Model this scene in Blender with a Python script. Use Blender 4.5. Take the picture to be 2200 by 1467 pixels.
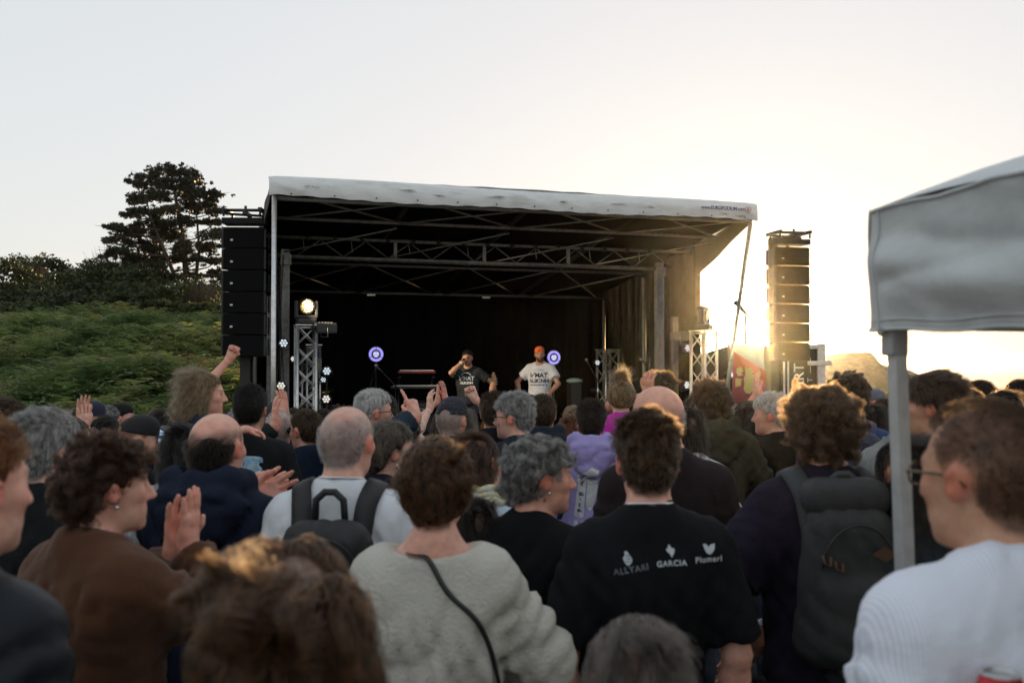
import bpy, bmesh, math, random
import numpy as np
from mathutils import Vector, Matrix, Euler
random.seed(7)
RNG = np.random.default_rng(7)
scene = bpy.context.scene
for o in list(bpy.data.objects):
    bpy.data.objects.remove(o)

# ------------------------------------------------------------------ camera
FPX, CX, CY, HORIZON, CAMZ = 2139.0, 1100.0, 733.5, 785.0, 1.85
PITCH = math.atan((HORIZON - CY) / FPX)
cam_data = bpy.data.cameras.new('camera')
cam = bpy.data.objects.new('camera', cam_data)
scene.collection.objects.link(cam)
cam.location = (0, 0, CAMZ)
cam.rotation_euler = (math.pi / 2 + PITCH, 0, 0)
cam_data.sensor_width = 36.0
cam_data.lens = 35.0
cam_data.clip_start = 0.05
cam_data.clip_end = 30000
cam_data.dof.use_dof = True
cam_data.dof.focus_distance = 8.5
cam_data.dof.aperture_fstop = 4.0
scene.camera = cam

# ------------------------------------------------------------------ sky and sun (low sun ahead, to the right)
SUN_AZ = math.radians(13.4)      # clockwise from +Y
SUN_EL = math.radians(2.0)
world = bpy.data.worlds.new('World')
scene.world = world
world.use_nodes = True
wt = world.node_tree
bg = wt.nodes['Background']
sky = wt.nodes.new('ShaderNodeTexSky')
sky.sky_type = 'NISHITA'
sky.sun_disc = False
sky.sun_elevation = SUN_EL
sky.sun_rotation = SUN_AZ
sky.altitude = 0
sky.air_density = 1.0
sky.dust_density = 1.0
sky.ozone_density = 2.0
# thin high haze: the whole dome is veiled alike (less contrast, less colour)
hs = wt.nodes.new('ShaderNodeHueSaturation')
hs.inputs['Saturation'].default_value = 0.85
gm = wt.nodes.new('ShaderNodeGamma')
gm.inputs['Gamma'].default_value = 0.17
wt.links.new(sky.outputs[0], gm.inputs['Color'])
wt.links.new(gm.outputs[0], hs.inputs['Color'])
wt.links.new(hs.outputs[0], bg.inputs['Color'])
bg.inputs['Strength'].default_value = 0.15

sun_data = bpy.data.lights.new('sun', 'SUN')
sun = bpy.data.objects.new('sun', sun_data)
scene.collection.objects.link(sun)
sdir = Vector((math.sin(SUN_AZ) * math.cos(SUN_EL), math.cos(SUN_AZ) * math.cos(SUN_EL), math.sin(SUN_EL)))
sun.rotation_euler = (-sdir).to_track_quat('-Z', 'Y').to_euler()
sun_data.energy = 3.2
sun_data.angle = math.radians(0.5)
sun_data.color = (1.0, 0.62, 0.28)

scene.view_settings.view_transform = 'Standard'
scene.view_settings.look = 'None'
scene.view_settings.gamma = 1.0
scene.view_settings.exposure = 2.35
scene.view_settings.use_curve_mapping = False
scene.render.film_transparent = False
scene.cycles.use_denoising = True
scene.cycles.max_bounces = 6
scene.cycles.diffuse_bounces = 3
scene.cycles.glossy_bounces = 3
scene.cycles.transmission_bounces = 4
scene.cycles.volume_bounces = 0
scene.cycles.transparent_max_bounces = 6
scene.cycles.sample_clamp_indirect = 4.0
scene.cycles.caustics_reflective = False
scene.cycles.caustics_refractive = False
# ------------------------------------------------------------------ helpers
COL = scene.collection
_cp, _sp = math.cos(PITCH), math.sin(PITCH)

def unproj(px, py, Y):
    """world point seen at photo pixel (px, py) that stands Y metres ahead of the camera"""
    a, b = (px - CX) / FPX, (CY - py) / FPX
    dx, dy, dz = a, _cp - b * _sp, _sp + b * _cp
    k = Y / dy
    return Vector((dx * k, Y, CAMZ + dz * k))

def sstep(a, b, x):
    t = np.clip((x - a) / (b - a), 0, 1)
    return t * t * (3 - 2 * t)

def ground_z(x, y):
    """level where the crowd stands, dipping gently towards the stage"""
    return -0.4 * float(sstep(7.0, 12.0, y)) * float(1 - sstep(4.2, 7.5, x))

_mats = {}
def mat(name, col, rough=0.6, metal=0.0, var=0.0, vscale=8.0, bump=0.0, bscale=60.0, spec=0.5, emit=None, estr=0.0,
        trans=0.0, col2=None, sheen=0.0, stretch=None, coat=0.0):
    if name in _mats:
        return _mats[name]
    m = bpy.data.materials.new(name)
    m.use_nodes = True
    nt = m.node_tree
    b = nt.nodes['Principled BSDF']
    b.inputs['Base Color'].default_value = (*col, 1)
    b.inputs['Roughness'].default_value = rough
    b.inputs['Metallic'].default_value = metal
    b.inputs['Specular IOR Level'].default_value = spec
    if sheen:
        b.inputs['Sheen Weight'].default_value = sheen
        b.inputs['Sheen Roughness'].default_value = 0.5
    if coat:
        b.inputs['Coat Weight'].default_value = coat
    if trans:
        b.inputs['Transmission Weight'].default_value = trans
    if emit:
        b.inputs['Emission Color'].default_value = (*emit, 1)
        b.inputs['Emission Strength'].default_value = estr
    if var or bump:
        tc = nt.nodes.new('ShaderNodeTexCoord')
        src = tc.outputs['Object']
        if stretch:
            mp = nt.nodes.new('ShaderNodeMapping')
            mp.inputs['Scale'].default_value = stretch
            nt.links.new(src, mp.inputs['Vector'])
            src = mp.outputs['Vector']
    if var:
        n = nt.nodes.new('ShaderNodeTexNoise')
        n.inputs['Scale'].default_value = vscale
        n.inputs['Detail'].default_value = 5
        n.inputs['Roughness'].default_value = 0.62
        nt.links.new(src, n.inputs['Vector'])
        r = nt.nodes.new('ShaderNodeValToRGB')
        c2 = col2 if col2 else tuple(min(1, c * (1 + var)) for c in col)
        c1 = col if col2 else tuple(c * (1 - var) for c in col)
        r.color_ramp.elements[0].position = 0.33
        r.color_ramp.elements[1].position = 0.67
        r.color_ramp.elements[0].color = (*c1, 1)
        r.color_ramp.elements[1].color = (*c2, 1)
        nt.links.new(n.outputs['Fac'], r.inputs['Fac'])
        nt.links.new(r.outputs['Color'], b.inputs['Base Color'])
    if bump:
        n2 = nt.nodes.new('ShaderNodeTexNoise')
        n2.inputs['Scale'].default_value = bscale
        n2.inputs['Detail'].default_value = 4
        nt.links.new(src, n2.inputs['Vector'])
        bp = nt.nodes.new('ShaderNodeBump')
        bp.inputs['Strength'].default_value = bump
        bp.inputs['Distance'].default_value = 0.01
        nt.links.new(n2.outputs['Fac'], bp.inputs['Height'])
        nt.links.new(bp.outputs['Normal'], b.inputs['Normal'])
    _mats[name] = m
    return m

def add(name, data, parent=None, loc=None, rot=None, scale=None):
    o = bpy.data.objects.new(name, data)
    COL.objects.link(o)
    if parent is not None:
        o.parent = parent
    if loc is not None:
        o.location = loc
    if rot is not None:
        o.rotation_euler = rot
    if scale is not None:
        o.scale = scale
    return o

def tag(o, label, cat, group=None, kind=None):
    o['label'] = label
    if cat:
        o['category'] = cat
    if group:
        o['group'] = group
    if kind:
        o['kind'] = kind
    return o

def np_mesh(name, V, F, m=None, smooth=False):
    """V (n,3), F list/array of quads or tris (all the same length)"""
    me = bpy.data.meshes.new(name)
    V = np.asarray(V, np.float32)
    F = np.asarray(F, np.int32)
    n, k = F.shape
    me.vertices.add(len(V))
    me.vertices.foreach_set('co', V.ravel())
    me.loops.add(n * k)
    me.loops.foreach_set('vertex_index', F.ravel())
    me.polygons.add(n)
    me.polygons.foreach_set('loop_start', np.arange(0, n * k, k, dtype=np.int32))
    if smooth:
        me.polygons.foreach_set('use_smooth', np.ones(n, bool))
    me.update()
    me.validate()
    if m:
        me.materials.append(m)
    return me

class MB:
    """collects shapes into one bmesh"""
    def __init__(s):
        s.bm = bmesh.new()
    def box(s, c, d, rot=None, bevel=0.0):
        M_ = Matrix.Translation(Vector(c)) @ (rot.to_4x4() if rot is not None else Matrix.Identity(4)) @ Matrix.Diagonal((*d, 1))
        r = bmesh.ops.create_cube(s.bm, size=1.0, matrix=M_)
        if bevel:
            es = list({e for v in r['verts'] for e in v.link_edges})
            bmesh.ops.bevel(s.bm, geom=es, offset=bevel, segments=2, affect='EDGES', profile=0.7)
        return s
    def tube(s, pts, r, seg=8, cap=True):
        pts = [Vector(p) for p in pts]
        rs = r if isinstance(r, (list, tuple)) else [r] * len(pts)
        rings = []
        t0 = (pts[1] - pts[0]).normalized()
        ref = Vector((0, 0, 1)) if abs(t0.z) < 0.9 else Vector((1, 0, 0))
        nrm = t0.cross(ref).normalized()
        for i, p in enumerate(pts):
            if i == 0: t = t0
            elif i == len(pts) - 1: t = (pts[i] - pts[i - 1]).normalized()
            else: t = ((pts[i + 1] - pts[i]).normalized() + (pts[i] - pts[i - 1]).normalized()).normalized()
            nrm = (nrm - t * nrm.dot(t)).normalized()
            bn = t.cross(nrm)
            rings.append([s.bm.verts.new(p + (nrm * math.cos(2 * math.pi * j / seg) + bn * math.sin(2 * math.pi * j / seg)) * rs[i]) for j in range(seg)])
        for a, b in zip(rings, rings[1:]):
            for j in range(seg):
                f = s.bm.faces.new((a[j], a[(j + 1) % seg], b[(j + 1) % seg], b[j]))
                f.smooth = True
        if cap:
            s.bm.faces.new(list(reversed(rings[0])))
            s.bm.faces.new(rings[-1])
        return s
    def lathe(s, prof, c=(0, 0, 0), rot=None, seg=20, smooth=True):
        """prof: (radius, height) pairs about the local z axis"""
        R = rot.to_3x3() if rot is not None else Matrix.Identity(3)
        c = Vector(c)
        rings = [[s.bm.verts.new(c + R @ Vector((r * math.cos(2 * math.pi * j / seg), r * math.sin(2 * math.pi * j / seg), h))) for j in range(seg)] for r, h in prof]
        for a, b in zip(rings, rings[1:]):
            for j in range(seg):
                f = s.bm.faces.new((a[j], a[(j + 1) % seg], b[(j + 1) % seg], b[j]))
                f.smooth = smooth
        s.bm.faces.new(list(reversed(rings[0])))
        s.bm.faces.new(rings[-1])
        return s
    def ball(s, c, r, sub=2):
        M_ = Matrix.Translation(Vector(c)) @ Matrix.Diagonal((*(r if isinstance(r, (tuple, list)) else (r, r, r)), 1))
        q = bmesh.ops.create_icosphere(s.bm, subdivisions=sub, radius=1.0, matrix=M_)
        for v in q['verts']:
            for f in v.link_faces: f.smooth = True
        return s
    def prism(s, poly, y0, y1, flip=False):
        """poly of (x, z) extruded along y"""
        a = [s.bm.verts.new((x, y0, z)) for x, z in poly]
        b = [s.bm.verts.new((x, y1, z)) for x, z in poly]
        n = len(poly)
        s.bm.faces.new(a); s.bm.faces.new(list(reversed(b)))
        for i in range(n):
            s.bm.faces.new((a[i], b[i], b[(i + 1) % n], a[(i + 1) % n]))
        return s
    def sheet(s, grid, smooth=True):
        """grid: rows of points"""
        vs = [[s.bm.verts.new(p) for p in row] for row in grid]
        for a, b in zip(vs, vs[1:]):
            for j in range(len(a) - 1):
                f = s.bm.faces.new((a[j], a[j + 1], b[j + 1], b[j])); f.smooth = smooth
        return s
    def mesh(s, name, m):
        bmesh.ops.recalc_face_normals(s.bm, faces=s.bm.faces)
        me = bpy.data.meshes.new(name)
        s.bm.to_mesh(me)
        s.bm.free()
        if m: me.materials.append(m)
        return me
    def build(s, name, m, parent=None, **kw):
        return add(name, s.mesh(name, m), parent, **kw)

def empty(name, loc=(0, 0, 0), rz=0.0, scale=None):
    o = bpy.data.objects.new(name, None)
    COL.objects.link(o)
    o.empty_display_size = 0.1
    o.location = loc
    o.rotation_euler = (0, 0, rz)
    if scale: o.scale = scale
    return o

def copy_tree(o, parent=None):
    c = o.copy()
    COL.objects.link(c)
    if parent is not None:
        c.parent = parent
    for ch in o.children:
        copy_tree(ch, c)
    return c

_tmp_n = [0]
def text_mesh(body, size, m, extrude=0.0008, align='CENTER', bold=0.0, space=1.0):
    cu = bpy.data.curves.new('lettering', 'FONT')
    cu.body = body
    cu.size = size
    cu.align_x = align
    cu.align_y = 'CENTER'
    cu.extrude = extrude
    cu.offset = bold
    cu.space_character = space
    cu.resolution_u = 3
    ob = bpy.data.objects.new('lettering', cu)
    COL.objects.link(ob)
    dg = bpy.context.evaluated_depsgraph_get()
    me = bpy.data.meshes.new_from_object(ob.evaluated_get(dg))
    bpy.data.objects.remove(ob)
    bpy.data.curves.remove(cu)
    me.materials.clear()
    me.materials.append(m)
    return me

def mesh_np(me):
    V = np.empty(len(me.vertices) * 3, np.float32)
    me.vertices.foreach_get('co', V)
    return V.reshape(-1, 3)
# ------------------------------------------------------------------ land, sea, hillside
def vnoise(x, y, seed=0, oct=4, f0=1.0):
    """smooth pseudo noise from sums of sines (numpy)"""
    r = np.random.default_rng(seed)
    out = 0
    amp = 1.0
    f = f0
    for _ in range(oct):
        for _k in range(3):
            a = r.uniform(0, 2 * math.pi); ph = r.uniform(0, 6.28)
            out = out + amp * np.sin((x * math.cos(a) + y * math.sin(a)) * f + ph) / 3
        amp *= 0.5; f *= 2.07
    return out

def height_sheet(name, xs, ys, fn, m):
    X, Y = np.meshgrid(xs, ys)
    Z = fn(X, Y)
    V = np.stack([X, Y, Z], -1).reshape(-1, 3)
    nx, ny = len(xs), len(ys)
    i = np.arange(ny - 1)[:, None] * nx + np.arange(nx - 1)[None]
    F = np.stack([i, i + 1, i + nx + 1, i + nx], -1).reshape(-1, 4)
    return add(name, np_mesh(name, V, F, m, True))

def ground_fn(X, Y):
    z = -0.4 * sstep(7.0, 12.0, Y) * (1 - sstep(4.2, 7.5, X))
    z = z + 0.02 * vnoise(X, Y, 3, 3, 1.3)
    z = z - 3.6 * sstep(62, 84, Y) - 0.012 * np.clip(Y - 30, 0, 100)
    return z

m_ground = mat('trampled_ground', (0.045, 0.036, 0.026), 0.95, var=1, vscale=1.7, col2=(0.10, 0.083, 0.058), bump=0.9, bscale=14)
g = height_sheet('ground', np.concatenate([np.linspace(-90, -10, 20)[:-1], np.linspace(-10, 12, 60), np.linspace(12, 160, 30)[1:]]),
                 np.concatenate([np.linspace(-30, 0, 8)[:-1], np.linspace(0, 22, 60), np.linspace(22, 90, 30)[1:]]), ground_fn, m_ground)
tag(g, 'dark trampled ground under the crowd', 'ground', kind='structure')

m_sea = mat('sea_water', (0.05, 0.075, 0.085), 0.18, bump=0.5, bscale=0.9, stretch=(1, 0.4, 1))
s_ = add('sea', np_mesh('sea', [(-9000, 62, -3.2), (9000, 62, -3.2), (9000, 9000, -3.2), (-9000, 9000, -3.2)], [(0, 1, 2, 3)], m_sea))
tag(s_, 'pale calm sea stretching to the horizon behind the crowd', 'sea', kind='structure')

# hillside on the left, behind the crowd and the loudspeakers
def hill_z(X, Y):
    up = np.interp(Y, [13, 16, 18, 28, 40, 46, 52, 64, 90], [-1.5, -0.5, 0.55, 2.2, 3.55, 3.8, 3.8, 2.4, -1.0])
    side = 1 - sstep(-9.0, 4.0, X - 0.05 * (Y - 40))
    left = 0.28 * np.clip((-X - 12) / 10, 0, 1.5)
    return -1.5 + (up + 1.5 + left) * side + (0.16 * vnoise(X, Y, 11, 3, 0.5) + .22 * vnoise(X * .8, Y * 1.3, 17, 2, 1.1)) * side

m_hill = mat('hill_soil', (0.022, 0.028, 0.012), 0.95, var=1, vscale=1.2, col2=(0.05, 0.06, 0.022), bump=0.8, bscale=9)
h_ = height_sheet('hillside', np.linspace(-62, 10, 110), np.linspace(13, 92, 100), hill_z, m_hill)
tag(h_, 'hillside rising on the left behind the crowd', 'hill', kind='structure')

def leaf_material(name, c1, c2, c3, scale=0.35, trans=0.35, rough=0.55):
    """leaf colour from random per-leaf attribute and a slow patch noise; part of the light passes through"""
    m = bpy.data.materials.new(name)
    m.use_nodes = True
    nt = m.node_tree
    for n in list(nt.nodes): nt.nodes.remove(n)
    out = nt.nodes.new('ShaderNodeOutputMaterial')
    at = nt.nodes.new('ShaderNodeAttribute'); at.attribute_name = 'rnd'
    ge = nt.nodes.new('ShaderNodeNewGeometry')
    no = nt.nodes.new('ShaderNodeTexNoise'); no.inputs['Scale'].default_value = scale; no.inputs['Detail'].default_value = 3
    nt.links.new(ge.outputs['Position'], no.inputs['Vector'])
    ma = nt.nodes.new('ShaderNodeMath'); ma.operation = 'MULTIPLY_ADD'
    nt.links.new(at.outputs['Fac'], ma.inputs[0]); ma.inputs[1].default_value = 0.55
    mb = nt.nodes.new('ShaderNodeMath'); mb.operation = 'MULTIPLY_ADD'
    nt.links.new(no.outputs['Fac'], mb.inputs[0]); mb.inputs[1].default_value = 2.2; mb.inputs[2].default_value = -0.85
    nt.links.new(mb.outputs[0], ma.inputs[2])
    r = nt.nodes.new('ShaderNodeValToRGB')
    r.color_ramp.elements[0].color = (*c1, 1); r.color_ramp.elements[1].color = (*c3, 1)
    e = r.color_ramp.elements.new(0.5); e.color = (*c2, 1)
    nt.links.new(ma.outputs[0], r.inputs['Fac'])
    d = nt.nodes.new('ShaderNodeBsdfPrincipled'); d.inputs['Roughness'].default_value = rough
    d.inputs['Specular IOR Level'].default_value = 0.25
    t = nt.nodes.new('ShaderNodeBsdfTranslucent')
    mx = nt.nodes.new('ShaderNodeMixShader'); mx.inputs[0].default_value = trans
    nt.links.new(r.outputs[0], d.inputs['Base Color']); nt.links.new(r.outputs[0], t.inputs['Color'])
    nt.links.new(d.outputs[0], mx.inputs[1]); nt.links.new(t.outputs[0], mx.inputs[2])
    nt.links.new(mx.outputs[0], out.inputs['Surface'])
    return m

def set_rnd(me, vals):
    a = me.attributes.new('rnd', 'FLOAT', 'POINT')
    a.data.foreach_set('value', np.asarray(vals, np.float32))

def rot_z(a):
    c, s = np.cos(a), np.sin(a); z = np.zeros_like(a); o = np.ones_like(a)
    return np.stack([np.stack([c, -s, z], -1), np.stack([s, c, z], -1), np.stack([z, z, o], -1)], -2)

def fern_proto(r):
    """one bracken plant: arching fronds with paired pinnae"""
    V, F = [], []
    nf = 6
    for f in range(nf):
        a = 2 * math.pi * (f + r.uniform(-.3, .3)) / nf
        L = r.uniform(.55, .95); up = r.uniform(.55, 1.0)
        ca, sa = math.cos(a), math.sin(a)
        pts = []
        for k in range(9):
            t = k / 8
            rr = L * (t ** 1.25) * 0.75
            zz = up * (1.15 * t - 0.62 * t * t * t) * L
            pts.append(np.array([ca * rr, sa * rr, zz]))
        side = np.array([-sa, ca, 0.0])
        for k in range(2, 9):
            t = k / 8
            w = 0.30 * L * (1.06 - t) ** 0.8 * (1 if k > 2 else .7)
            p = pts[k]; q = pts[k] - (pts[k] - pts[k - 1]) * 0.62
            fw = (pts[k] - pts[k - 1]); fw = fw / np.linalg.norm(fw)
            for sg in (-1, 1):
                tip = p + side * sg * w + fw * w * 0.42 + np.array([0, 0, -w * r.uniform(.05, .35)])
                b = len(V)
                V += [q, p, tip]
                F.append((b, b + 1, b + 2))
    return np.array(V), np.array(F)

def scatter(protos, pos, ang, sc, tilt=None):
    """many copies of small prototypes in one mesh; returns V, F, rnd"""
    Vs, Fs, Rs = [], [], []
    off = 0
    which = RNG.integers(0, len(protos), len(pos))
    for i, (pv, pf) in enumerate(protos):
        idx = np.where(which == i)[0]
        if not len(idx): continue
        R = rot_z(ang[idx])
        W = np.einsum('nij,kj->nki', R, pv) * sc[idx][:, None, None]
        if tilt is not None:
            W[..., 0] += W[..., 2] * tilt[idx, 0][:, None]; W[..., 1] += W[..., 2] * tilt[idx, 1][:, None]
        W = W + pos[idx][:, None, :]
        n, k = len(idx), len(pv)
        Vs.append(W.reshape(-1, 3))
        Fs.append((pf[None] + (np.arange(n) * k)[:, None, None] + off).reshape(-1, pf.shape[1]))
        Rs.append(np.repeat(RNG.uniform(0, 1, n), k))
        off += n * k
    return np.concatenate(Vs), np.concatenate(Fs), np.concatenate(Rs)

m_fern = leaf_material('bracken_leaf', (0.045, 0.08, 0.026), (0.13, 0.185, 0.055), (0.27, 0.285, 0.095), 0.4, 0.5)
n = 8600
Y = 16.5 + (RNG.uniform(0, 1, n) ** 1.15) * 23.5
X = -Y * RNG.uniform(0.17, 0.66, n)
keep = vnoise(X * 1.6, Y * 1.1, 9, 2, 1.6) + RNG.uniform(-.5, .9, n) > -.05
X, Y = X[keep], Y[keep]; n = len(X)
P = np.stack([X, Y, hill_z(X, Y) - 0.06], -1)
V, F, Rn = scatter([fern_proto(random.Random(k)) for k in range(5)], P, RNG.uniform(0, 6.28, n), RNG.uniform(.85, 1.45, n) * (0.95 + 0.38 * vnoise(X, Y, 5, 2, 1.0)), RNG.normal(0, .16, (n, 2)))
_r = [n_ for n_ in m_fern.node_tree.nodes if n_.type == 'VALTORGB'][0].color_ramp
_r.elements[2].position = .86
_e = _r.elements.new(.97); _e.color = (.21, .14, .06, 1)      # a few withered fronds
me = np_mesh('bracken', V, F, m_fern)
set_rnd(me, Rn)
fe = add('bracken', me)
tag(fe, 'thick green bracken covering the hillside behind the crowd', 'bracken', kind='stuff')

# leaf clumps
def leaf_cloud(centers, radii, per, size, seed, flat=1.0, up=0.3, shell=0.5):
    """small two-triangle leaves spread through ellipsoids"""
    r = np.random.default_rng(seed)
    Vs = []; Rn = []
    for c, rad, k in zip(centers, radii, per):
        d = r.normal(0, 1, (k, 3)); d /= np.linalg.norm(d, axis=1)[:, None]
        q = r.uniform(shell ** 3, 1, k) ** (1 / 3)
        lob = 1 + .22 * np.sin(d[:, 0] * 5 + c[0] * 9) * np.sin(d[:, 1] * 5 + c[2] * 7) + .15 * np.sin(d[:, 2] * 9 + c[1])
        p = np.asarray(c) + d * (q * lob)[:, None] * np.asarray(rad)
        nrm = d + r.normal(0, .8, (k, 3)); nrm[:, 2] += up; nrm /= np.linalg.norm(nrm, axis=1)[:, None]
        t = np.cross(nrm, r.normal(0, 1, (k, 3))); t /= np.linalg.norm(t, axis=1)[:, None]
        b = np.cross(nrm, t)
        s = size * r.uniform(.6, 1.5, k)[:, None]
        Vs.append(np.stack([p - t * s, p + b * s * .38 * flat, p + t * s, p - b * s * .38 * flat], 1).reshape(-1, 3))
        Rn.append(np.repeat(np.clip(r.normal(.5, .25, k), 0, 1), 4))
    V = np.concatenate(Vs); n = len(V) // 4
    return V, np.arange(n * 4).reshape(-1, 4), np.concatenate(Rn)

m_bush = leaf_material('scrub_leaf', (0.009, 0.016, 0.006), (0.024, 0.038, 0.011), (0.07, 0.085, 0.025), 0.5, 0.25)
m_bush2 = leaf_material('gorse_leaf', (0.022, 0.035, 0.01), (0.06, 0.08, 0.02), (0.14, 0.15, 0.04), 0.6, 0.3)
m_twig = mat('bare_twig', (0.085, 0.06, 0.042), 0.9, var=.3)
m_bark = mat('pine_bark', (0.055, 0.042, 0.033), 0.95, var=.5, vscale=6, bump=.8, bscale=25)

def bush(px, ytop, Yd, wpx, label, m, seed, twiggy=0.0, dens=1.0):
    r = random.Random(seed)
    base = unproj(px, 700, Yd)
    gz = float(hill_z(np.array(base.x), np.array(Yd)))
    top = unproj(px, ytop, Yd).z
    H = max(.7, top - gz); Wd = wpx * Yd / FPX
    root = empty('bush', (base.x, Yd, gz - 0.1))
    cs, rs, pr = [], [], []
    nb = 9
    for k in range(nb):
        a = r.uniform(0, 6.28); q = r.uniform(0, .5)
        zz = r.uniform(.28, .80)
        w = (1 - abs(zz - .35) * .8)
        cs.append((math.cos(a) * q * Wd * w, math.sin(a) * q * Wd * .8, zz * H))
        s = r.uniform(.22, .36)
        rs.append((Wd * s, Wd * s * .9, H * s * .85)); pr.append(int(430 * dens * (1 - twiggy)))
    for k in range(6):   # ragged sprigs on top
        x = r.uniform(-.4, .4) * Wd
        cs.append((x, r.uniform(-.3, .3) * Wd, H * r.uniform(.86, 1.02))); rs.append((.16 * Wd * r.uniform(.6, 1.2), .16 * Wd, H * .13)); pr.append(int(120 * dens * (1 - twiggy)))
    if twiggy < 1:
        V, F, R = leaf_cloud(cs, rs, pr, .085, seed, 1.3, .3, .55)
        me = np_mesh('crown', V, F, m); set_rnd(me, R); add('crown', me, root)
    mb = MB()
    for k in range(int(10 + 90 * twiggy)):
        a = r.uniform(0, 6.28); q = r.uniform(.15, .55) * Wd
        z = H * r.uniform(.6, 1.06)
        mid = (math.cos(a) * q * .45 + r.uniform(-.1, .1), math.sin(a) * q * .45, z * .55)
        mb.tube([(r.uniform(-.1, .1), 0, 0), mid, (math.cos(a) * q + r.uniform(-.15, .15), math.sin(a) * q, z)], [.025, .014, .004], 4, False)
    mb.build('stem', m_twig, root)
    tag(root, label, 'bush', 'bushes along the top of the hillside')
    return root

for i, (px, yt, Yd, w, lb) in enumerate([(-70, 560, 45, 250, 'dark scrub bush cut by the left photo edge on the ridge'), (22, 570, 45, 210, 'rounded dark bush at the left end of the ridge'), (112, 582, 44, 190, 'lower dark bush left of the leafless ridge shrub'),
        (68, 558, 49, 100, 'narrow bush poking up behind the left ridge scrub'), (182, 564, 46, 170, 'dark bush halfway between photo edge and pine'), (262, 572, 45, 170, 'dark bush touching the left skirt of the pine'),
        (235, 628, 40.5, 210, 'low front bush below the left skirt of the pine'), (95, 622, 40.5, 230, 'wide low front bush above the ferns at the left'), (-45, 626, 40.5, 220, 'low front bush at the left photo edge above the ferns'),
        (160, 606, 42, 220, 'broad bush in the middle of the ridge scrub'), (322, 612, 41.5, 190, 'dark bush directly under the left side of the pine'), (425, 606, 45, 180, 'dark bush behind the pine trunk'), (345, 645, 39.5, 170, 'low dark bush in front of the bare thicket'), (30, 660, 38.8, 190, 'lowest scrub bush among the upper ferns at the left')]):
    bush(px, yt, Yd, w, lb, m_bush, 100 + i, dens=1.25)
bush(455, 650, 41, 130, 'yellow-green gorse bush at the foot of the big pine', m_bush2, 120)
bush(560, 612, 42, 130, 'yellow-green bush between the left loudspeaker column and the stage', m_bush2, 121)
bush(620, 620, 44, 110, 'green bush half hidden behind the left stage post', m_bush2, 122)
bush(375, 598, 43, 190, 'bare brown thicket of twigs under the big pine', m_bush, 123, twiggy=.8)
bush(430, 590, 42.5, 90, 'small bare twiggy shrub beside the pine trunk', m_bush, 124, twiggy=1.0)
bush(75, 548, 48, 70, 'thin leafless shrub rising above the ridge scrub', m_bush, 125, twiggy=1.0)
bush(235, 528, 48, 90, 'leafless shrub at the outer edge of the big pine', m_bush, 126, twiggy=1.0)

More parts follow.
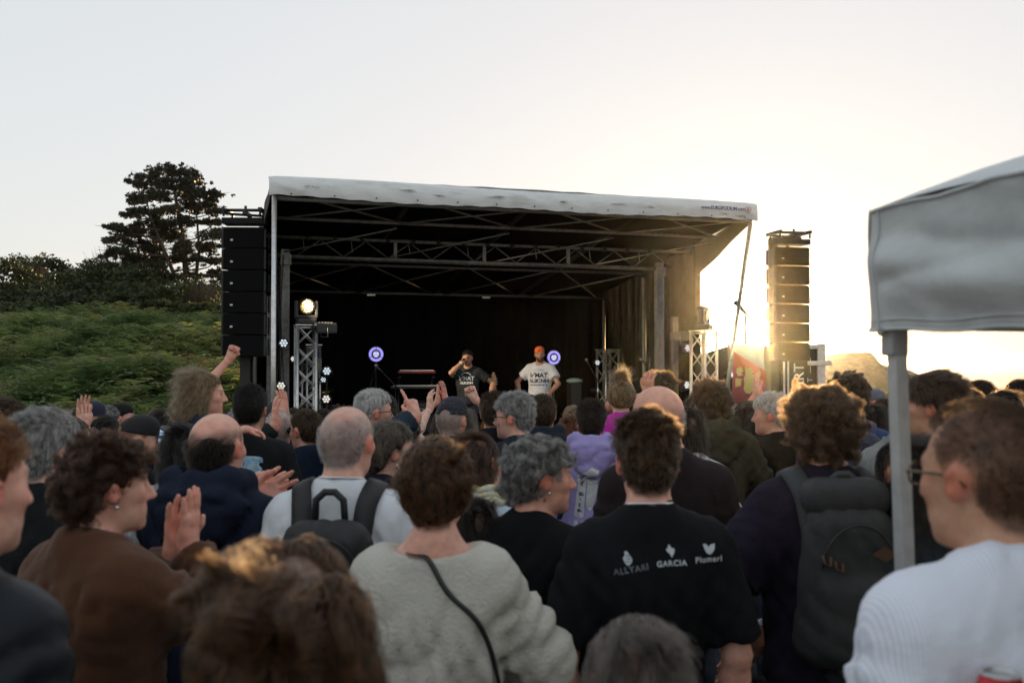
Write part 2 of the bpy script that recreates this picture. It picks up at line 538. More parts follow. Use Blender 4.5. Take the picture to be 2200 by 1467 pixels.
# big wind-shaped pine
TY = 47.0
def pine():
    base = unproj(405, 690, TY)
    gz = float(hill_z(np.array(base.x), np.array(TY))) - .15
    root = empty('pine_tree', (base.x, TY, gz))
    r = random.Random(5)
    def lp(px, py, dy=0.0):
        w = unproj(px, py, TY + dy)
        return Vector((w.x - base.x, dy, w.z - gz))
    trunk = MB()
    stems = [[lp(405, 700), lp(402, 620), lp(396, 540), lp(385, 470), lp(375, 410), lp(368, 375)],
             [lp(404, 660), lp(420, 600, .6), lp(428, 540, .9), lp(424, 480, 1.0), lp(418, 425, 1.0)],
             [lp(400, 650), lp(372, 585, -.7), lp(350, 530, -1.0), lp(325, 470, -1.1), lp(312, 420, -1.1)],
             [lp(403, 640), lp(380, 600, .8), lp(340, 570, 1.4), lp(290, 545, 1.7)]]
    for st, r0 in zip(stems, (.20, .13, .12, .10)):
        trunk.tube(st, [r0 * (1 - .85 * k / (len(st) - 1)) for k in range(len(st))], 8, False)
    # foliage pads: px, py, half width, half height (photo pixels), the pads lie in tiers
    pads = [(310, 378, 24, 8), (345, 372, 30, 10), (395, 374, 32, 11), (368, 366, 22, 8), (290, 392, 18, 7), (425, 392, 22, 8), (335, 395, 40, 12), (385, 395, 42, 13),
            (470, 417, 22, 6), (448, 426, 26, 8), (415, 416, 40, 12), (365, 420, 48, 14), (318, 420, 34, 11), (300, 430, 20, 7), (290, 430, 18, 6),
            (440, 446, 34, 10), (395, 447, 50, 14), (345, 448, 46, 14), (305, 458, 30, 10), (282, 463, 15, 6), (466, 455, 16, 6),
            (420, 474, 44, 12), (365, 478, 46, 14), (318, 482, 38, 12), (462, 478, 20, 8), (258, 492, 24, 9), (240, 488, 12, 5), (285, 500, 34, 12),
            (330, 508, 42, 13), (385, 505, 46, 13), (440, 503, 36, 11), (470, 500, 16, 7), (255, 515, 30, 11), (300, 528, 40, 13), (352, 535, 44, 13),
            (410, 532, 44, 13), (452, 532, 34, 10), (245, 540, 28, 10), (228, 548, 16, 7), (275, 552, 38, 12), (322, 560, 44, 13), (376, 562, 44, 12), (432, 560, 42, 11), (466, 562, 22, 8),
            (255, 572, 34, 11), (300, 585, 42, 12), (350, 590, 42, 12), (400, 590, 34, 9), (448, 588, 34, 9), (270, 600, 38, 12), (320, 612, 40, 11), (240, 590, 24, 10), (470, 603, 18, 6)]
    k_ = TY / FPX
    cs, rs, pr = [], [], []
    limb = MB()
    for px, py, a, b in pads:
        dy = r.uniform(-1.3, 1.3); b *= r.uniform(1.2, 1.9); a *= r.uniform(.95, 1.25)
        c = lp(px, py, dy)
        for j in range(5):
            q = Vector((r.uniform(-.75, .75) * a * k_, r.uniform(-.5, .5), r.uniform(-.45, .45) * b * k_))
            cs.append(tuple(c + q)); f = r.uniform(.30, .52)
            rs.append((a * k_ * f, .38, b * k_ * f * r.uniform(.8, 1.2))); pr.append(int(46 + a * 4.0))
        for j in range(7):   # loose sprigs at the rim keep the outline ragged
            an = r.uniform(0, 6.28); q = Vector((math.cos(an) * a * k_ * r.uniform(.8, 1.25), r.uniform(-.4, .4), math.sin(an) * b * k_ * r.uniform(.7, 1.3) + .03))
            cs.append(tuple(c + q)); f = r.uniform(.05, .12); rs.append((a * k_ * f * 1.6, .12, .05)); pr.append(14)
        # nearest stem point a little lower carries the limb
        cand = [p for st in stems for p in (st[i].lerp(st[i + 1], t) for i in range(len(st) - 1) for t in (0, .33, .66)) if p.z < c.z - .05]
        if cand:
            s = min(cand, key=lambda p: (p - c).length)
            mid = s.lerp(c, .55) + Vector((0, 0, -.10))
            limb.tube([s, mid, c, c + Vector(((c.x - s.x) * .35, 0, .08))], [.045, .03, .016, .006], 5, False)
            for j in range(4):
                e = c + Vector((r.uniform(-1, 1) * a * k_, r.uniform(-.5, .5), r.uniform(-.5, .8) * b * k_))
                limb.tube([mid.lerp(c, r.random()), e], [.012, .004], 4, False)
    for j in range(26):   # bare dead branches low in the crown
        st = r.choice(stems); i = r.randrange(1, len(st) - 2); s = st[i]
        e = s + Vector((r.uniform(-1.3, 1.5), r.uniform(-.8, .8), r.uniform(-.1, .7)))
        limb.tube([s, s.lerp(e, .5) + Vector((0, 0, .08)), e], [.02, .012, .003], 4, False)
    trunk.build('trunk', m_bark, root)
    limb.build('limbs', m_bark, root)
    V, F, R = leaf_cloud(cs, rs, pr, .088, 77, .85, .4, .1)
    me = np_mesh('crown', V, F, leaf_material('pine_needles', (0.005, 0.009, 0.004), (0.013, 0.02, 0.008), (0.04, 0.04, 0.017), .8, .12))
    set_rnd(me, R)
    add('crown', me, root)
    tag(root, 'tall wind-shaped pine tree with layered dark crown on the hill', 'tree')
pine()

# rocky headland on the right
HY = 90.0
def headland():
    prof = [(1560, 842), (1640, 800), (1720, 775), (1768, 767), (1800, 765), (1830, 760), (1858, 755), (1893, 756), (1925, 785), (1948, 786), (1970, 792), (1992, 800), (2012, 812), (2030, 826), (2060, 836), (2110, 850)]
    xs = np.array([unproj(p, 700, HY).x for p, _ in prof]); zs = np.array([unproj(CX, q, HY).z for _, q in prof])
    nx, ny = 150, 50
    gx = np.linspace(xs[0] - 2, xs[-1] + 1, nx); v = np.linspace(0, 1, ny)
    G, W = np.meshgrid(gx, v)
    top = np.interp(G, xs, zs) + .10 * vnoise(G * 1.0, G * 0, 41, 4, 2.2)
    # front face climbs from the foot to the crest, then falls away behind
    foot = -3.4
    rise = np.where(W < .6, sstep(0, .6, W) ** .8, 1 - sstep(.6, 1, W))
    Z = foot + (top - foot) * rise
    Yv = HY - 9 + W * 22
    nz = vnoise(G * 1.0, Yv * 1.0 + Z * .8, 21, 4, 1.1)
    rock = sstep(.15, .75, (G - xs[6]) / (xs[-3] - xs[6]) + .25 * nz)
    Z = Z + (.14 + .30 * rock) * nz * np.sin(np.pi * np.clip(W * 1.25, 0, 1))
    crag = np.abs(vnoise(G * 2 + Z * 1.4, Z * 2.3, 33, 4, 1.3))
    Yv = Yv - rock * crag * 1.6
    V = np.stack([G, Yv, Z], -1).reshape(-1, 3)
    i = np.arange(ny - 1)[:, None] * nx + np.arange(nx - 1)[None]
    F = np.stack([i, i + 1, i + nx + 1, i + nx], -1).reshape(-1, 4)
    m = mat('headland_rock_and_turf', (0.07, 0.07, 0.03), .95)
    nt = m.node_tree; b = nt.nodes['Principled BSDF']
    at = nt.nodes.new('ShaderNodeAttribute'); at.attribute_name = 'rnd'
    ge = nt.nodes.new('ShaderNodeNewGeometry')
    no = nt.nodes.new('ShaderNodeTexNoise'); no.inputs['Scale'].default_value = 1.6; no.inputs['Detail'].default_value = 8; no.inputs['Roughness'].default_value = .7
    nt.links.new(ge.outputs['Position'], no.inputs['Vector'])
    r1 = nt.nodes.new('ShaderNodeValToRGB'); r1.color_ramp.elements[0].position = .35; r1.color_ramp.elements[1].position = .65
    r1.color_ramp.elements[0].color = (.035, .042, .014, 1); r1.color_ramp.elements[1].color = (.13, .125, .05, 1)
    r2 = nt.nodes.new('ShaderNodeValToRGB'); r2.color_ramp.elements[0].position = .38; r2.color_ramp.elements[1].position = .66
    r2.color_ramp.elements[0].color = (.03, .026, .02, 1); r2.color_ramp.elements[1].color = (.20, .175, .13, 1)
    nt.links.new(no.outputs['Fac'], r1.inputs[0]); nt.links.new(no.outputs['Fac'], r2.inputs[0])
    mx = nt.nodes.new('ShaderNodeMix'); mx.data_type = 'RGBA'
    nt.links.new(at.outputs['Fac'], mx.inputs[0]); nt.links.new(r1.outputs[0], mx.inputs[6]); nt.links.new(r2.outputs[0], mx.inputs[7])
    nt.links.new(mx.outputs[2], b.inputs['Base Color'])
    bp = nt.nodes.new('ShaderNodeBump'); bp.inputs['Strength'].default_value = 1; bp.inputs['Distance'].default_value = .35
    nt.links.new(no.outputs['Fac'], bp.inputs['Height']); nt.links.new(bp.outputs[0], b.inputs['Normal'])
    me = np_mesh('headland', V, F, m, True)
    set_rnd(me, (rock + .25 * nz).clip(0, 1).ravel())
    o = add('headland', me)
    tag(o, 'grassy rocky headland above the sea behind the crowd', 'headland', kind='structure')
headland()
fc = MB()
pts = []
for k in range(60):
    pts.append((500 + k * 30, 5 + 3 * math.sin(k * .37) ** 2 + 2 * math.sin(k * .11)))
row0 = [(x, 2480, -3.4) for x, _ in pts]; row1 = [(x, 2500, min(10.5, max(1, z))) for x, z in pts]; row2 = [(x, 2600, -3.4) for x, _ in pts]
fc.sheet([row0, row1, row2])
o = fc.build('distant_coast', mat('distant_coast', (.25, .25, .22), .95, var=.3, vscale=.01))
tag(o, 'faint low coastline on the sea horizon', 'coast', kind='structure')
# ------------------------------------------------------------------ mobile stage
# local frame: x along the front edge (s), y back into the stage (t), z up (world heights)
P1 = unproj(583, 400, 13.0)
P2 = unproj(1625, 455, 15.24)
SA = math.atan2(P2.y - P1.y, P2.x - P1.x)
SW = math.hypot(P2.x - P1.x, P2.y - P1.y)          # width of the roof front
SDEP = 6.0
def st2w(s, t, z):
    return Vector((P1.x + s * math.cos(SA) - t * math.sin(SA), P1.y + s * math.sin(SA) + t * math.cos(SA), z))
def roof_z(t):
    return float(np.interp(t, [0, 1, 2, 3.6, 6], [4.10, 3.93, 3.80, 3.56, 3.22]))
DECK = 0.34

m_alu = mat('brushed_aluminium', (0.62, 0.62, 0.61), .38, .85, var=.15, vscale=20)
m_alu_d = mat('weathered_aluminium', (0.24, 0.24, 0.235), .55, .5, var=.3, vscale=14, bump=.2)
m_galv = mat('galvanised_steel', (0.24, 0.245, 0.245), .5, .5, var=.3, vscale=30)
m_blk = mat('black_painted_metal', (0.012, 0.012, 0.013), .45, var=.3, vscale=10, bump=.1)
m_drape = mat('black_stage_drape', (0.006, 0.006, 0.0065), .95, spec=.04, var=.35, vscale=2, bump=.4, bscale=18, stretch=(3, 3, .3))
m_roofin = mat('black_roof_lining', (0.005, 0.005, 0.0055), .95, spec=.04, var=.3, vscale=3, bump=.3, bscale=8)
m_plast = mat('black_plastic', (0.015, 0.015, 0.016), .4, bump=.1, bscale=200)
m_rub = mat('black_cable', (0.01, 0.01, 0.011), .6)

# white roof tarpaulin with stains
m_tarp = mat('white_roof_tarpaulin', (0.62, 0.64, 0.63), .55, bump=.35, bscale=5, stretch=(.5, 1, 2.2))
def _tarp_stain(m):
    nt = m.node_tree; b = nt.nodes['Principled BSDF']
    tc = nt.nodes.new('ShaderNodeTexCoord'); mp = nt.nodes.new('ShaderNodeMapping'); mp.inputs['Scale'].default_value = (1.1, 1, 5)
    nt.links.new(tc.outputs['Object'], mp.inputs[0])
    n = nt.nodes.new('ShaderNodeTexNoise'); n.inputs['Scale'].default_value = 1.7; n.inputs['Detail'].default_value = 8; n.inputs['Roughness'].default_value = .7
    nt.links.new(mp.outputs[0], n.inputs[0])
    r = nt.nodes.new('ShaderNodeValToRGB')
    r.color_ramp.elements[0].position = .34; r.color_ramp.elements[0].color = (.60, .61, .58, 1)
    r.color_ramp.elements[1].position = .50; r.color_ramp.elements[1].color = (.78, .80, .80, 1)
    nt.links.new(n.outputs['Fac'], r.inputs[0]); nt.links.new(r.outputs[0], b.inputs['Base Color'])
_tarp_stain(m_tarp)

stage = empty('mobile_stage', (P1.x, P1.y, 0), SA)
tag(stage, 'open-fronted mobile concert stage with white roof front and black interior', 'stage')

# deck and skirt
MB().box((SW / 2, 2 + (SDEP - 2) / 2 - .55, DECK - .09), (SW - .3, SDEP - .9, .18)).build('deck', mat('black_stage_deck', (.02, .02, .02), .8, var=.4, vscale=5), stage)
gr = []
for r_ in range(2):
    gr.append([(s, .98 + .03 * math.sin(s * 22 + r_), [DECK - .01, -.5][r_]) for s in np.linspace(.1, SW - .1, 160)])
MB().sheet(gr).build('stage_skirt', m_drape, stage)

# roof skin: top sheet (white outside) and black lining
def roof_grid(dz, s0=0.0, s1=SW, n=26):
    rows = []
    for t in np.linspace(0, SDEP, 14):
        rows.append([(s, t, roof_z(t) + dz + .05 * math.sin(math.pi * s / SW) + .006 * math.sin(s * 9 + t * 4)) for s in np.linspace(s0, s1, n)])
    return rows
MB().sheet(roof_grid(.20)).build('roof_top', m_tarp, stage)
MB().sheet(roof_grid(.12, .03, SW - .03)).build('roof_lining', m_roofin, stage)
# front fascia: slightly sagging, bulging white band with a wrapped top edge
rows = []
for k, zz in enumerate(np.linspace(0, 1, 9)):
    row = []
    for s in np.linspace(-.03, SW + .03, 120):
        top = 4.335 + .012 * math.sin(s * 1.3)
        bot = 4.075 + .012 * math.sin(s * 2.1 + 1) - .02 * (1 - abs(2 * s / SW - 1)) + .006 * math.sin(s * 17)
        wr = .006 * math.sin(s * 11 + zz * 6) * math.sin(zz * 3.14) + .004 * math.sin(s * 31 + zz * 3)
        edge = .05 * max(0, 1 - min(s + .03, SW + .03 - s) / .10)       # corner wraps back
        row.append((s, -.035 + wr - .03 * math.sin(zz * 3.1) + edge + .03 * zz, bot + (top - bot) * zz))
    rows.append(row)
rows.append([(p[0], p[1] + .10, p[2] - .01) for p in rows[-1]])
fas = MB().sheet(rows).build('roof_fascia', m_tarp, stage)
fas.data.materials[0] = m_tarp
mm = mat('fascia_eyelet', (.05, .05, .05), .5, .5)
for s in np.linspace(.25, SW - .25, 13):
    b = MB(); b.lathe([(.011, 0), (.011, .008)], (0, 0, 0), Matrix.Rotation(math.pi / 2, 3, 'X'), 10)
    b.build('eyelet', mm, stage, loc=(s, -.07, 4.10))
b = MB(); rn = random.Random(3)   # scuffs and torn spots in the band
for s, z, w in [(.45, 4.21, .08), (.55, 4.20, .03), (1.7, 4.22, .2), (2.2, 4.18, .12), (2.95, 4.2, .25), (4.0, 4.19, .1), (4.8, 4.2, .22), (5.4, 4.18, .1), (6.6, 4.14, .12), (6.85, 4.12, .16)]:
    for j in range(4):
        x0 = s + rn.uniform(-.05, .05); z0 = z + rn.uniform(-.012, .012)
        b.tube([(x0, -.078, z0), (x0 + w * rn.uniform(.3, .6), -.079, z0 + rn.uniform(-.012, .008)), (x0 + w, -.078, z0 + rn.uniform(-.015, .012))], [.0008, .0035, .0006], 4, False)
b.build('scuff_marks', mat('tarpaulin_scuff', (.16, .15, .13), .8), stage)
# web address and heart emblem at the right end
me = text_mesh('www.EUROPODIUM.com', .074, mat('blue_print', (.05, .08, .22), .6), bold=.0012, space=.9)
add('web_address', me, stage, loc=(SW - .62, -.079, 4.222), rot=(math.pi / 2, 0, 0))
b = MB(); hp = []
for k in range(25):
    a = 2 * math.pi * k / 24
    hp.append((.0032 * 16 * math.sin(a) ** 3, 0, .0032 * (13 * math.cos(a) - 5 * math.cos(2 * a) - 2 * math.cos(3 * a) - math.cos(4 * a))))
b.tube(hp, .0042, 5, False)
hd = b.build('heart_emblem', mat('red_print', (.45, .06, .06), .6), stage, loc=(SW - .19, -.08, 4.215))
add('emblem_letter', text_mesh('A', .075, _mats['red_print'], bold=.001), hd, rot=(math.pi / 2, 0, 0))

# side flaps under the roof edges and the side walls
for sx, nm in ((SW, 'side_flap'), (0, 'side_flap')):
    rows = []
    for w in np.linspace(0, 1, 6):
        rows.append([(sx + (.02 if sx else -.02) + .012 * math.sin(t * 6), t, roof_z(t) + .14 - w * (.08 + .52 * min(1, t / 2.05))) for t in np.linspace(.02, 2.05, 16)])
    MB().sheet(rows).build(nm, mat('brown_side_canvas', (.075, .06, .045), .8, var=.2, vscale=4, bump=.3, bscale=10), stage)
for k in range(7):
    b = MB(); b.lathe([(.016, 0), (.016, .004)], (0, 0, 0), Matrix.Rotation(math.pi / 2, 3, 'Y'), 10)
    t = .3 + k * .27
    b.build('flap_eyelet', m_alu, stage, loc=(SW + .035, t, roof_z(t) + .165 - (.08 + .52 * min(1, t / 2.05))))
def wavy_wall(name, pts, z0, z1fn, m, amp=.035, fr=9):
    L = 0; rows = [[], [], []]
    (x0, y0), (x1, y1) = pts
    n = max(30, int(math.hypot(x1 - x0, y1 - y0) * 22))
    nx, ny = -(y1 - y0), (x1 - x0); q = math.hypot(nx, ny); nx /= q; ny /= q
    for i in range(n + 1):
        f = i / n
        x, y = x0 + (x1 - x0) * f, y0 + (y1 - y0) * f
        d = f * q
        w = amp * (math.sin(d * fr) + .5 * math.sin(d * fr * 2.3 + 1))
        zt = z1fn(y)
        for r_, zz in enumerate((z0, (z0 + zt) / 2, zt)):
            rows[r_].append((x + nx * w * (1.15, 1, .35)[r_], y + ny * w * (1.15, 1, .35)[r_], zz))
    return MB().sheet(rows).build(name, m, stage)
wavy_wall('back_drape', [(.0, SDEP - .12), (SW, SDEP - .12)], DECK, lambda t: roof_z(t) + .20, m_drape)
wavy_wall('side_drape', [(SW - .04, 1.86), (SW - .04, SDEP - .16)], -.3, lambda t: roof_z(t) + .18, m_drape)
wavy_wall('side_drape', [(.03, 2.02), (.03, SDEP - .16)], -.3, lambda t: roof_z(t) + .18, m_drape)
MB().box((SW + .045, 1.86 + 2.03, 1.75), (.02, 4.06, 3.9)).build('outer_side_wall', mat('dark_side_panel', (.05, .042, .035), .7, var=.3, vscale=3, bump=.2), stage)
MB().box((-.05, 2.02 + 1.95, 1.6), (.02, 3.9, 3.5)).build('outer_side_wall', _mats['dark_side_panel'], stage)

# posts
def post(nm, s, t, z0, z1, w=.07, m=m_alu, s1=None, t1=None):
    b = MB()
    a = Vector((s, t, z0)); c = Vector((s if s1 is None else s1, t if t1 is None else t1, z1))
    b.tube([a, c], w / 2, 10)
    return b.build(nm, m, stage)
post('front_post', .045, .06, -.4, 4.08, .07, m_alu)
post('front_post', SW - .55, .5, -.4, 4.05, .065, m_alu_d, SW - .07, .05)
for s in (.36, 6.60):
    b = MB()
    b.box((s, 2.0, 1.65), (.13, .12, 3.9), bevel=.008)
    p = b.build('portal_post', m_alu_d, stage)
    b = MB()
    for sg in (-1, 1):
        b.box((s + sg * .045, 1.937, 1.65), (.018, .012, 3.7))
    b.build('rail', m_galv, p)
    b = MB(); b.box((s, 1.92, 3.44), (.17, .05, .16), bevel=.005)
    b.build('corner_plate', m_alu_d, p)
MB().box((.16, 2.1, 1.3), (.12, .10, 3.2), bevel=.006).build('side_post', m_alu_d, stage)
MB().box((SW - .22, 2.3, 1.2), (.10, .10, 3.0), bevel=.006).build('side_post', m_alu_d, stage)
post('back_post', SW - .12, SDEP - .35, DECK, 3.2, .06, m_galv)
post('back_post', SW - .14, 3.7, DECK, 3.5, .075, m_galv)
# purlins across the roof
def bar(nm, a, b_, r, m, seg=8):
    return MB().tube([a, b_], r, seg).build(nm, m, stage)
bar('purlin', (.1, 1.0, roof_z(1)), (SW - .1, 1.0, roof_z(1)), .024, m_alu_d)
bar('purlin', (.05, .1, 4.06), (SW - .05, .1, 4.06), .03, m_galv)
bar('purlin', (.2, 3.6, roof_z(3.6)), (SW - .2, 3.6, roof_z(3.6)), .022, m_galv)
bar('purlin', (.1, SDEP - .3, 3.24), (SW - .1, SDEP - .3, 3.24), .024, m_galv)
# lattice girder over the opening
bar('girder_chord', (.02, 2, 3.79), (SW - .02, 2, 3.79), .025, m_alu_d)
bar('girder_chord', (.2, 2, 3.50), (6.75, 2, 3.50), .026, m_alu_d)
bar('girder_chord', (.3, 2.22, 3.50), (6.7, 2.22, 3.50), .022, m_galv)
for k in range(18):
    s0 = .55 + k * .35
    bar('girder_web', (s0, 2.03, 3.76 if k % 2 else 3.53), (s0 + .33, 2.03, 3.53 if k % 2 else 3.76), .009, m_galv, 6)
for s in (2.05, 3.5, 4.95):
    MB().box((s, 2.02, 3.645), (.05, .05, .24)).build('girder_upright', m_alu_d, stage)
for s in np.linspace(.7, 6.4, 15):     # clamps and short hanging straps along the girder
    MB().lathe([(.045, -.03), (.045, .03)], (s, 2, 3.79), Matrix.Rotation(math.pi / 2, 3, 'Y'), 10).build('clamp', m_blk, stage)
for s in (.62, 1.35, 2.25, 3.2, 4.35, 5.3, 6.2):
    MB().tube([(s, 1.96, 3.76), (s + .02, 1.95, 3.58)], .008, 5).build('hanging_strap', m_galv, stage)
# ceiling cross bracing
for k in range(4):
    c0 = .15 + k * (SW - .3) / 4; c1 = .15 + (k + 1) * (SW - .3) / 4
    bar('brace', (c0, 1.0, roof_z(1) - .01), (c1 - .15, .1, 4.05), .013, m_galv, 6)
    bar('brace', (c0 + .35, .1, 4.07), (c1, 1.0, roof_z(1) + .01), .016, m_alu_d, 6)
    bar('brace', (c0, 2.05, 3.52), (c1, 1.1, roof_z(1.1) - .05), .012, m_galv, 6)
    bar('brace', (c0 + .1, 3.6, roof_z(3.6) - .02), (c1 - .1, SDEP - .3, 3.25), .013, m_galv, 6)
    bar('brace', (c0 + .1, SDEP - .3, 3.23), (c1 - .1, 3.6, roof_z(3.6) + .01), .014, m_galv, 6)
    if k:
        b = MB(); b.tube([(c0, .05, 4.13), (c0, 2.0, 3.86), (c0, 3.6, 3.6), (c0, SDEP - .2, 3.28)], .04, 6)
        b.build('rafter', m_blk, stage)
for s in (2.3, 4.6):
    MB().box((s, SDEP - .36, 3.20), (.16, .06, .035)).build('bracket', m_alu, stage)
for t, s in ((3.0, SW - .1), (3.5, SW - .11)):
    MB().tube([(s, t, 2.0), (s, t + .02, 1.75)], [.012, .02], 6).build('hanging_hook', m_galv, stage)
# cable runs down the left portal
b = MB()
for j in range(4):
    p = [(.22 + .03 * j + .02 * math.sin(z * 3 + j), 1.9 - .01 * j, z) for z in np.linspace(3.5, .3, 14)]
    b.tube(p, .008, 5, False)
b.build('cable', m_rub, stage)

# ---------------- lattice towers, lights
def truss_tower(s, t, z0, z1, w, label, rz=0.0, m=m_alu):
    root = empty('truss_tower', st2w(s, t, z0), SA + rz)
    H = z1 - z0
    for sx in (-1, 1):
        for sy in (-1, 1):
            MB().tube([(sx * w / 2, sy * w / 2, 0), (sx * w / 2, sy * w / 2, H)], .025 * (w / .26) ** .5, 8).build('chord', m, root)
    n = max(4, int(H / (w * 1.05)))
    for ax in range(4):
        b = MB()
        for k in range(n):
            z = H * k / n; dz = H / n
            sg = 1 if (k + ax) % 2 else -1
            if ax < 2:
                yy = (w / 2) * (1 if ax else -1)
                b.tube([(-sg * w / 2, yy, z + .03), (sg * w / 2, yy, z + dz)], .011, 6)
                b.tube([(sg * w / 2, yy, z + .03), (-sg * w / 2, yy, z + dz)], .0085, 6)
            else:
                xx = (w / 2) * (1 if ax == 2 else -1)
                b.tube([(xx, -sg * w / 2, z + .03), (xx, sg * w / 2, z + dz)], .010, 6)
        for yy in (.03, H - .03):
            if ax < 2: b.tube([(-w / 2, (w / 2) * (1 if ax else -1), yy), (w / 2, (w / 2) * (1 if ax else -1), yy)], .014, 6)
            else: b.tube([((w / 2) * (1 if ax == 2 else -1), -w / 2, yy), ((w / 2) * (1 if ax == 2 else -1), w / 2, yy)], .014, 6)
        b.build('lattice_side', m, root)
    MB().box((0, 0, -.012), (w + .2, w + .2, .02)).build('base_plate', m_galv, root)
    MB().box((0, 0, H + .008), (w + .06, w + .06, .014)).build('top_plate', m_alu, root)
    tag(root, label, 'truss', 'aluminium truss towers')
    return root

def px_st(px, t):
    """s on the line of constant t seen at photo column px"""
    k = (px - CX) / FPX
    ax, ay = P1.x - t * math.sin(SA), P1.y + t * math.cos(SA)
    return (k * ay - ax) / (math.cos(SA) - k * math.sin(SA))
def py_z(px, py, t):
    s = px_st(px, t); w = st2w(s, t, 0)
    return unproj(px, py, w.y).z

def moving_head(s, t, z, label, tilt, pan, lit):
    root = empty('moving_head_light', st2w(s, t, z), SA + pan, (.87, .87, .87))
    MB().box((0, 0, .05), (.30, .28, .10), bevel=.025).build('base', m_plast, root)
    b = MB()
    for sx in (-1, 1):
        b.box((sx * .165, 0, .25), (.05, .13, .30), bevel=.018)
    b.box((0, 0, .13), (.36, .15, .05), bevel=.015)
    b.build('yoke', m_plast, root)
    R = Matrix.Rotation(tilt, 3, 'X')
    b = MB()
    b.lathe([(.085, -.15), (.125, -.12), (.14, -.03), (.14, .06), (.132, .085)], (0, 0, .31), R @ Matrix.Rotation(math.pi / 2, 3, 'X'), 24)
    hd = b.build('lamp_head', m_plast, root)
    ml = mat('warm_led_lens' if lit else 'faint_glow_led_lens', (.5, .45, .3), .15, emit=(1, .72, .24) if lit else (1, .95, .9), estr=.14 if lit else .05)  # lenses of the lamp that is off get a faint added glow too
    k = 0
    pts = [(0, 0)] + [(.042 * math.cos(a), .042 * math.sin(a)) for a in np.arange(6) * math.pi / 3] + [(.087 * math.cos(a), .087 * math.sin(a)) for a in np.arange(12) * math.pi / 6]
    lens = MB().lathe([(.0205, 0), (.0175, .009), (.008, .013)], (0, 0, 0), None, 10).mesh('lens', ml)
    for x, y in pts:
        q = R @ Matrix.Rotation(math.pi / 2, 3, 'X') @ Vector((x, y, .086))
        o = add('lens', lens, hd, loc=q + Vector((0, 0, .31)))
        o.rotation_euler = (R @ Matrix.Rotation(math.pi / 2, 3, 'X')).to_euler()
    rg = MB(); rg.lathe([(.118, .082), (.118, .088), (.09, .089)], (0, 0, .31), R @ Matrix.Rotation(math.pi / 2, 3, 'X'), 24)
    rg.build('lens_ring', mat('lens_glow_plate' if lit else 'lens_dark_plate', (.3, .25, .1) if lit else (.05, .05, .05), .3, emit=(1, .5, .08) if lit else None, estr=.035), hd)
    if lit:      # warm spot added at the lit lamp, turned onto the performers to brighten them
        ld = bpy.data.lights.new('performer_spot', 'SPOT'); ld.energy = 95; ld.color = (1, .80, .55); ld.spot_size = math.radians(64); ld.spot_blend = .6; ld.shadow_soft_size = .12
        lo = bpy.data.objects.new('performer_spot', ld); COL.objects.link(lo)
        lo.location = st2w(s, t, z + .31) + Vector((0, -.2, 0)); tg = st2w(4.2, 2.2, 1.75)
        lo.rotation_euler = (tg - lo.location).to_track_quat('-Z', 'Y').to_euler()
    tag(root, label, 'stage light', 'moving head lights')
    return root

def par_light(s, t, z, label, yaw=0.0, pitch=0.0, r=.075, warm=0, on=.14):
    root = empty('led_par_light', st2w(s, t, z), SA + yaw)
    R = Matrix.Rotation(math.pi / 2 + pitch, 3, 'X')
    MB().lathe([(r * .6, -.12), (r * .95, -.09), (r, 0), (r * 1.06, .012), (r * .9, .014)], (0, 0, 0), R, 20).build('housing', m_plast, root)
    ml = mat('par_lens_%d' % int(warm * 10), (.6, .62, .66), .12, emit=(1, .93, .8) if warm else (.78, .9, 1.0), estr=on)
    for k in range(7):
        a = k * math.pi / 3
        x, y = (0, 0) if k == 6 else (r * .55 * math.cos(a), r * .55 * math.sin(a))
        q = R @ Vector((x, y, .015))
        MB().lathe([(r * .24, 0), (r * .2, .01), (r * .09, .014)], q, R, 10).build('lens', ml, root)
    b = MB(); b.tube([(-r * 1.15, 0, 0), (-r * 1.2, .04, -r), (-r * .4, .09, -r * 1.3), (r * .4, .09, -r * 1.3), (r * 1.2, .04, -r), (r * 1.15, 0, 0)], .008, 5)
    b.build('bracket', m_blk, root)
    tag(root, label, 'stage light', 'small LED par lights')
    return root

T0 = 1.55
sA = px_st(657, T0); zA = py_z(657, 700, T0)
truss_tower(sA, T0, -.4, zA, .27, 'tall aluminium truss tower at the left of the stage, carrying the yellow lit lamp', .0)
moving_head(sA, T0, zA + .02, 'moving head lamp glowing yellow on top of the left truss tower', math.radians(8), .1, True)
sB = px_st(668, 3.0)
truss_tower(sB, 3.0, DECK, py_z(668, 742, 3.0), .22, 'shorter truss tower behind the left truss tower on stage', .25)
sC = px_st(1510, 2.3); 
sC = px_st(1512, 1.1); zC = py_z(1512, 712, 1.1)
truss_tower(sC, 1.1, -.4, zC, .29, 'sunlit truss tower right of the stage carrying a moving head lamp', .35)
moving_head(sC, 1.1, zC + .02, 'unlit moving head lamp on the truss tower at the right of the stage', math.radians(12), .75, False)
sD = px_st(1306, 4.6)
truss_tower(sD, 4.6, DECK, py_z(1306, 752, 4.6), .30, 'slim truss tower at the back right inside the stage', .2)
MB_ = None
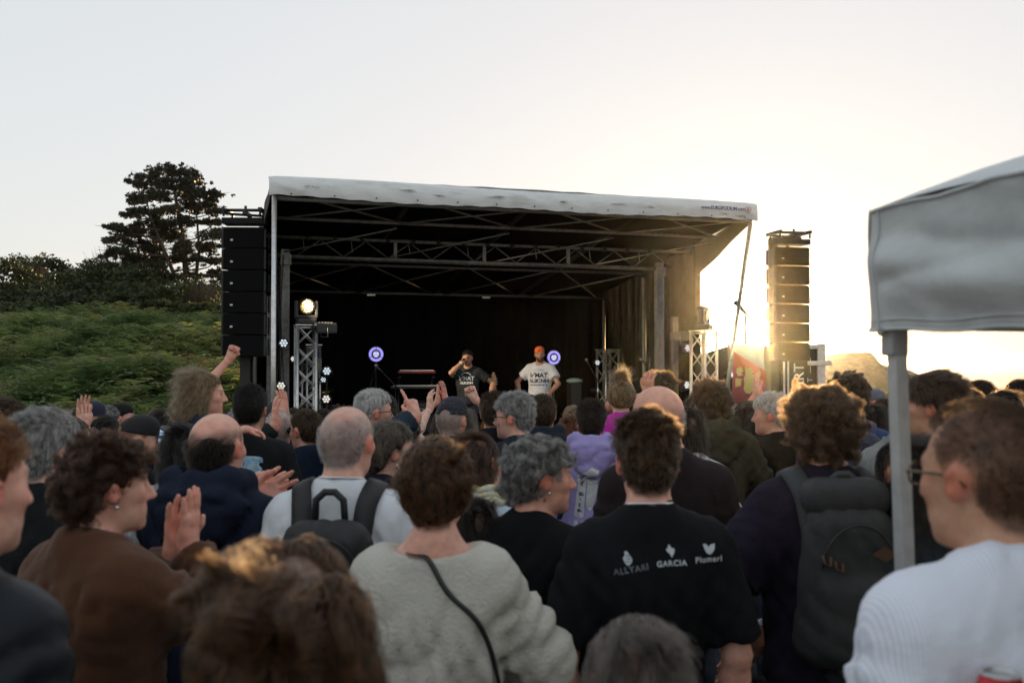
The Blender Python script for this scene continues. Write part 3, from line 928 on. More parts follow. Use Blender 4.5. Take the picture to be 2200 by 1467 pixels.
for i, (px, py, t, lb, kw) in enumerate([
    (609, 737, 1.5, 'upper of two LED par lights clamped left of the left truss tower', {}),
    (604, 829, 1.5, 'lower of two LED par lights clamped left of the left truss tower', dict(warm=1)),
    (631, 771, 1.8, 'small half hidden par light at the edge of the left truss tower', dict(r=.05, warm=1, yaw=-.5)),
    (702, 797, 1.9, 'upper LED par light on the stand right of the left truss tower', {}),
    (695, 815, 2.1, 'small middle LED par light right of the left truss tower', dict(r=.055)),
    (701, 857, 1.9, 'lower LED par light on the stand right of the left truss tower', dict(warm=1)),
    (1478, 748, 1.3, 'LED par light clamped high on the right truss tower', {}),
    (1474, 827, 1.4, 'LED par light low at the right edge of the stage', dict(yaw=.3)),
    (1283, 779, 4.4, 'small LED par light beside the back right truss tower', dict(r=.06)),
    (1281, 838, 4.4, 'dim LED par light low beside the back right truss tower', dict(r=.055, yaw=.8)),
    (1570, 805, 1.0, 'small par light catching the sun right of the right truss tower', dict(r=.055, yaw=.8, warm=1)),
    (1566, 846, 1.0, 'par light low behind the crowd right of the right truss tower', dict(r=.05))]):
    par_light(px_st(px, t), t, py_z(px, py, t), lb, **kw)

def stand(name, px, t, py_top, label, r=.012, base=.25, m=m_blk, zb=DECK):
    s = px_st(px, t); w = st2w(s, t, zb); top = py_z(px, py_top, t) - zb
    root = empty(name, w, SA)
    MB().tube([(0, 0, .05), (0, 0, top)], r, 8).build('pole', m, root)
    for k in range(3):
        a = k * 2.094 + .4
        MB().tube([(0, 0, .3), (base * math.cos(a), base * math.sin(a), .01)], r * .8, 6).build('leg', m, root)
    tag(root, label, 'stand')
    return root, top
stand('light_stand', 702, 1.95, 790, 'black light stand right of the left truss tower carrying par lights', .016)
# lamp bar on the left tower, box light pointing inwards
def profile_light(px, py, t, yaw, label):
    root = empty('profile_spotlight', st2w(px_st(px, t), t, py_z(px, py, t)), SA + yaw)
    MB().box((0, 0, 0), (.16, .34, .15), bevel=.02).build('housing', mat('dark_grey_casing', (.03, .034, .04), .45, bump=.1), root)
    b = MB()
    for k in range(5): b.box((0, -.10 + k * .05, .082), (.13, .018, .014))
    b.build('cooling_fins', m_blk, root)
    MB().lathe([(.06, 0), (.066, .05)], (0, -.17, 0), Matrix.Rotation(math.pi / 2, 3, 'X'), 16).build('lens_barrel', m_blk, root)
    MB().tube([(-.09, 0, 0), (-.1, 0, -.13), (.1, 0, -.13), (.09, 0, 0)], .009, 6).build('bracket', m_galv, root)
    tag(root, label, 'stage light')
profile_light(697, 705, 1.5, math.radians(-68), 'dark box spotlight pointing inwards from the left truss tower')
profile_light(1462, 722, 1.7, math.radians(60), 'brown box spotlight pointing inwards beside the right truss tower')
# dimmer box on rear tower
bx = empty('dimmer_box', st2w(px_st(681, 2.9), 2.9, py_z(681, 785, 2.9)), SA)
MB().box((0, 0, 0), (.14, .1, .24), bevel=.01).build('case', mat('grey_case', (.2, .2, .2), .5, var=.2), bx)
MB().box((.02, -.053, .0), (.03, .006, .1)).build('switch_panel', mat('yellow_tag', (.35, .28, .08), .5), bx)
tag(bx, 'grey dimmer box fixed to the shorter truss tower behind the left one', 'box')

# blue ring lamps on stands
def ring_lamp(px, py, t, label):
    s = px_st(px, t); z = py_z(px, py, t)
    root = empty('blue_ring_lamp', st2w(s, t, DECK), SA)
    h = z - DECK
    R = Matrix.Rotation(math.pi / 2, 3, 'X')
    mb_ = mat('violet_led', (.3, .3, .6), .3, emit=(.36, .31, 1.0), estr=.19)
    mw = mat('pale_violet_led', (.4, .4, .7), .3, emit=(.60, .60, 1.0), estr=.19)
    MB().lathe([(.135, -.03), (.145, 0), (.14, .012)], (0, .02, h), R, 32).build('housing', m_plast, root)
    for k in range(3):
        b = MB(); a0 = math.pi / 2 + k * 2.0944 + .05; a1 = a0 + 2.0944 - .10
        n = 14
        for j in range(n):
            a, c = a0 + (a1 - a0) * j / n, a0 + (a1 - a0) * (j + 1) / n
            q = [(r_ * math.cos(x), -.002, h + r_ * math.sin(x)) for r_, x in ((.085, a), (.13, a), (.13, c), (.085, c))]
            b.bm.faces.new([b.bm.verts.new(v) for v in q])
        b.build('outer_segment', mb_, root)
        b = MB()
        for j in range(8):
            a, c = a0 + .06 + (a1 - a0 - .12) * j / 8, a0 + .06 + (a1 - a0 - .12) * (j + 1) / 8
            q = [(r_ * math.cos(x), -.002, h + r_ * math.sin(x)) for r_, x in ((.006, a), (.055, a), (.055, c), (.006, c))]
            b.bm.faces.new([b.bm.verts.new(v) for v in q])
        b.build('inner_segment', mw, root)
    MB().tube([(0, .02, .02), (0, .02, h - .14)], .012, 8).build('pole', mat('dim_steel', (.1, .1, .1), .4, .6), root)
    MB().lathe([(.16, 0), (.15, .02)], (0, .02, 0), None, 20).build('foot', m_blk, root)
    tag(root, label, 'stage lamp', 'round blue lamps at the back of the stage')
ring_lamp(808, 761, 4.4, 'round blue lamp on a stand at the left back of the stage')
ring_lamp(1190, 768, 4.4, 'round blue lamp behind the seated man in white shirt')

# --- band gear
def keyboard():
    t = 3.0; s = px_st(893, t)
    root = empty('keyboard_stand', st2w(s, t, DECK), SA - .12)
    z1 = py_z(893, 806, t) - DECK; z2 = py_z(880, 838, t) - DECK
    for sx in (-.28, .28):
        MB().tube([(sx, .1, 0), (sx, .05, z1 - .03)], .02, 8).build('upright', m_blk, root)
        MB().tube([(sx, -.2, .02), (sx, .3, .02)], .02, 8).build('foot', m_blk, root)
        for z in (z1 - .03, z2 - .03):
            MB().tube([(sx, .12, z), (sx, -.22, z)], .014, 6).build('arm', m_blk, root)
    tag(root, 'black two-tier keyboard stand at the left of the stage', 'keyboard stand')
    def kb(z, w, col, label, tilt):
        r2 = empty('keyboard', st2w(s, t - .02, DECK + z), SA - .12)
        r2.rotation_euler = (tilt, 0, SA - .12)
        MB().box((0, -.05, .0475), (w, .30, .045), bevel=.012).build('case', col, r2)
        MB().box((0, -.13, .074), (w * .9, .13, .01)).build('white_keys', mat('ivory_keys', (.7, .7, .68), .3), r2)
        b = MB()
        for k in range(28):
            if k % 7 in (0, 1, 3, 4, 5): b.box((-w * .42 + k * w * .03, -.105, .083), (.012, .08, .01))
        b.build('black_keys', m_plast, r2)
        b = MB()
        for k in range(9): b.lathe([(.011, 0), (.009, .014)], (-w * .35 + k * w * .085, .05, .07), None, 8)
        b.build('knobs', mat('grey_knob', (.3, .3, .3), .4), r2)
        tag(r2, label, 'keyboard')
    kb(z1, .62, mat('red_keyboard_case', (.12, .008, .008), .4), 'red keyboard on the upper tier of the stand at stage left', -.04)
    kb(z2, .85, mat('dark_keyboard_case', (.03, .03, .035), .4), 'dark keyboard on the lower tier under the red one', -.03)
keyboard()
def amp(px, py0, py1, t, w, label, m=m_plast, rz=0.):
    s = px_st(px, t); z1 = py_z(px, py0, t)
    root = empty('amplifier', st2w(s, t, DECK), SA + rz)
    h = z1 - DECK
    MB().box((0, 0, h / 2), (w, .3, h), bevel=.012).build('cabinet', m, root)
    MB().box((0, -.155, h * .42), (w * .9, .012, h * .74)).build('grille', mat('amp_grille', (.03, .03, .03), .8, bump=.5, bscale=300), root)
    b = MB()
    for k in range(6): b.lathe([(.012, 0), (.01, .02)], (-w * .35 + k * w * .13, -.15, h * .9), Matrix.Rotation(math.pi / 2, 3, 'X'), 8)
    b.build('knobs', mat('silver_knob', (.6, .6, .6), .3, .8), root)
    MB().tube([(-.08, 0, h), (-.07, 0, h + .03), (.07, 0, h + .03), (.08, 0, h)], .01, 6).build('handle', m_blk, root)
    tag(root, label, 'amplifier')
amp(985, 862, 900, 2.6, .55, 'wide black amplifier cabinet behind the raised hands at stage centre')
amp(903, 866, 900, 2.4, .3, 'small black amplifier with white trim below the keyboards')
def drums():
    t = 4.3; s = px_st(740, t)
    root = empty('drum_kit', st2w(s, t, DECK), SA)
    md = mat('drum_shell', (.03, .012, .008), .3, coat=.4); mh = mat('drum_skin', (.10, .09, .08), .5); mc = mat('brass_cymbal', (.35, .26, .08), .3, .9)
    R = Matrix.Rotation(math.pi / 2, 3, 'X')
    b = MB(); b.lathe([(.28, -.2), (.28, .2)], (0, 0, .29), R, 28); d = b.build('bass_drum', md, root)
    MB().lathe([(.265, .2), (.262, .206)], (0, 0, .29), R, 28).build('drum_head', mh, d)
    MB().lathe([(.29, .17), (.29, .21), (.27, .212)], (0, 0, .29), R, 28).build('hoop', mat('amber_hoop', (.16, .06, .015), .4), d)
    for x, y, z, r_ in ((-.18, -.05, .68, .15), (.18, -.05, .68, .16), (.5, .1, .45, .2), (-.5, .15, .6, .17)):
        d2 = MB().lathe([(r_, -.11), (r_, .11)], (x, y, z), Matrix.Rotation(.2, 3, 'X'), 20).build('tom', md, root)
        MB().lathe([(r_ * .97, .11), (r_ * .96, .116)], (x, y, z), Matrix.Rotation(.2, 3, 'X'), 20).build('drum_head', mh, d2)
    for x, y, z in ((-.62, .1, 1.0), (.62, .1, 1.02), (-.35, .3, 1.08)):
        MB().tube([(x, y, 0), (x, y, z)], .011, 6).build('cymbal_stand', m_galv, root)
        MB().lathe([(.02, .03), (.06, .012), (.21, 0), (.205, -.004)], (x, y, z), Matrix.Rotation(.25, 3, 'X'), 24).build('cymbal', mc, root)
    tag(root, 'drum kit in the dark behind the left truss tower', 'drum kit')
drums()
def guitar(px, pyh, t, label, lean, body_col):
    s = px_st(px, t); zh = py_z(px, pyh, t)
    root = empty('guitar', st2w(s, t, DECK), SA)
    h = zh - DECK
    L = Matrix.Rotation(lean, 3, 'Y')
    def q(x, y, z): return L @ Vector((x, y, z))
    nk = mat('guitar_neck', (.30, .15, .06), .4, var=.2)
    MB().tube([q(0, 0, h * .35), q(0, .04, h * .86)], [.026, .022], 8).build('neck', nk, root)
    b = MB(); b.box(q(0, .045, h * .93), (.05, .018, h * .13), rot=L, bevel=.006)
    hd = b.build('headstock', mat('guitar_headstock', (.38, .24, .10), .4), root)
    b = MB()
    for k in range(3):
        for sx in (-1, 1): b.tube([q(sx * .02, .04, h * (.88 + k * .035)), q(sx * .05, .035, h * (.885 + k * .035))], .007, 6)
    b.build('tuning_pegs', m_alu, hd)
    b = MB()
    pr = [(.0, .0), (.13, .02), (.17, .12), (.13, .2), (.11, .25), (.13, .33), (.10, .40), (.02, .42), (-.02, .42), (-.10, .40), (-.13, .33), (-.11, .25), (-.13, .2), (-.17, .12), (-.13, .02)]
    b.prism([(x, z + .12) for x, z in pr], -.03, .05)
    b.build('body', body_col, root)
    MB().tube([(-.15, -.1, .01), (0, .12, .3), (.15, -.1, .01)], .012, 6).build('stand', m_blk, root)
    tag(root, label, 'guitar', 'guitars standing on stage')
guitar(1046, 798, 3.4, 'guitar with tilted headstock standing just right of the singer', .10, mat('guitar_sunburst', (.25, .10, .03), .25, coat=.5))
guitar(1072, 806, 3.4, 'second guitar, standing upright between the two performers', -.05, mat('guitar_dark_red', (.12, .02, .015), .25, coat=.5))
def mic_stand(px, t, pytop, label, boom, hz=0.0):
    s = px_st(px, t); z = py_z(px, pytop, t)
    root = empty('microphone_stand', st2w(s, t, DECK), SA)
    h = z - DECK
    MB().tube([(0, 0, .03), (0, 0, h * .86)], .011, 6).build('pole', m_blk, root)
    MB().lathe([(.13, 0), (.12, .025), (.02, .03)], (0, 0, 0), None, 20).build('base', m_blk, root)
    MB().tube([(-boom * .4, 0, h * .80), (0, 0, h * .86), (boom, -.05, h)], .009, 6).build('boom', m_blk, root)
    d = Vector((boom, -.05, h * .14)).normalized()
    e = Vector((boom, -.05, h))
    MB().tube([e, e + d * .16], [.014, .018], 8).build('microphone', mat('mic_body', (.05, .05, .05), .4, .5), root)
    MB().ball(e + d * .18, .028).build('mic_grille', mat('mic_grille', (.35, .35, .36), .4, .8), root)
    tag(root, label, 'microphone stand')
mic_stand(1412, 2.3, 787, 'microphone on a boom stand at the right of the stage', -.22)
mic_stand(1282, 3.6, 790, 'thin microphone stand near the back right truss tower', -.14)
mic_stand(795, 3.3, 806, 'thin microphone stand in the dark left of the blue lamp', .05)
mic_stand(850, 2.2, 802, 'tilted microphone stand left of the keyboards', -.2)
# amp covered with a pale cloth
cl = empty('covered_monitor', st2w(px_st(1233, 3.6), 3.6, DECK), SA)
hh = py_z(1233, 818, 3.6) - DECK
MB().box((0, 0, hh * .48), (.2, .25, hh * .96), bevel=.02).build('cabinet', m_plast, cl)
MB().ball((0, -.02, hh), (.15, .16, .055), 3).build('pale_cloth', mat('pale_green_cloth', (.32, .42, .38), .9, var=.2, bump=.6, bscale=12), cl)
tag(cl, 'black cabinet topped with a crumpled pale green cloth on stage', 'cabinet')
# stool under the seated musician
T_S = 2.5
zs_ = py_z(1155, 850, T_S)
so = empty('bar_stool', st2w(px_st(1172, T_S), T_S, DECK), SA)
sh = zs_ - DECK - .06
MB().box((0, 0, sh), (.36, .34, .05), bevel=.02).build('seat', mat('grey_seat_pad', (.12, .13, .14), .8, var=.2), so)
for sx in (-1, 1):
    for sy in (-1, 1):
        MB().tube([(sx * .13, sy * .12, sh - .02), (sx * .18, sy * .17, 0)], .018, 8).build('leg', mat('stool_wood', (.45, .28, .12), .5, var=.2), so)
MB().tube([(-.16, -.15, sh * .4), (.16, -.15, sh * .4)], .012, 6).build('rung', _mats['stool_wood'], so)
tag(so, 'wooden stool with grey seat pad under the seated man', 'stool')

# ---------------- line arrays
m_cab = mat('loudspeaker_black', (0.009, 0.009, 0.010), .55, spec=.2, bump=.15, bscale=120)
m_grl = mat('loudspeaker_grille', (0.006, 0.006, 0.007), .8, spec=.12, bump=.5, bscale=420)
m_badge = mat('white_badge', (.65, .67, .7), .4)
def line_array(px, py0, py1, Yd, n, label, yaw, wpx):
    top = unproj(px, py0, Yd); bot = unproj(px, py1, Yd)
    H = top.z - bot.z; ch = H / n; W = wpx * Yd / FPX
    root = empty('line_array', (top.x, Yd, bot.z), yaw)
    b = MB()
    d = .42
    prof = [(-W / 2, 0), (W / 2, 0), (W * .36, d), (-W * .36, d)]
    def cab_mesh():
        q = MB(); bm = q.bm
        h0, h1 = ch * .012, ch * .985
        lo = [bm.verts.new((x, y, h0 + (ch * .07 if y else 0))) for x, y in prof]; hi = [bm.verts.new((x, y, h1 - (ch * .07 if y else 0))) for x, y in prof]
        bm.faces.new(lo[::-1]); bm.faces.new(hi)
        for i in range(4): bm.faces.new((lo[i], lo[(i + 1) % 4], hi[(i + 1) % 4], hi[i]))
        bmesh.ops.bevel(bm, geom=list(bm.edges), offset=.008, segments=1, affect='EDGES')
        return q.mesh('cabinet', m_cab)
    cm = cab_mesh()
    gm_ = MB().box((0, -.004, ch * .5), (W * .955, .012, ch * .9), bevel=.004).mesh('grille', m_grl)
    bd = MB().box((-W * .28, -.012, ch * .38), (.036, .006, .024)).mesh('badge', m_badge)
    brms = [MB().box((sx * (W / 2 + .012), y_, ch * .5), (.018, w_, ch * h_)).mesh('rigging_bracket', m_blk) for sx in (-1, 1) for y_, w_, h_ in ((.05, .07, .92), (.28, .05, .8))]
    for k in range(n):
        c = add('cabinet', cm, root, loc=(0, 0, ch * k))
        c.rotation_euler = (math.radians(-.6 * (n - k)), 0, 0)
        add('grille', gm_, c); add('badge', bd, c); [add('rigging_bracket', q, c) for q in brms]
    fz = H + .03
    b = MB(); b.box((0, .1, fz + .05), (W * 1.02, .3, .085), bevel=.008); b.build('top_plate', m_cab, root)
    b = MB()
    for sx in (-1, 1):
        b.box((sx * W * .44, .12, fz + .20), (.05, .5, .05), bevel=.006)
        b.tube([(sx * W * .44, -.1, fz + .1), (sx * W * .44, -.1, fz + .2)], .016, 6)
        b.tube([(sx * W * .44, .3, fz + .1), (sx * W * .36, .3, fz + .2)], .016, 6)
    b.tube([(-W * .52, .0, fz + .20), (W * .56, .0, fz + .20)], .022, 8)
    b.tube([(-W * .44, .3, fz + .19), (W * .5, .3, fz + .16)], .02, 8)
    b.box((W * .05, .1, fz + .16), (.05, .36, .05))
    b.tube([(W * .05, .0, fz + .12), (W * .05, 0, fz + .26)], .02, 8)
    b.build('flying_frame', m_blk, root)
    tag(root, label, 'loudspeaker', 'hanging loudspeaker columns')
    return root
line_array(523, 487, 766, 13.9, 6, 'black loudspeaker column left of the stage, in front of the fern hill', .03, 88)
line_array(1702, 530, 776, 16.2, 6, 'sunlit loudspeaker column hanging right of the stage', .20, 78)
def mast(px, Yd, ztop, w, label, dx=0.0, boom=True):
    b0 = unproj(px, 800, Yd)
    root = empty('lifting_mast', (b0.x, Yd, -.4))
    H = ztop + .4
    MB().box((0, 0, H / 2), (w, w, H), bevel=.008).build('column', m_blk, root)
    for k, (x, y) in enumerate(((-.8, -.5), (.8, -.5), (.8, .6), (-.8, .6))):
        MB().tube([(0, 0, .35), (x, y, .06)], .03, 8).build('outrigger', m_blk, root)
    MB().box((0, .12, .9), (.2, .12, .25), bevel=.01).build('winch', m_galv, root)
    if boom:
        b = MB(); b.box((dx / 2, -.2, H - .05), (abs(dx) + .12, .08, .08)); b.tube([(0, -.1, H - .4), (dx * .8, -.2, H - .06)], .022, 8)
        b.build('arm', m_blk, root)
    b = MB(); b.tube([(w * .7 + .02 * math.sin(z * 5), .0, z) for z in np.linspace(.2, H - .2, 16)], .012, 5, False)
    b.build('cable', m_rub, root)
    tag(root, label, 'mast')
mast(529, 14.45, py_z(529, 470, .0) - .3, .15, 'black mast under the left loudspeaker column', -.02)
mast(1662, 16.6, unproj(1662, 512, 16.6).z, .13, 'black lifting mast carrying the right loudspeaker column', .35)

# boom arm seen against the sun, right of the stage
bo = empty('boom_arm', unproj(1602, 850, 19.0))
d0 = unproj(1578, 648, 19) - bo.location; d1 = unproj(1602, 672, 19) - bo.location; d2 = unproj(1625, 695, 19) - bo.location
MB().tube([d0, d0.lerp(d1, .3), d1, d2], [.05, .045, .03, .02], 8).build('arm', m_blk, bo)
MB().tube([Vector((.0, 0, -.8)), d1], .03, 8).build('pole', m_galv, bo)
MB().tube([d0 + Vector((.1, 0, -.08)), d1 + Vector((.02, 0, -.3))], .008, 5).build('stay', m_galv, bo)
tag(bo, 'slanting boom arm silhouetted against the low sun right of the stage', 'boom')

# ---------------- behind the right side: hoarding, flag, truck
hb = empty('hoarding', unproj(1585, 850, 18.6), 0.10)
b = MB()
pl = [(-.85, -1.0), (.95, -1.0), (.95, .92), (.5, .94), (-.1, .95), (-.85, .72)]
b.prism(pl, 0, .05)
b.build('panel', mat('dark_hoarding', (.03, .026, .022), .7, var=.3, vscale=3, bump=.2), hb)
for tx, x, z, sz in (('ATION', .62, .66, .10), ('AC', .66, .44, .07), ('NO', .62, .22, .08), ('ION', .68, .0, .07), ('SE', -.60, .45, .08), ('OM', -.60, .25, .08), ('LA', -.60, .05, .08)):
    add('lettering', text_mesh(tx, sz, mat('grey_lettering', (.22, .22, .22), .6)), hb, loc=(x, -.004, z), rot=(math.pi / 2, 0, 0))
tag(hb, 'dark sponsor hoarding with faded lettering right of the stage', 'hoarding')
fl = empty('flag_banner', unproj(1610, 850, 17.8), .05)
def flag():
    k = 17.8 / FPX
    rows = []
    for z in np.linspace(-.5, 1, 24):
        zz = z * 110 * k
        rows.append([(x * k * (1 + .12 * z) + .02 * math.sin(z * 6) - .02, .03 * math.sin(x * .12 + z * 4), zz) for x in np.linspace(-36, 34, 12)])
    m = mat('flag_red_white', (.5, .06, .06), .8)
    nt = m.node_tree; b_ = nt.nodes['Principled BSDF']
    tc = nt.nodes.new('ShaderNodeTexCoord'); sp = nt.nodes.new('ShaderNodeSeparateXYZ'); nt.links.new(tc.outputs['Object'], sp.inputs[0])
    ma = nt.nodes.new('ShaderNodeMath'); ma.operation = 'MULTIPLY_ADD'; ma.inputs[1].default_value = .62; nt.links.new(sp.outputs[0], ma.inputs[0]); nt.links.new(sp.outputs[2], ma.inputs[2])
    r = nt.nodes.new('ShaderNodeValToRGB'); r.color_ramp.interpolation = 'CONSTANT'
    r.color_ramp.elements[0].color = (.50, .15, .17, 1); r.color_ramp.elements[1].position = .62; r.color_ramp.elements[1].color = (.55, .53, .55, 1)
    e = r.color_ramp.elements.new(.36); e.color = (.55, .17, .09, 1)
    nt.links.new(ma.outputs[0], r.inputs[0]); nt.links.new(r.outputs[0], b_.inputs['Base Color'])
    tr = nt.nodes.new('ShaderNodeBsdfTranslucent'); nt.links.new(r.outputs[0], tr.inputs[0])
    mx = nt.nodes.new('ShaderNodeMixShader'); mx.inputs[0].default_value = .45
    nt.links.new(b_.outputs[0], mx.inputs[1]); nt.links.new(tr.outputs[0], mx.inputs[2]); nt.links.new(mx.outputs[0], nt.nodes['Material Output'].inputs[0])
    MB().sheet(rows).build('cloth', m, fl)
    MB().tube([(-.33, .05, -1.2), (-.36, .05, 1.0)], .018, 8).build('pole', m_galv, fl)
    # pale yellow heraldic shape sewn on the cloth
    b = MB(); my = mat('flag_yellow', (.70, .55, .24), .8)
    def blob(pts):
        b.bm.faces.new([b.bm.verts.new((x * k, -.045, z * k)) for x, z in pts])
    blob([(-10, 62), (-4, 58), (2, 63), (4, 56), (6, 50), (2, 46), (10, 44), (20, 56), (24, 50), (18, 40), (24, 34), (16, 30), (22, 22), (12, 20), (14, 8), (6, 12), (0, 4), (-10, 6), (-14, 14), (-12, 26), (-14, 36), (-10, 46)])
    blob([(-28, 60), (-18, 62), (-14, 52), (-20, 50), (-14, 44), (-26, 42), (-30, 50)])
    blob([(-32, 38), (-18, 36), (-20, 22), (-32, 18)])
    blob([(-12, -14), (2, -13), (4, -26), (-12, -28)])
    b.build('yellow_emblem', my, fl)
flag()
tag(fl, 'red, yellow and white flag banner glowing in the sun', 'flag')
def truck():
    Yd = 17.4
    root = empty('equipment_trailer', unproj(1725, 850, Yd), .03)
    k = Yd / FPX
    root.location.z = 0
    zt = unproj(1725, 741, Yd).z
    md = mat('trailer_black', (.022, .019, .017), .45, var=.2, vscale=4)
    MB().box((0, 1.6, zt / 2 + .15), (92 * k, 3.2, zt - .3), bevel=.01).build('body', md, root)
    x0, x1 = -46 * k, 46 * k
    for x in (x1 - .06,):
        MB().box((x, -.03, zt / 2 + .16), (.14, .06, zt - .28), bevel=.01).build('corner_frame', m_alu, root)
    MB().box((0, -.03, zt - .03), (x1 - x0 + .02, .06, .08), bevel=.01).build('top_frame', m_alu, root)
    MB().box((x1 - .1, -.07, zt - .32), (.42, .05, .08), bevel=.01).build('latch', m_alu, root)
    for x in (x0 + .10, x0 + .03):
        MB().tube([(x, -.05, .2), (x, -.05, zt - .1)], .018, 8).build('door_bar', m_alu, root)
    mw = mat('white_lettering', (.8, .8, .8), .5)
    add('lettering', text_mesh('N\'ART', .255, mw, bold=.002), root, loc=(-.06, -.006, zt - .68), rot=(math.pi / 2, -math.pi / 2, 0))
    add('lettering', text_mesh('E V E N T', .13, mw, bold=.0), root, loc=(.13, -.006, zt - .84), rot=(math.pi / 2, -math.pi / 2, 0))
    MB().box((.135, -.008, zt - .36), (.010, .004, .26)).build('lettering_rule', mw, root)
    for sx in (-1, 1):
        MB().lathe([(.32, -.1), (.34, -.07), (.34, .07), (.32, .1)], (sx * .3, 2.2, .34), Matrix.Rotation(math.pi / 2, 3, 'Y'), 24).build('wheel', m_rub, root)
    tag(root, 'black equipment trailer with white lettering and aluminium frame beside the loudspeakers', 'trailer')
truck()
# barrier rail right of the stage
ba = empty('crowd_barrier', unproj(1575, 880, 15.3), SA)
ba.location.z = ground_z(ba.location.x, 15.3)
b = MB(); b.tube([(-.9, 0, .02), (-.9, 0, 1.4), (.6, 0, 1.4), (.6, 0, .02)], .022, 8); b.build('frame', m_alu, ba)
for k in range(9):
    MB().tube([(-.75 + k * .15, 0, .25), (-.75 + k * .15, 0, 1.4)], .008, 6).build('bar', m_alu, ba)
tag(ba, 'aluminium crowd barrier at the foot of the right truss tower', 'barrier')
# ------------------------------------------------------------------ people: implicit surfaces -> meshes
def A3(v): return np.asarray(v, np.float32)
class Sdf:
    """list of soft-joined primitives; op '+' adds, '-' cuts, '&' keeps the inside"""
    def __init__(s): s.ops = []; s.lo = A3([9, 9, 9]); s.hi = -s.lo; s.warp = None
    def _bb(s, lo, hi):
        s.lo = np.minimum(s.lo, lo); s.hi = np.maximum(s.hi, hi)
    def cone(s, a, b, ra, rb, k=.03, op='+', ripple=None):
        a, b = A3(a), A3(b)
        if op == '+': s._bb(np.minimum(a - ra, b - rb), np.maximum(a + ra, b + rb))
        s.ops.append(('c', a, b, float(ra), float(rb), k, op, ripple)); return s
    def ell(s, c, r, k=.03, op='+', R=None):
        c, r = A3(c), A3(r)
        if op == '+': s._bb(c - r.max(), c + r.max())
        s.ops.append(('e', c, r, None if R is None else A3(R), k, op)); return s
    def plane(s, p, n, k=.004, op='&'):
        n = A3(n); n = n / np.linalg.norm(n)
        s.ops.append(('p', A3(p), n, k, op)); return s
    def fn(s, f, k=.006, op='&'):
        s.ops.append(('f', f, k, op)); return s
    def __call__(s, P):
        d = np.full(len(P), 1.0, np.float32)
        Q = P if s.warp is None else P + s.warp(P)
        m = MARGIN[0]
        X, Y, Z = (np.ascontiguousarray(Q[:, i]) for i in range(3))
        for o in s.ops:
            ix = None
            if o[0] == 'c':
                _, a, b, ra, rb, k, op, rip = o
                rm = max(ra, rb) + m + k
                lo, hi = np.minimum(a, b) - rm, np.maximum(a, b) + rm
                ix = np.nonzero((X > lo[0]) & (X < hi[0]) & (Y > lo[1]) & (Y < hi[1]) & (Z > lo[2]) & (Z < hi[2]))[0]
                if not len(ix): continue
                ba = b - a; l2 = float(ba @ ba) + 1e-9
                x, y, z = X[ix] - a[0], Y[ix] - a[1], Z[ix] - a[2]
                h = np.clip((x * ba[0] + y * ba[1] + z * ba[2]) / l2, 0, 1)
                e = np.sqrt((x - h * ba[0]) ** 2 + (y - h * ba[1]) ** 2 + (z - h * ba[2]) ** 2) - (ra + (rb - ra) * h)
                if rip: e = e - rip[0] * np.sin(h * rip[1] + rip[2] + 2.2 * np.sin(X[ix] * 31 + Z[ix] * 9)) * np.sin(np.pi * np.clip(h, 0.02, .98))
            elif o[0] == 'e':
                _, c, r, R, k, op = o
                rm = r.max() + m + k
                ix = np.nonzero((np.abs(X - c[0]) < rm) & (np.abs(Y - c[1]) < rm) & (np.abs(Z - c[2]) < rm))[0]
                if not len(ix): continue
                x, y, z = X[ix] - c[0], Y[ix] - c[1], Z[ix] - c[2]
                if R is not None: x, y, z = x * R[0, 0] + y * R[1, 0] + z * R[2, 0], x * R[0, 1] + y * R[1, 1] + z * R[2, 1], x * R[0, 2] + y * R[1, 2] + z * R[2, 2]
                x, y, z = x / r[0], y / r[1], z / r[2]
                k0 = np.sqrt(x * x + y * y + z * z) + 1e-9
                x, y, z = x / r[0], y / r[1], z / r[2]
                k1 = np.sqrt(x * x + y * y + z * z) + 1e-9
                e = k0 * (k0 - 1) / k1
            elif o[0] == 'p':
                _, p, n, k, op = o
                e = (P - p) @ n
            else:
                _, f, k, op = o
                e = f(P)
            dd = d if ix is None else d[ix]
            if op == '+':
                hh = np.maximum(k - np.abs(dd - e), 0) / k
                dd = np.minimum(dd, e) - hh * hh * k * .25
            else:
                if op == '-': e = -e
                hh = np.maximum(k - np.abs(dd - e), 0) / k
                dd = np.maximum(dd, e) + hh * hh * k * .25
            if ix is None: d = dd
            else: d[ix] = dd
        return d
MARGIN = [.1]

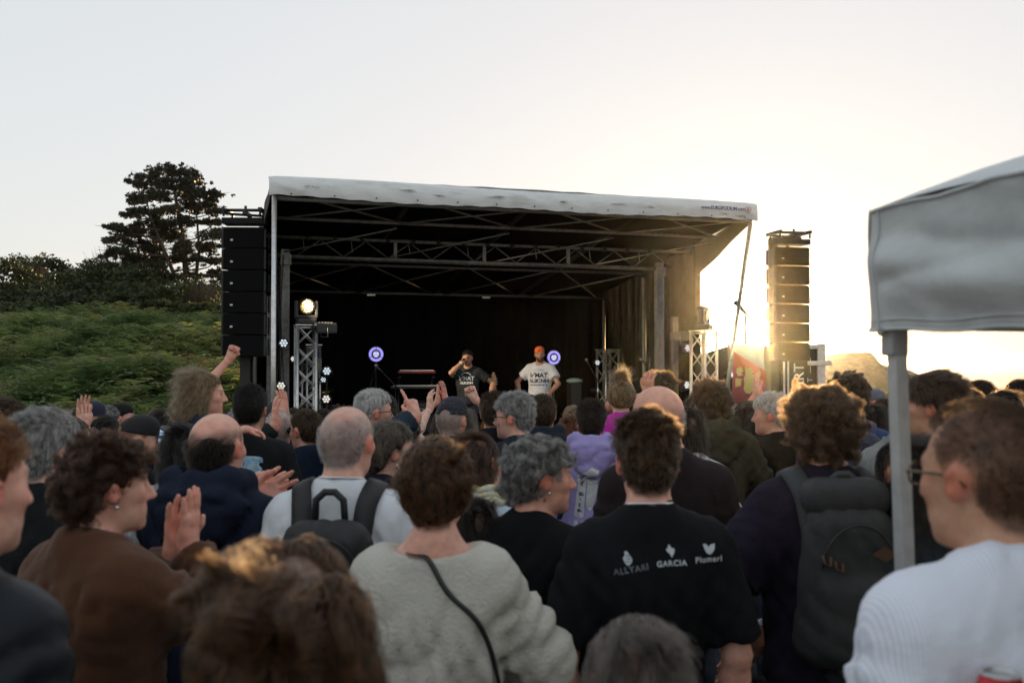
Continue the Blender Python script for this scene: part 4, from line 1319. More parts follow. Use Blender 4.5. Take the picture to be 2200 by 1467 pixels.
def polygonise(f, vox, lo=None, hi=None, pad=.02, slack=.0):
    """surface nets over a sparse grid"""
    lo = np.array(f.lo if lo is None else lo, np.float64) - pad; hi = np.array(f.hi if hi is None else hi, np.float64) + pad
    B = 4
    MARGIN[0] = B * vox * 1.15 + slack + .012
    nb = np.maximum(1, np.ceil((hi - lo) / (vox * B)).astype(int)) + 1
    n = nb * B
    cx = [lo[i] + (np.arange(nb[i]) + .5) * B * vox - vox * .5 for i in range(3)]
    C = np.stack(np.meshgrid(*cx, indexing='ij'), -1).reshape(-1, 3).astype(np.float32)
    dc = f(C)
    act = np.abs(dc) < B * vox * .87 * 1.25 + slack + vox
    D = np.repeat(np.repeat(np.repeat(np.where(dc < 0, -1., 1.).astype(np.float32).reshape(nb), B, 0), B, 1), B, 2)
    bi = np.argwhere(act.reshape(nb))
    off = np.stack(np.meshgrid(np.arange(B), np.arange(B), np.arange(B), indexing='ij'), -1).reshape(-1, 3)
    idx = (bi[:, None, :] * B + off[None]).reshape(-1, 3)
    P = (lo + idx * vox).astype(np.float32)
    D[idx[:, 0], idx[:, 1], idx[:, 2]] = f(P)
    S = D < 0
    s8 = np.zeros(tuple(n - 1), np.int8)
    for dx in (0, 1):
        for dy in (0, 1):
            for dz in (0, 1):
                s8 += S[dx:n[0] - 1 + dx, dy:n[1] - 1 + dy, dz:n[2] - 1 + dz]
    cells = np.argwhere((s8 > 0) & (s8 < 8))
    vid = np.full(tuple(n - 1), -1, np.int32); vid[cells[:, 0], cells[:, 1], cells[:, 2]] = np.arange(len(cells))
    acc = np.zeros((len(cells), 3)); cnt = np.zeros(len(cells))
    cor = [(0, 0, 0), (1, 0, 0), (0, 1, 0), (1, 1, 0), (0, 0, 1), (1, 0, 1), (0, 1, 1), (1, 1, 1)]
    vals = [D[cells[:, 0] + c[0], cells[:, 1] + c[1], cells[:, 2] + c[2]] for c in cor]
    for a, b in ((0, 1), (2, 3), (4, 5), (6, 7), (0, 2), (1, 3), (4, 6), (5, 7), (0, 4), (1, 5), (2, 6), (3, 7)):
        va, vb = vals[a], vals[b]
        m = (va < 0) != (vb < 0)
        t = np.where(m, va / np.where(m, va - vb, 1), 0)
        p = np.array(cor[a]) + t[:, None] * (np.array(cor[b]) - np.array(cor[a]))
        acc += np.where(m[:, None], p, 0); cnt += m
    V = lo + (cells + acc / np.maximum(cnt, 1)[:, None]) * vox
    Fs = []
    for ax in range(3):
        sl0 = [slice(None)] * 3; sl1 = [slice(None)] * 3
        sl0[ax] = slice(0, n[ax] - 1); sl1[ax] = slice(1, n[ax])
        ch = S[tuple(sl0)] != S[tuple(sl1)]
        u, w = (ax + 1) % 3, (ax + 2) % 3
        e = np.argwhere(ch)
        e = e[(e[:, u] > 0) & (e[:, w] > 0) & (e[:, u] < n[u] - 1) & (e[:, w] < n[w] - 1)]
        if not len(e): continue
        def cid(du, dw):
            c = e.copy(); c[:, u] -= du; c[:, w] -= dw
            return vid[c[:, 0], c[:, 1], c[:, 2]]
        q = np.stack([cid(1, 1), cid(0, 1), cid(0, 0), cid(1, 0)], 1)
        flip = ~S[e[:, 0], e[:, 1], e[:, 2]]
        q[flip] = q[flip][:, ::-1]
        Fs.append(q[(q >= 0).all(1)])
    F = np.concatenate(Fs) if Fs else np.zeros((0, 4), int)
    return V.astype(np.float32), F

def normals_of(f, V, e=.004):
    MARGIN[0] = max(MARGIN[0], .1)
    g = np.stack([f(V + A3(d) * e) - f(V - A3(d) * e) for d in np.eye(3)], -1)
    return g / (np.linalg.norm(g, axis=1)[:, None] + 1e-9)

# ---------------- shading
def skin_material():
    m = bpy.data.materials.new('skin')
    m.use_nodes = True
    nt = m.node_tree; b = nt.nodes['Principled BSDF']
    at = nt.nodes.new('ShaderNodeAttribute'); at.attribute_name = 'col'
    no = nt.nodes.new('ShaderNodeTexNoise'); no.inputs['Scale'].default_value = 45; no.inputs['Detail'].default_value = 4
    tc = nt.nodes.new('ShaderNodeTexCoord'); nt.links.new(tc.outputs['Object'], no.inputs[0])
    r = nt.nodes.new('ShaderNodeMapRange'); r.inputs[1].default_value = .3; r.inputs[2].default_value = .7; r.inputs[3].default_value = .88; r.inputs[4].default_value = 1.1
    nt.links.new(no.outputs['Fac'], r.inputs[0])
    mx = nt.nodes.new('ShaderNodeMix'); mx.data_type = 'RGBA'; mx.blend_type = 'MULTIPLY'; mx.inputs[0].default_value = 1
    nt.links.new(at.outputs['Color'], mx.inputs[6]); nt.links.new(r.outputs[0], mx.inputs[7])
    nb_ = nt.nodes.new('ShaderNodeTexNoise'); nb_.inputs['Scale'].default_value = 14; nb_.inputs['Detail'].default_value = 6; nb_.inputs['Roughness'].default_value = .65
    nt.links.new(tc.outputs['Object'], nb_.inputs[0])
    rr = nt.nodes.new('ShaderNodeValToRGB'); rr.color_ramp.elements[0].position = .36; rr.color_ramp.elements[1].position = .66
    rr.color_ramp.elements[0].color = (1.0, .80, .76, 1); rr.color_ramp.elements[1].color = (1.0, 1.0, .98, 1)
    nt.links.new(nb_.outputs['Fac'], rr.inputs[0])
    mx2 = nt.nodes.new('ShaderNodeMix'); mx2.data_type = 'RGBA'; mx2.blend_type = 'MULTIPLY'; mx2.inputs[0].default_value = 1
    nt.links.new(mx.outputs[2], mx2.inputs[6]); nt.links.new(rr.outputs[0], mx2.inputs[7])
    nt.links.new(mx2.outputs[2], b.inputs['Base Color'])
    b.inputs['Roughness'].default_value = .52; b.inputs['Specular IOR Level'].default_value = .38
    b.inputs['Subsurface Weight'].default_value = .12; b.inputs['Subsurface Radius'].default_value = (.012, .004, .002); b.inputs['Subsurface Scale'].default_value = .6
    bp = nt.nodes.new('ShaderNodeBump'); bp.inputs['Strength'].default_value = .12; bp.inputs['Distance'].default_value = .004
    n2 = nt.nodes.new('ShaderNodeTexNoise'); n2.inputs['Scale'].default_value = 190; nt.links.new(tc.outputs['Object'], n2.inputs[0])
    nt.links.new(n2.outputs['Fac'], bp.inputs['Height']); nt.links.new(bp.outputs[0], b.inputs['Normal'])
    return m
M_SKIN = skin_material()

_hm = {}
def hair_material(c1, c2):
    """strand colour varies from strand to strand between c1 and c2"""
    key = (c1, c2)
    if key in _hm: return _hm[key]
    m = bpy.data.materials.new('hair_strands'); m.use_nodes = True
    nt = m.node_tree
    for n in list(nt.nodes): nt.nodes.remove(n)
    out = nt.nodes.new('ShaderNodeOutputMaterial'); h = nt.nodes.new('ShaderNodeBsdfHairPrincipled')
    h.parametrization = 'COLOR'
    hi = nt.nodes.new('ShaderNodeHairInfo'); r = nt.nodes.new('ShaderNodeValToRGB')
    r.color_ramp.elements[0].color = (*c1, 1); r.color_ramp.elements[1].color = (*c2, 1)
    r.color_ramp.elements[0].position = .15; r.color_ramp.elements[1].position = .9
    ge = nt.nodes.new('ShaderNodeNewGeometry'); sn = nt.nodes.new('ShaderNodeTexNoise'); sn.inputs['Scale'].default_value = 42; sn.inputs['Detail'].default_value = 2
    nt.links.new(ge.outputs['Position'], sn.inputs['Vector'])
    mr = nt.nodes.new('ShaderNodeMapRange'); mr.inputs[1].default_value = .38; mr.inputs[2].default_value = .64; nt.links.new(sn.outputs['Fac'], mr.inputs[0])
    mv = nt.nodes.new('ShaderNodeMath'); mv.operation = 'MULTIPLY_ADD'; mv.inputs[1].default_value = .55; nt.links.new(mr.outputs[0], mv.inputs[0])
    mw = nt.nodes.new('ShaderNodeMath'); mw.operation = 'MULTIPLY'; mw.inputs[1].default_value = .5; nt.links.new(hi.outputs['Random'], mw.inputs[0]); nt.links.new(mw.outputs[0], mv.inputs[2])
    nt.links.new(mv.outputs[0], r.inputs[0]); nt.links.new(r.outputs[0], h.inputs['Color'])
    h.inputs['Roughness'].default_value = .35; h.inputs['Radial Roughness'].default_value = .5
    pb = nt.nodes.new('ShaderNodeBsdfPrincipled'); pb.inputs['Roughness'].default_value = .42; pb.inputs['Specular IOR Level'].default_value = .35
    nt.links.new(r.outputs[0], pb.inputs['Base Color'])
    mxs = nt.nodes.new('ShaderNodeMixShader'); mxs.inputs[0].default_value = .32
    nt.links.new(pb.outputs[0], mxs.inputs[1]); nt.links.new(h.outputs[0], mxs.inputs[2]); nt.links.new(mxs.outputs[0], out.inputs[0])
    m2 = bpy.data.materials.new('hair_mass'); m2.use_nodes = True
    nt = m2.node_tree; b = nt.nodes['Principled BSDF']
    tc = nt.nodes.new('ShaderNodeTexCoord'); mp = nt.nodes.new('ShaderNodeMapping'); mp.inputs['Scale'].default_value = (1, 1, .25)
    no = nt.nodes.new('ShaderNodeTexNoise'); no.inputs['Scale'].default_value = 70; no.inputs['Detail'].default_value = 5
    nt.links.new(tc.outputs['Object'], mp.inputs[0]); nt.links.new(mp.outputs[0], no.inputs[0])
    r = nt.nodes.new('ShaderNodeValToRGB'); r.color_ramp.elements[0].color = (*[c * .45 for c in c1], 1); r.color_ramp.elements[1].color = (*[c * .75 for c in c2], 1)
    r.color_ramp.elements[0].position = .35; r.color_ramp.elements[1].position = .7
    nt.links.new(no.outputs['Fac'], r.inputs[0]); nt.links.new(r.outputs[0], b.inputs['Base Color'])
    b.inputs['Roughness'].default_value = .6; b.inputs['Specular IOR Level'].default_value = .2
    bp = nt.nodes.new('ShaderNodeBump'); bp.inputs['Strength'].default_value = .9; bp.inputs['Distance'].default_value = .008
    nt.links.new(no.outputs['Fac'], bp.inputs['Height']); nt.links.new(bp.outputs[0], b.inputs['Normal'])
    _hm[key] = (m, m2)
    return _hm[key]

def cloth(name, col, rough=.85, var=.18, weave=.35, knit=False, stripe=None, sheen=.15, col2=None, vscale=6):
    if max(col) < .06: sheen = 0
    m = mat(name, col, rough, var=var, vscale=vscale, bump=weave, bscale=110 if knit else 34, sheen=sheen, spec=.12, col2=col2)
    if stripe and 'striped' not in m:
        nt = m.node_tree; b = nt.nodes['Principled BSDF']
        tc = nt.nodes.new('ShaderNodeTexCoord'); sp = nt.nodes.new('ShaderNodeSeparateXYZ'); nt.links.new(tc.outputs['Object'], sp.inputs[0])
        w = nt.nodes.new('ShaderNodeMath'); w.operation = 'SINE'; k = nt.nodes.new('ShaderNodeMath'); k.operation = 'MULTIPLY'; k.inputs[1].default_value = stripe[0]
        nt.links.new(sp.outputs[stripe[1]], k.inputs[0]); nt.links.new(k.outputs[0], w.inputs[0])
        r = nt.nodes.new('ShaderNodeMapRange'); r.inputs[1].default_value = -.2; r.inputs[2].default_value = .4
        nt.links.new(w.outputs[0], r.inputs[0])
        mx = nt.nodes.new('ShaderNodeMix'); mx.data_type = 'RGBA'; mx.inputs[6].default_value = (*col, 1); mx.inputs[7].default_value = (*stripe[2], 1)
        nt.links.new(r.outputs[0], mx.inputs[0]); nt.links.new(mx.outputs[2], b.inputs['Base Color'])
        m['striped'] = 1
    return m

# ---------------- head (frame: face looks along +y, origin mid head)
def head_sdf(f, T, R, sc=1.0, fem=False, chin=1.0):
    def q(p): return T + R @ (A3(p) * sc)
    E = lambda c, r, k=.02, op='+', Rl=None: f.ell(q(c), A3(r) * sc, k * sc, op, R if Rl is None else R @ Rl)
    C = lambda a, b, ra, rb, k=.012: f.cone(q(a), q(b), ra * sc, rb * sc, k * sc)
    E((0, -.010, .036), (.0745, .094, .080))
    E((0, -.042, .012), (.066, .064, .068), .03)
    E((0, .030, -.022), (.060, .058, .082), .03)
    E((0, .034, -.066), (.050, .050, .044), .025)
    E((0, .068, -.096 * chin), (.022, .020, .018), .022)
    C((-.030, .077, .026), (.030, .077, .026), .011, .011, .018)
    E((.042, .056, -.014), (.022, .022, .020), .02); E((-.042, .056, -.014), (.022, .022, .020), .02)
    E((.031, .094, .008), (.015, .012, .011), .012, '-'); E((-.031, .094, .008), (.015, .012, .011), .012, '-')
    E((.031, .074, .007), (.0125, .0125, .0115), .004); E((-.031, .074, .007), (.0125, .0125, .0115), .004)
    C((0, .086, .016), (0, .109, -.026), .0075, .0115, .012)
    E((.010, .097, -.030), (.0085, .010, .008), .008); E((-.010, .097, -.030), (.0085, .010, .008), .008)
    C((-.017, .082, -.055), (.017, .082, -.055), .0065, .0065, .008); C((-.015, .080, -.066), (.015, .080, -.066), .0075, .0075, .008)
    for sg in (-1, 1):
        Re = np.array(Euler((0, sg * .18, -sg * .32)).to_matrix())
        E((sg * .079, -.012, -.002), (.0085, .020, .031), .008, '+', Re)
        E((sg * .090, -.006, .002), (.0075, .0105, .017), .006, '-', Re)

HL_A = np.radians([0, 35, 58, 72, 84, 96, 112, 128, 150, 180])
def hairline(q, z_front=.064, recede=0.0, nape=-.082):
    """signed field, negative where hair grows; q in head frame, unscaled"""
    a = np.arctan2(np.abs(q[:, 0]), q[:, 1])
    thr = np.interp(a, HL_A, [z_front, z_front + recede * .6, z_front - .008 + recede, .034, -.02, .012, .0, -.045, nape + .006, nape])
    return (thr - q[:, 2])

def paint_head(V, N, T, R, sc, skin, hairc, style, rng, beard=0.0, beardc=None, brow=True, fem=False, blush=.5, nskin=None):
    """per-vertex colour of the body"""
    q = ((V - T) @ R) / sc
    col = np.tile(A3(skin), (len(V), 1))
    near = (np.sqrt((q ** 2).sum(1)) < .150) * 1.0
    if nskin is not None: near[nskin:] = 0
    red = A3([min(1, skin[0] * 1.10), skin[1] * .62, skin[2] * .58])
    def mixc(w, c):
        nonlocal col
        w = w * near
        col = col * (1 - w[:, None]) + A3(c) * w[:, None]
    g = lambda c, s: np.exp(-(((q - A3(c)) / s) ** 2).sum(1))
    ear = np.maximum(g((.08, -.012, -.002), .03), g((-.08, -.012, -.002), .03)) * (np.abs(q[:, 0]) > .070)
    mixc(np.clip(ear * 1.2, 0, .85) * blush * 1.5 if blush < .66 else np.clip(ear * 1.2, 0, .9), red)  # ears: natural redness plus backlit glow painted into the skin colour
    mixc(np.clip(g((0, .105, -.024), .022) * .45 + (g((.045, .07, -.022), .028) + g((-.045, .07, -.022), .028)) * .5, 0, .7) * blush, red)
    lips = np.exp(-((q[:, 2] + .0605) / .010) ** 2) * (q[:, 1] > .072) * (np.abs(q[:, 0]) < .026)
    mixc(np.clip(lips, 0, 1) * .75, [skin[0] * .78, skin[1] * .42, skin[2] * .42])
    for sg in (-1, 1):
        w = np.exp(-(((q[:, 0] - sg * .031) / .017) ** 2) ** 2 - ((q[:, 2] - .0265) / .005) ** 2) * (q[:, 1] > .06)
        if brow: mixc(np.clip(w, 0, 1) * .8, A3(hairc) * .7)
        w = np.exp(-(((q[:, 0] - sg * .031) / .013) ** 2) ** 2 - (((q[:, 2] - .0075) / .0062) ** 2) ** 2) * (q[:, 1] > .068)
        mixc(np.clip(w, 0, 1) * .85, (.05, .035, .03))
    if beard:
        a = np.abs(q[:, 0])
        w = sstep(-.034, -.048, q[:, 2]) * sstep(.0, .02, q[:, 1]) * (1 - .85 * np.clip(lips, 0, 1)) * sstep(-.14, -.10, q[:, 2])
        side = sstep(-.005, -.03, q[:, 2]) * sstep(.050, .060, a) * sstep(-.005, .01, q[:, 1]) * sstep(.05, .035, q[:, 1])
        mixc(np.clip(np.maximum(w, side), 0, 1) * beard, beardc or A3(hairc))
    # scalp
    if style:
        h = hairline(q, **{k: v for k, v in style.items() if k in ('z_front', 'recede', 'nape')})
        w = sstep(.006, -.010, h) * (q[:, 2] > -.15)
        if style.get('bald'):
            r = style['bald']
            cr = np.sqrt((q[:, 0] / .95) ** 2 + ((q[:, 1] + .012) * .78) ** 2)
            up = sstep(style.get('bz', .035), style.get('bz', .035) + .035, q[:, 2] + .02 * np.sin(q[:, 0] * 60 + 1) * .3)
            w = w * (1 - r * up)
        w = w * (np.abs(q[:, 0]) < .0765) * (1 - np.clip(ear * 2, 0, 1))
        w = w * (.86 + .14 * np.sin(q[:, 0] * 140 + 3 * np.sin(q[:, 2] * 90)) * np.sin(q[:, 1] * 120 + 2 * np.sin(q[:, 0] * 70)))
        mixc(np.clip(w * style.get('cover', .95), 0, 1), A3(hairc) * style.get('scalp', .8))
    return np.clip(col, 0, 1)

# ---------------- hands: wrist at origin, fingers along +z, palm faces +y, thumb towards +x (mirrored by sx)
def hand_sdf(f, W, fd, pn, sx, pose='relaxed', sc=1.0):
    z = A3(fd) / np.linalg.norm(fd); y = A3(pn); y = y - z * (y @ z); y = y / np.linalg.norm(y); x = np.cross(y, z) * sx
    R = np.stack([x, y, z], 1)
    def q(p): return A3(W) + R @ (A3(p) * sc)
    curl = dict(flat=(.06, .08, .06), relaxed=(.35, .45, .3), fist=(1.45, 1.65, 1.0), point=(1.3, 1.5, .9), grip=(.75, .85, .6), spread=(.15, .2, .15))[pose]
    kx = [.030, .010, -.011, -.030]; ln = [.074, .082, .076, .060]; spread = [.10, .03, -.04, -.13]
    if pose == 'spread': spread = [.24, .07, -.10, -.28]
    if pose in ('fist', 'grip'): spread = [.02, 0, -.01, -.03]
    for i in range(4):
        a = A3((kx[i] * .55, 0, .012)); k = A3((kx[i], .002 if i in (0, 3) else -.002, .088 - (.006 if i == 3 else 0)))
        f.cone(q(a), q(k), .0150 * sc, .0125 * sc, .014 * sc)
        f.cone(q((kx[i] * .75, .008, .03)), q(k * .8), .010 * sc, .010 * sc, .012 * sc)
        p = k; ang = 0.0; c = curl if not (pose == 'point' and i == 0) else (.12, .1, .1)
        j = 1 + .15 * math.sin(i * 2.1 + 1) if pose in ('relaxed', 'grip', 'spread') else 1
        for s_, fr, r0, r1 in ((0, .46, .0098, .0090), (1, .31, .0090, .0082), (2, .23, .0082, .0068)):
            ang += c[s_] * j
            d = A3((math.sin(spread[i]) * math.cos(ang), math.sin(ang), math.cos(ang)))
            e = p + d * ln[i] * fr
            f.cone(q(p), q(e), r0 * sc, r1 * sc, .004 * sc)
            p = e
    f.cone(q((0, 0, -.02)), q((0, 0, .03)), .024 * sc, .026 * sc, .02 * sc)
    # thumb leaves the side of the palm near its base
    tb = A3((.024, .008, .025))
    if pose in ('fist', 'grip', 'point'):
        pts = [tb, A3((.042, .026, .052)), A3((.026, .046, .074)), A3((.006, .052, .084))]
    elif pose == 'flat':
        pts = [tb, A3((.044, .012, .056)), A3((.050, .014, .088)), A3((.050, .014, .108))]
    else:
        pts = [tb, A3((.048, .018, .050)), A3((.062, .026, .080)), A3((.064, .030, .102))]
    for a, b, r0, r1 in zip(pts, pts[1:], (.0155, .0115, .0100), (.0120, .0102, .0078)):
        f.cone(q(a), q(b), r0 * sc, r1 * sc, .008 * sc)
    return f

def ik(S, W, l1, l2, pole):
    S, W, pole = A3(S), A3(W), A3(pole)
    d = W - S; L = np.linalg.norm(d)
    if L > (l1 + l2) * .995:
        W = S + d / L * (l1 + l2) * .995; d = W - S; L = np.linalg.norm(d)
    a = (l1 * l1 - l2 * l2 + L * L) / (2 * L); h = math.sqrt(max(0, l1 * l1 - a * a))
    n = d / L; pv = pole - n * (pole @ n); pv = pv / (np.linalg.norm(pv) + 1e-9)
    return S + n * a + pv * h, W

def fold_fn(seed, amp, fz=1.0):
    """soft cloth creases: ridged waves, mostly diagonal and hanging"""
    r = np.random.default_rng(seed)
    ws = []
    for _ in range(9):
        a = r.uniform(-1.3, 1.3)
        fr = r.uniform(28, 88)
        ws.append((A3([math.cos(a) * fr, r.uniform(-.6, .6) * fr, math.sin(a) * fr * .55 * fz]), r.uniform(0, 6.28), r.uniform(.4, 1)))
    env = [(A3(r.normal(0, 7, 3)), r.uniform(0, 6.28)) for _ in ws]
    def g(P):
        wv = .03 * np.sin(P @ A3([13, 7, 11]) + seed) 
        o = 0
        for (w, ph, am), (e, ep) in zip(ws, env):
            o = o + am * np.abs(np.sin(P @ w + ph + wv * 30)) ** .7 * (.5 + .5 * np.sin(P @ e + ep))
        return amp * (o / 2.6 - .5)
    return g

# ---------------- strands
def curves_obj(name, PTS, rad, m, parent):
    """PTS (n,k,3)"""
    n, k, _ = PTS.shape
    cu = bpy.data.hair_curves.new(name)
    cu.add_curves([k] * n)
    cu.attributes['position'].data.foreach_set('vector', PTS.astype(np.float32).ravel())
    ra = cu.attributes.get('radius') or cu.attributes.new('radius', 'FLOAT', 'POINT')
    prof = np.linspace(1, .35, k)[None, :] * rad
    ra.data.foreach_set('value', np.repeat(prof, n, 0).astype(np.float32).ravel())
    cu.materials.append(m)
    return add(name, cu, parent)

def strands(V, N, n, L, k, lift, flow, rng, curl=0.0, cfreq=40.0, grav=0.0, jit=.25, clump=0.0, nclump=120, lvar=.35, taper=None):
    """roots V with normals N; flow: (n,3)->(n,3) preferred direction field"""
    i = rng.integers(0, len(V), n)
    p = V[i] + rng.normal(0, .0025, (n, 3)); nr = N[i]
    out = np.empty((n, k, 3), np.float32); out[:, 0] = p - nr * .003
    Ls = L * (1 + rng.uniform(-lvar, lvar, n)) if taper is None else L * taper(p) * (1 + rng.uniform(-lvar, lvar, n))
    st = (Ls / (k - 1))[:, None]
    rj = rng.normal(0, jit, (n, 3))
    ph = rng.uniform(0, 6.28, n); sg = np.where(rng.random(n) < .5, -1, 1)
    base = p.copy()
    for j in range(1, k):
        fl = flow(base)
        d = fl + nr * lift * (1 - .6 * j / k) + rj + A3([0, 0, -grav * j / k])
        d = d / (np.linalg.norm(d, axis=1)[:, None] + 1e-9)
        base = base + d * st
        q = base
        if curl:
            u = np.cross(d, nr); u = u / (np.linalg.norm(u, axis=1)[:, None] + 1e-9); w = np.cross(d, u)
            t = ph + sg * cfreq * (st[:, 0] * j)
            q = base + (u * np.cos(t)[:, None] + w * np.sin(t)[:, None]) * curl * min(1, j / 2.0)
        out[:, j] = q
    if clump:
        c = rng.integers(0, n, nclump)
        roots = out[:, 0]; cr = roots[c]
        best = np.zeros(n, int)
        for s in range(0, n, 2000):
            best[s:s + 2000] = ((roots[s:s + 2000, None] - cr[None]) ** 2).sum(-1).argmin(1)
        tgt = out[c][best]
        w = (np.linspace(0, 1, k) ** .8 * clump)[None, :, None]
        out = out * (1 - w) + (tgt + (roots - roots[c][best])[:, None] * .25) * w
    return out
SKIN = dict(fair=(.66, .43, .33), pink=(.70, .41, .32), tan=(.52, .31, .21), olive=(.42, .25, .165), brown=(.20, .105, .06), pale=(.72, .51, .41))
HAIRC = dict(black=((.005, .0045, .004), (.014, .011, .009)), dark=((.007, .005, .0035), (.024, .014, .008)), brown=((.012, .007, .004), (.095, .05, .024)),
             auburn=((.014, .006, .0035), (.065, .024, .010)), chestnut=((.014, .0065, .003), (.13, .055, .021)), blonde=((.09, .055, .025), (.36, .25, .13)),
             grey=((.10, .097, .093), (.46, .45, .44)), white=((.28, .275, .27), (.72, .71, .70)), saltpepper=((.03, .029, .028), (.34, .33, .32)), ginger=((.07, .022, .007), (.26, .095, .028)),
             ash=((.025, .019, .014), (.15, .12, .09)), browngrey=((.025, .019, .015), (.15, .12, .10)))

def rotm(yaw=0, pitch=0, roll=0):
    return np.array((Matrix.Rotation(math.radians(yaw), 3, 'Z') @ Matrix.Rotation(math.radians(pitch), 3, 'X') @ Matrix.Rotation(math.radians(roll), 3, 'Y')), np.float32)

def _arms(sp, w, fem):
    """returns {side: (S, E, W, fingerdir, palmnormal, pose)} in local coordinates"""
    out = {}
    for sg, sd in ((1, 'R'), (-1, 'L')):
        S = A3((sg * (.150 if fem else .170) * w, -.012, 1.378))
        a = sp.get('arms', {}).get(sd, sp.get('arm', 'hang'))
        l1, l2 = .295, .255
        if isinstance(a, str):
            if a == 'hang': W = S + A3((sg * .075, .06, -.525)); pole = A3((sg * .6, -.8, 0)); fd = (sg * -.02, .15, -1); pn = (-sg, .1, 0); ps = 'relaxed'
            elif a == 'front': W = S + A3((-sg * .02, .22, -.30)); pole = A3((sg * 1, -.6, -.6)); fd = (-sg * .6, .8, .1); pn = (-sg * .3, 0, 1); ps = 'grip'
            elif a == 'clap': W = A3((sg * .035, .33, 1.27)); pole = A3((sg * 1, -.2, -.8)); fd = (-sg * .05, .45, .85); pn = (-sg, .0, 0); ps = 'flat'
            elif a == 'fold': W = A3((sg * .04, .24, 1.12)); pole = A3((sg * 1, -.4, -.5)); fd = (-sg, .4, .1); pn = (0, -1, 0); ps = 'relaxed'
            elif a == 'up': W = S + A3((sg * .02, .10, .50)); pole = A3((sg * 1, -.3, 0)); fd = (0, .1, 1); pn = (-sg, .3, 0); ps = 'spread'
            elif a == 'none': continue
        else:
            W, pole, fd, pn, ps = a['w'], a.get('pole', (sg, -.3, -.8)), a.get('fd', (0, .3, 1)), a.get('pn', (-sg, 0, 0)), a.get('pose', 'flat')
            W = A3(W); l1 *= a.get('len', 1); l2 *= a.get('len', 1)
        E, W = ik(S, W, l1, l2, pole)
        out[sd] = (S, E, W, fd, pn, ps)
    return out

def body_sdf(sp, arms, T, R, hsc, w, fem, inflate=0.0):
    f = Sdf()
    head_sdf(f, T, R, hsc, fem)
    nb = A3((0, -.022, 1.44)); nt = T + R @ (A3((0, -.028, -.055)) * hsc)
    nr = .047 if fem else .055
    f.cone(nb, nt, nr * 1.10, nr * .98, .025)
    f.cone(nt, T + R @ (A3((0, .01, -.075)) * hsc), nr * .9, nr * .75, .03)
    g = .0
    f.cone((0, -.03, 1.468), (.12 * w, -.015, 1.392), .042, .043, .05); f.cone((0, -.03, 1.468), (-.12 * w, -.015, 1.392), .042, .043, .05)
    f.ell((0, 0, 1.27), (.155 * w, .098, .19), .05)
    f.ell((0, 0, 1.00), (.14 * w, .095, .20), .06)
    for sd, (S, E, W, fd, pn, ps) in arms.items():
        f.cone(S, E, .047 * (.88 if fem else 1), .037 * (.9 if fem else 1), .04)
        m = E + (W - E) * .3
        f.cone(E, m, .037 * (.9 if fem else 1), .040 * (.86 if fem else 1), .02)
        f.cone(m, W, .040 * (.86 if fem else 1), .026 * (.92 if fem else 1), .02)
    f.plane((0, 0, .86), (0, 0, -1))
    return f

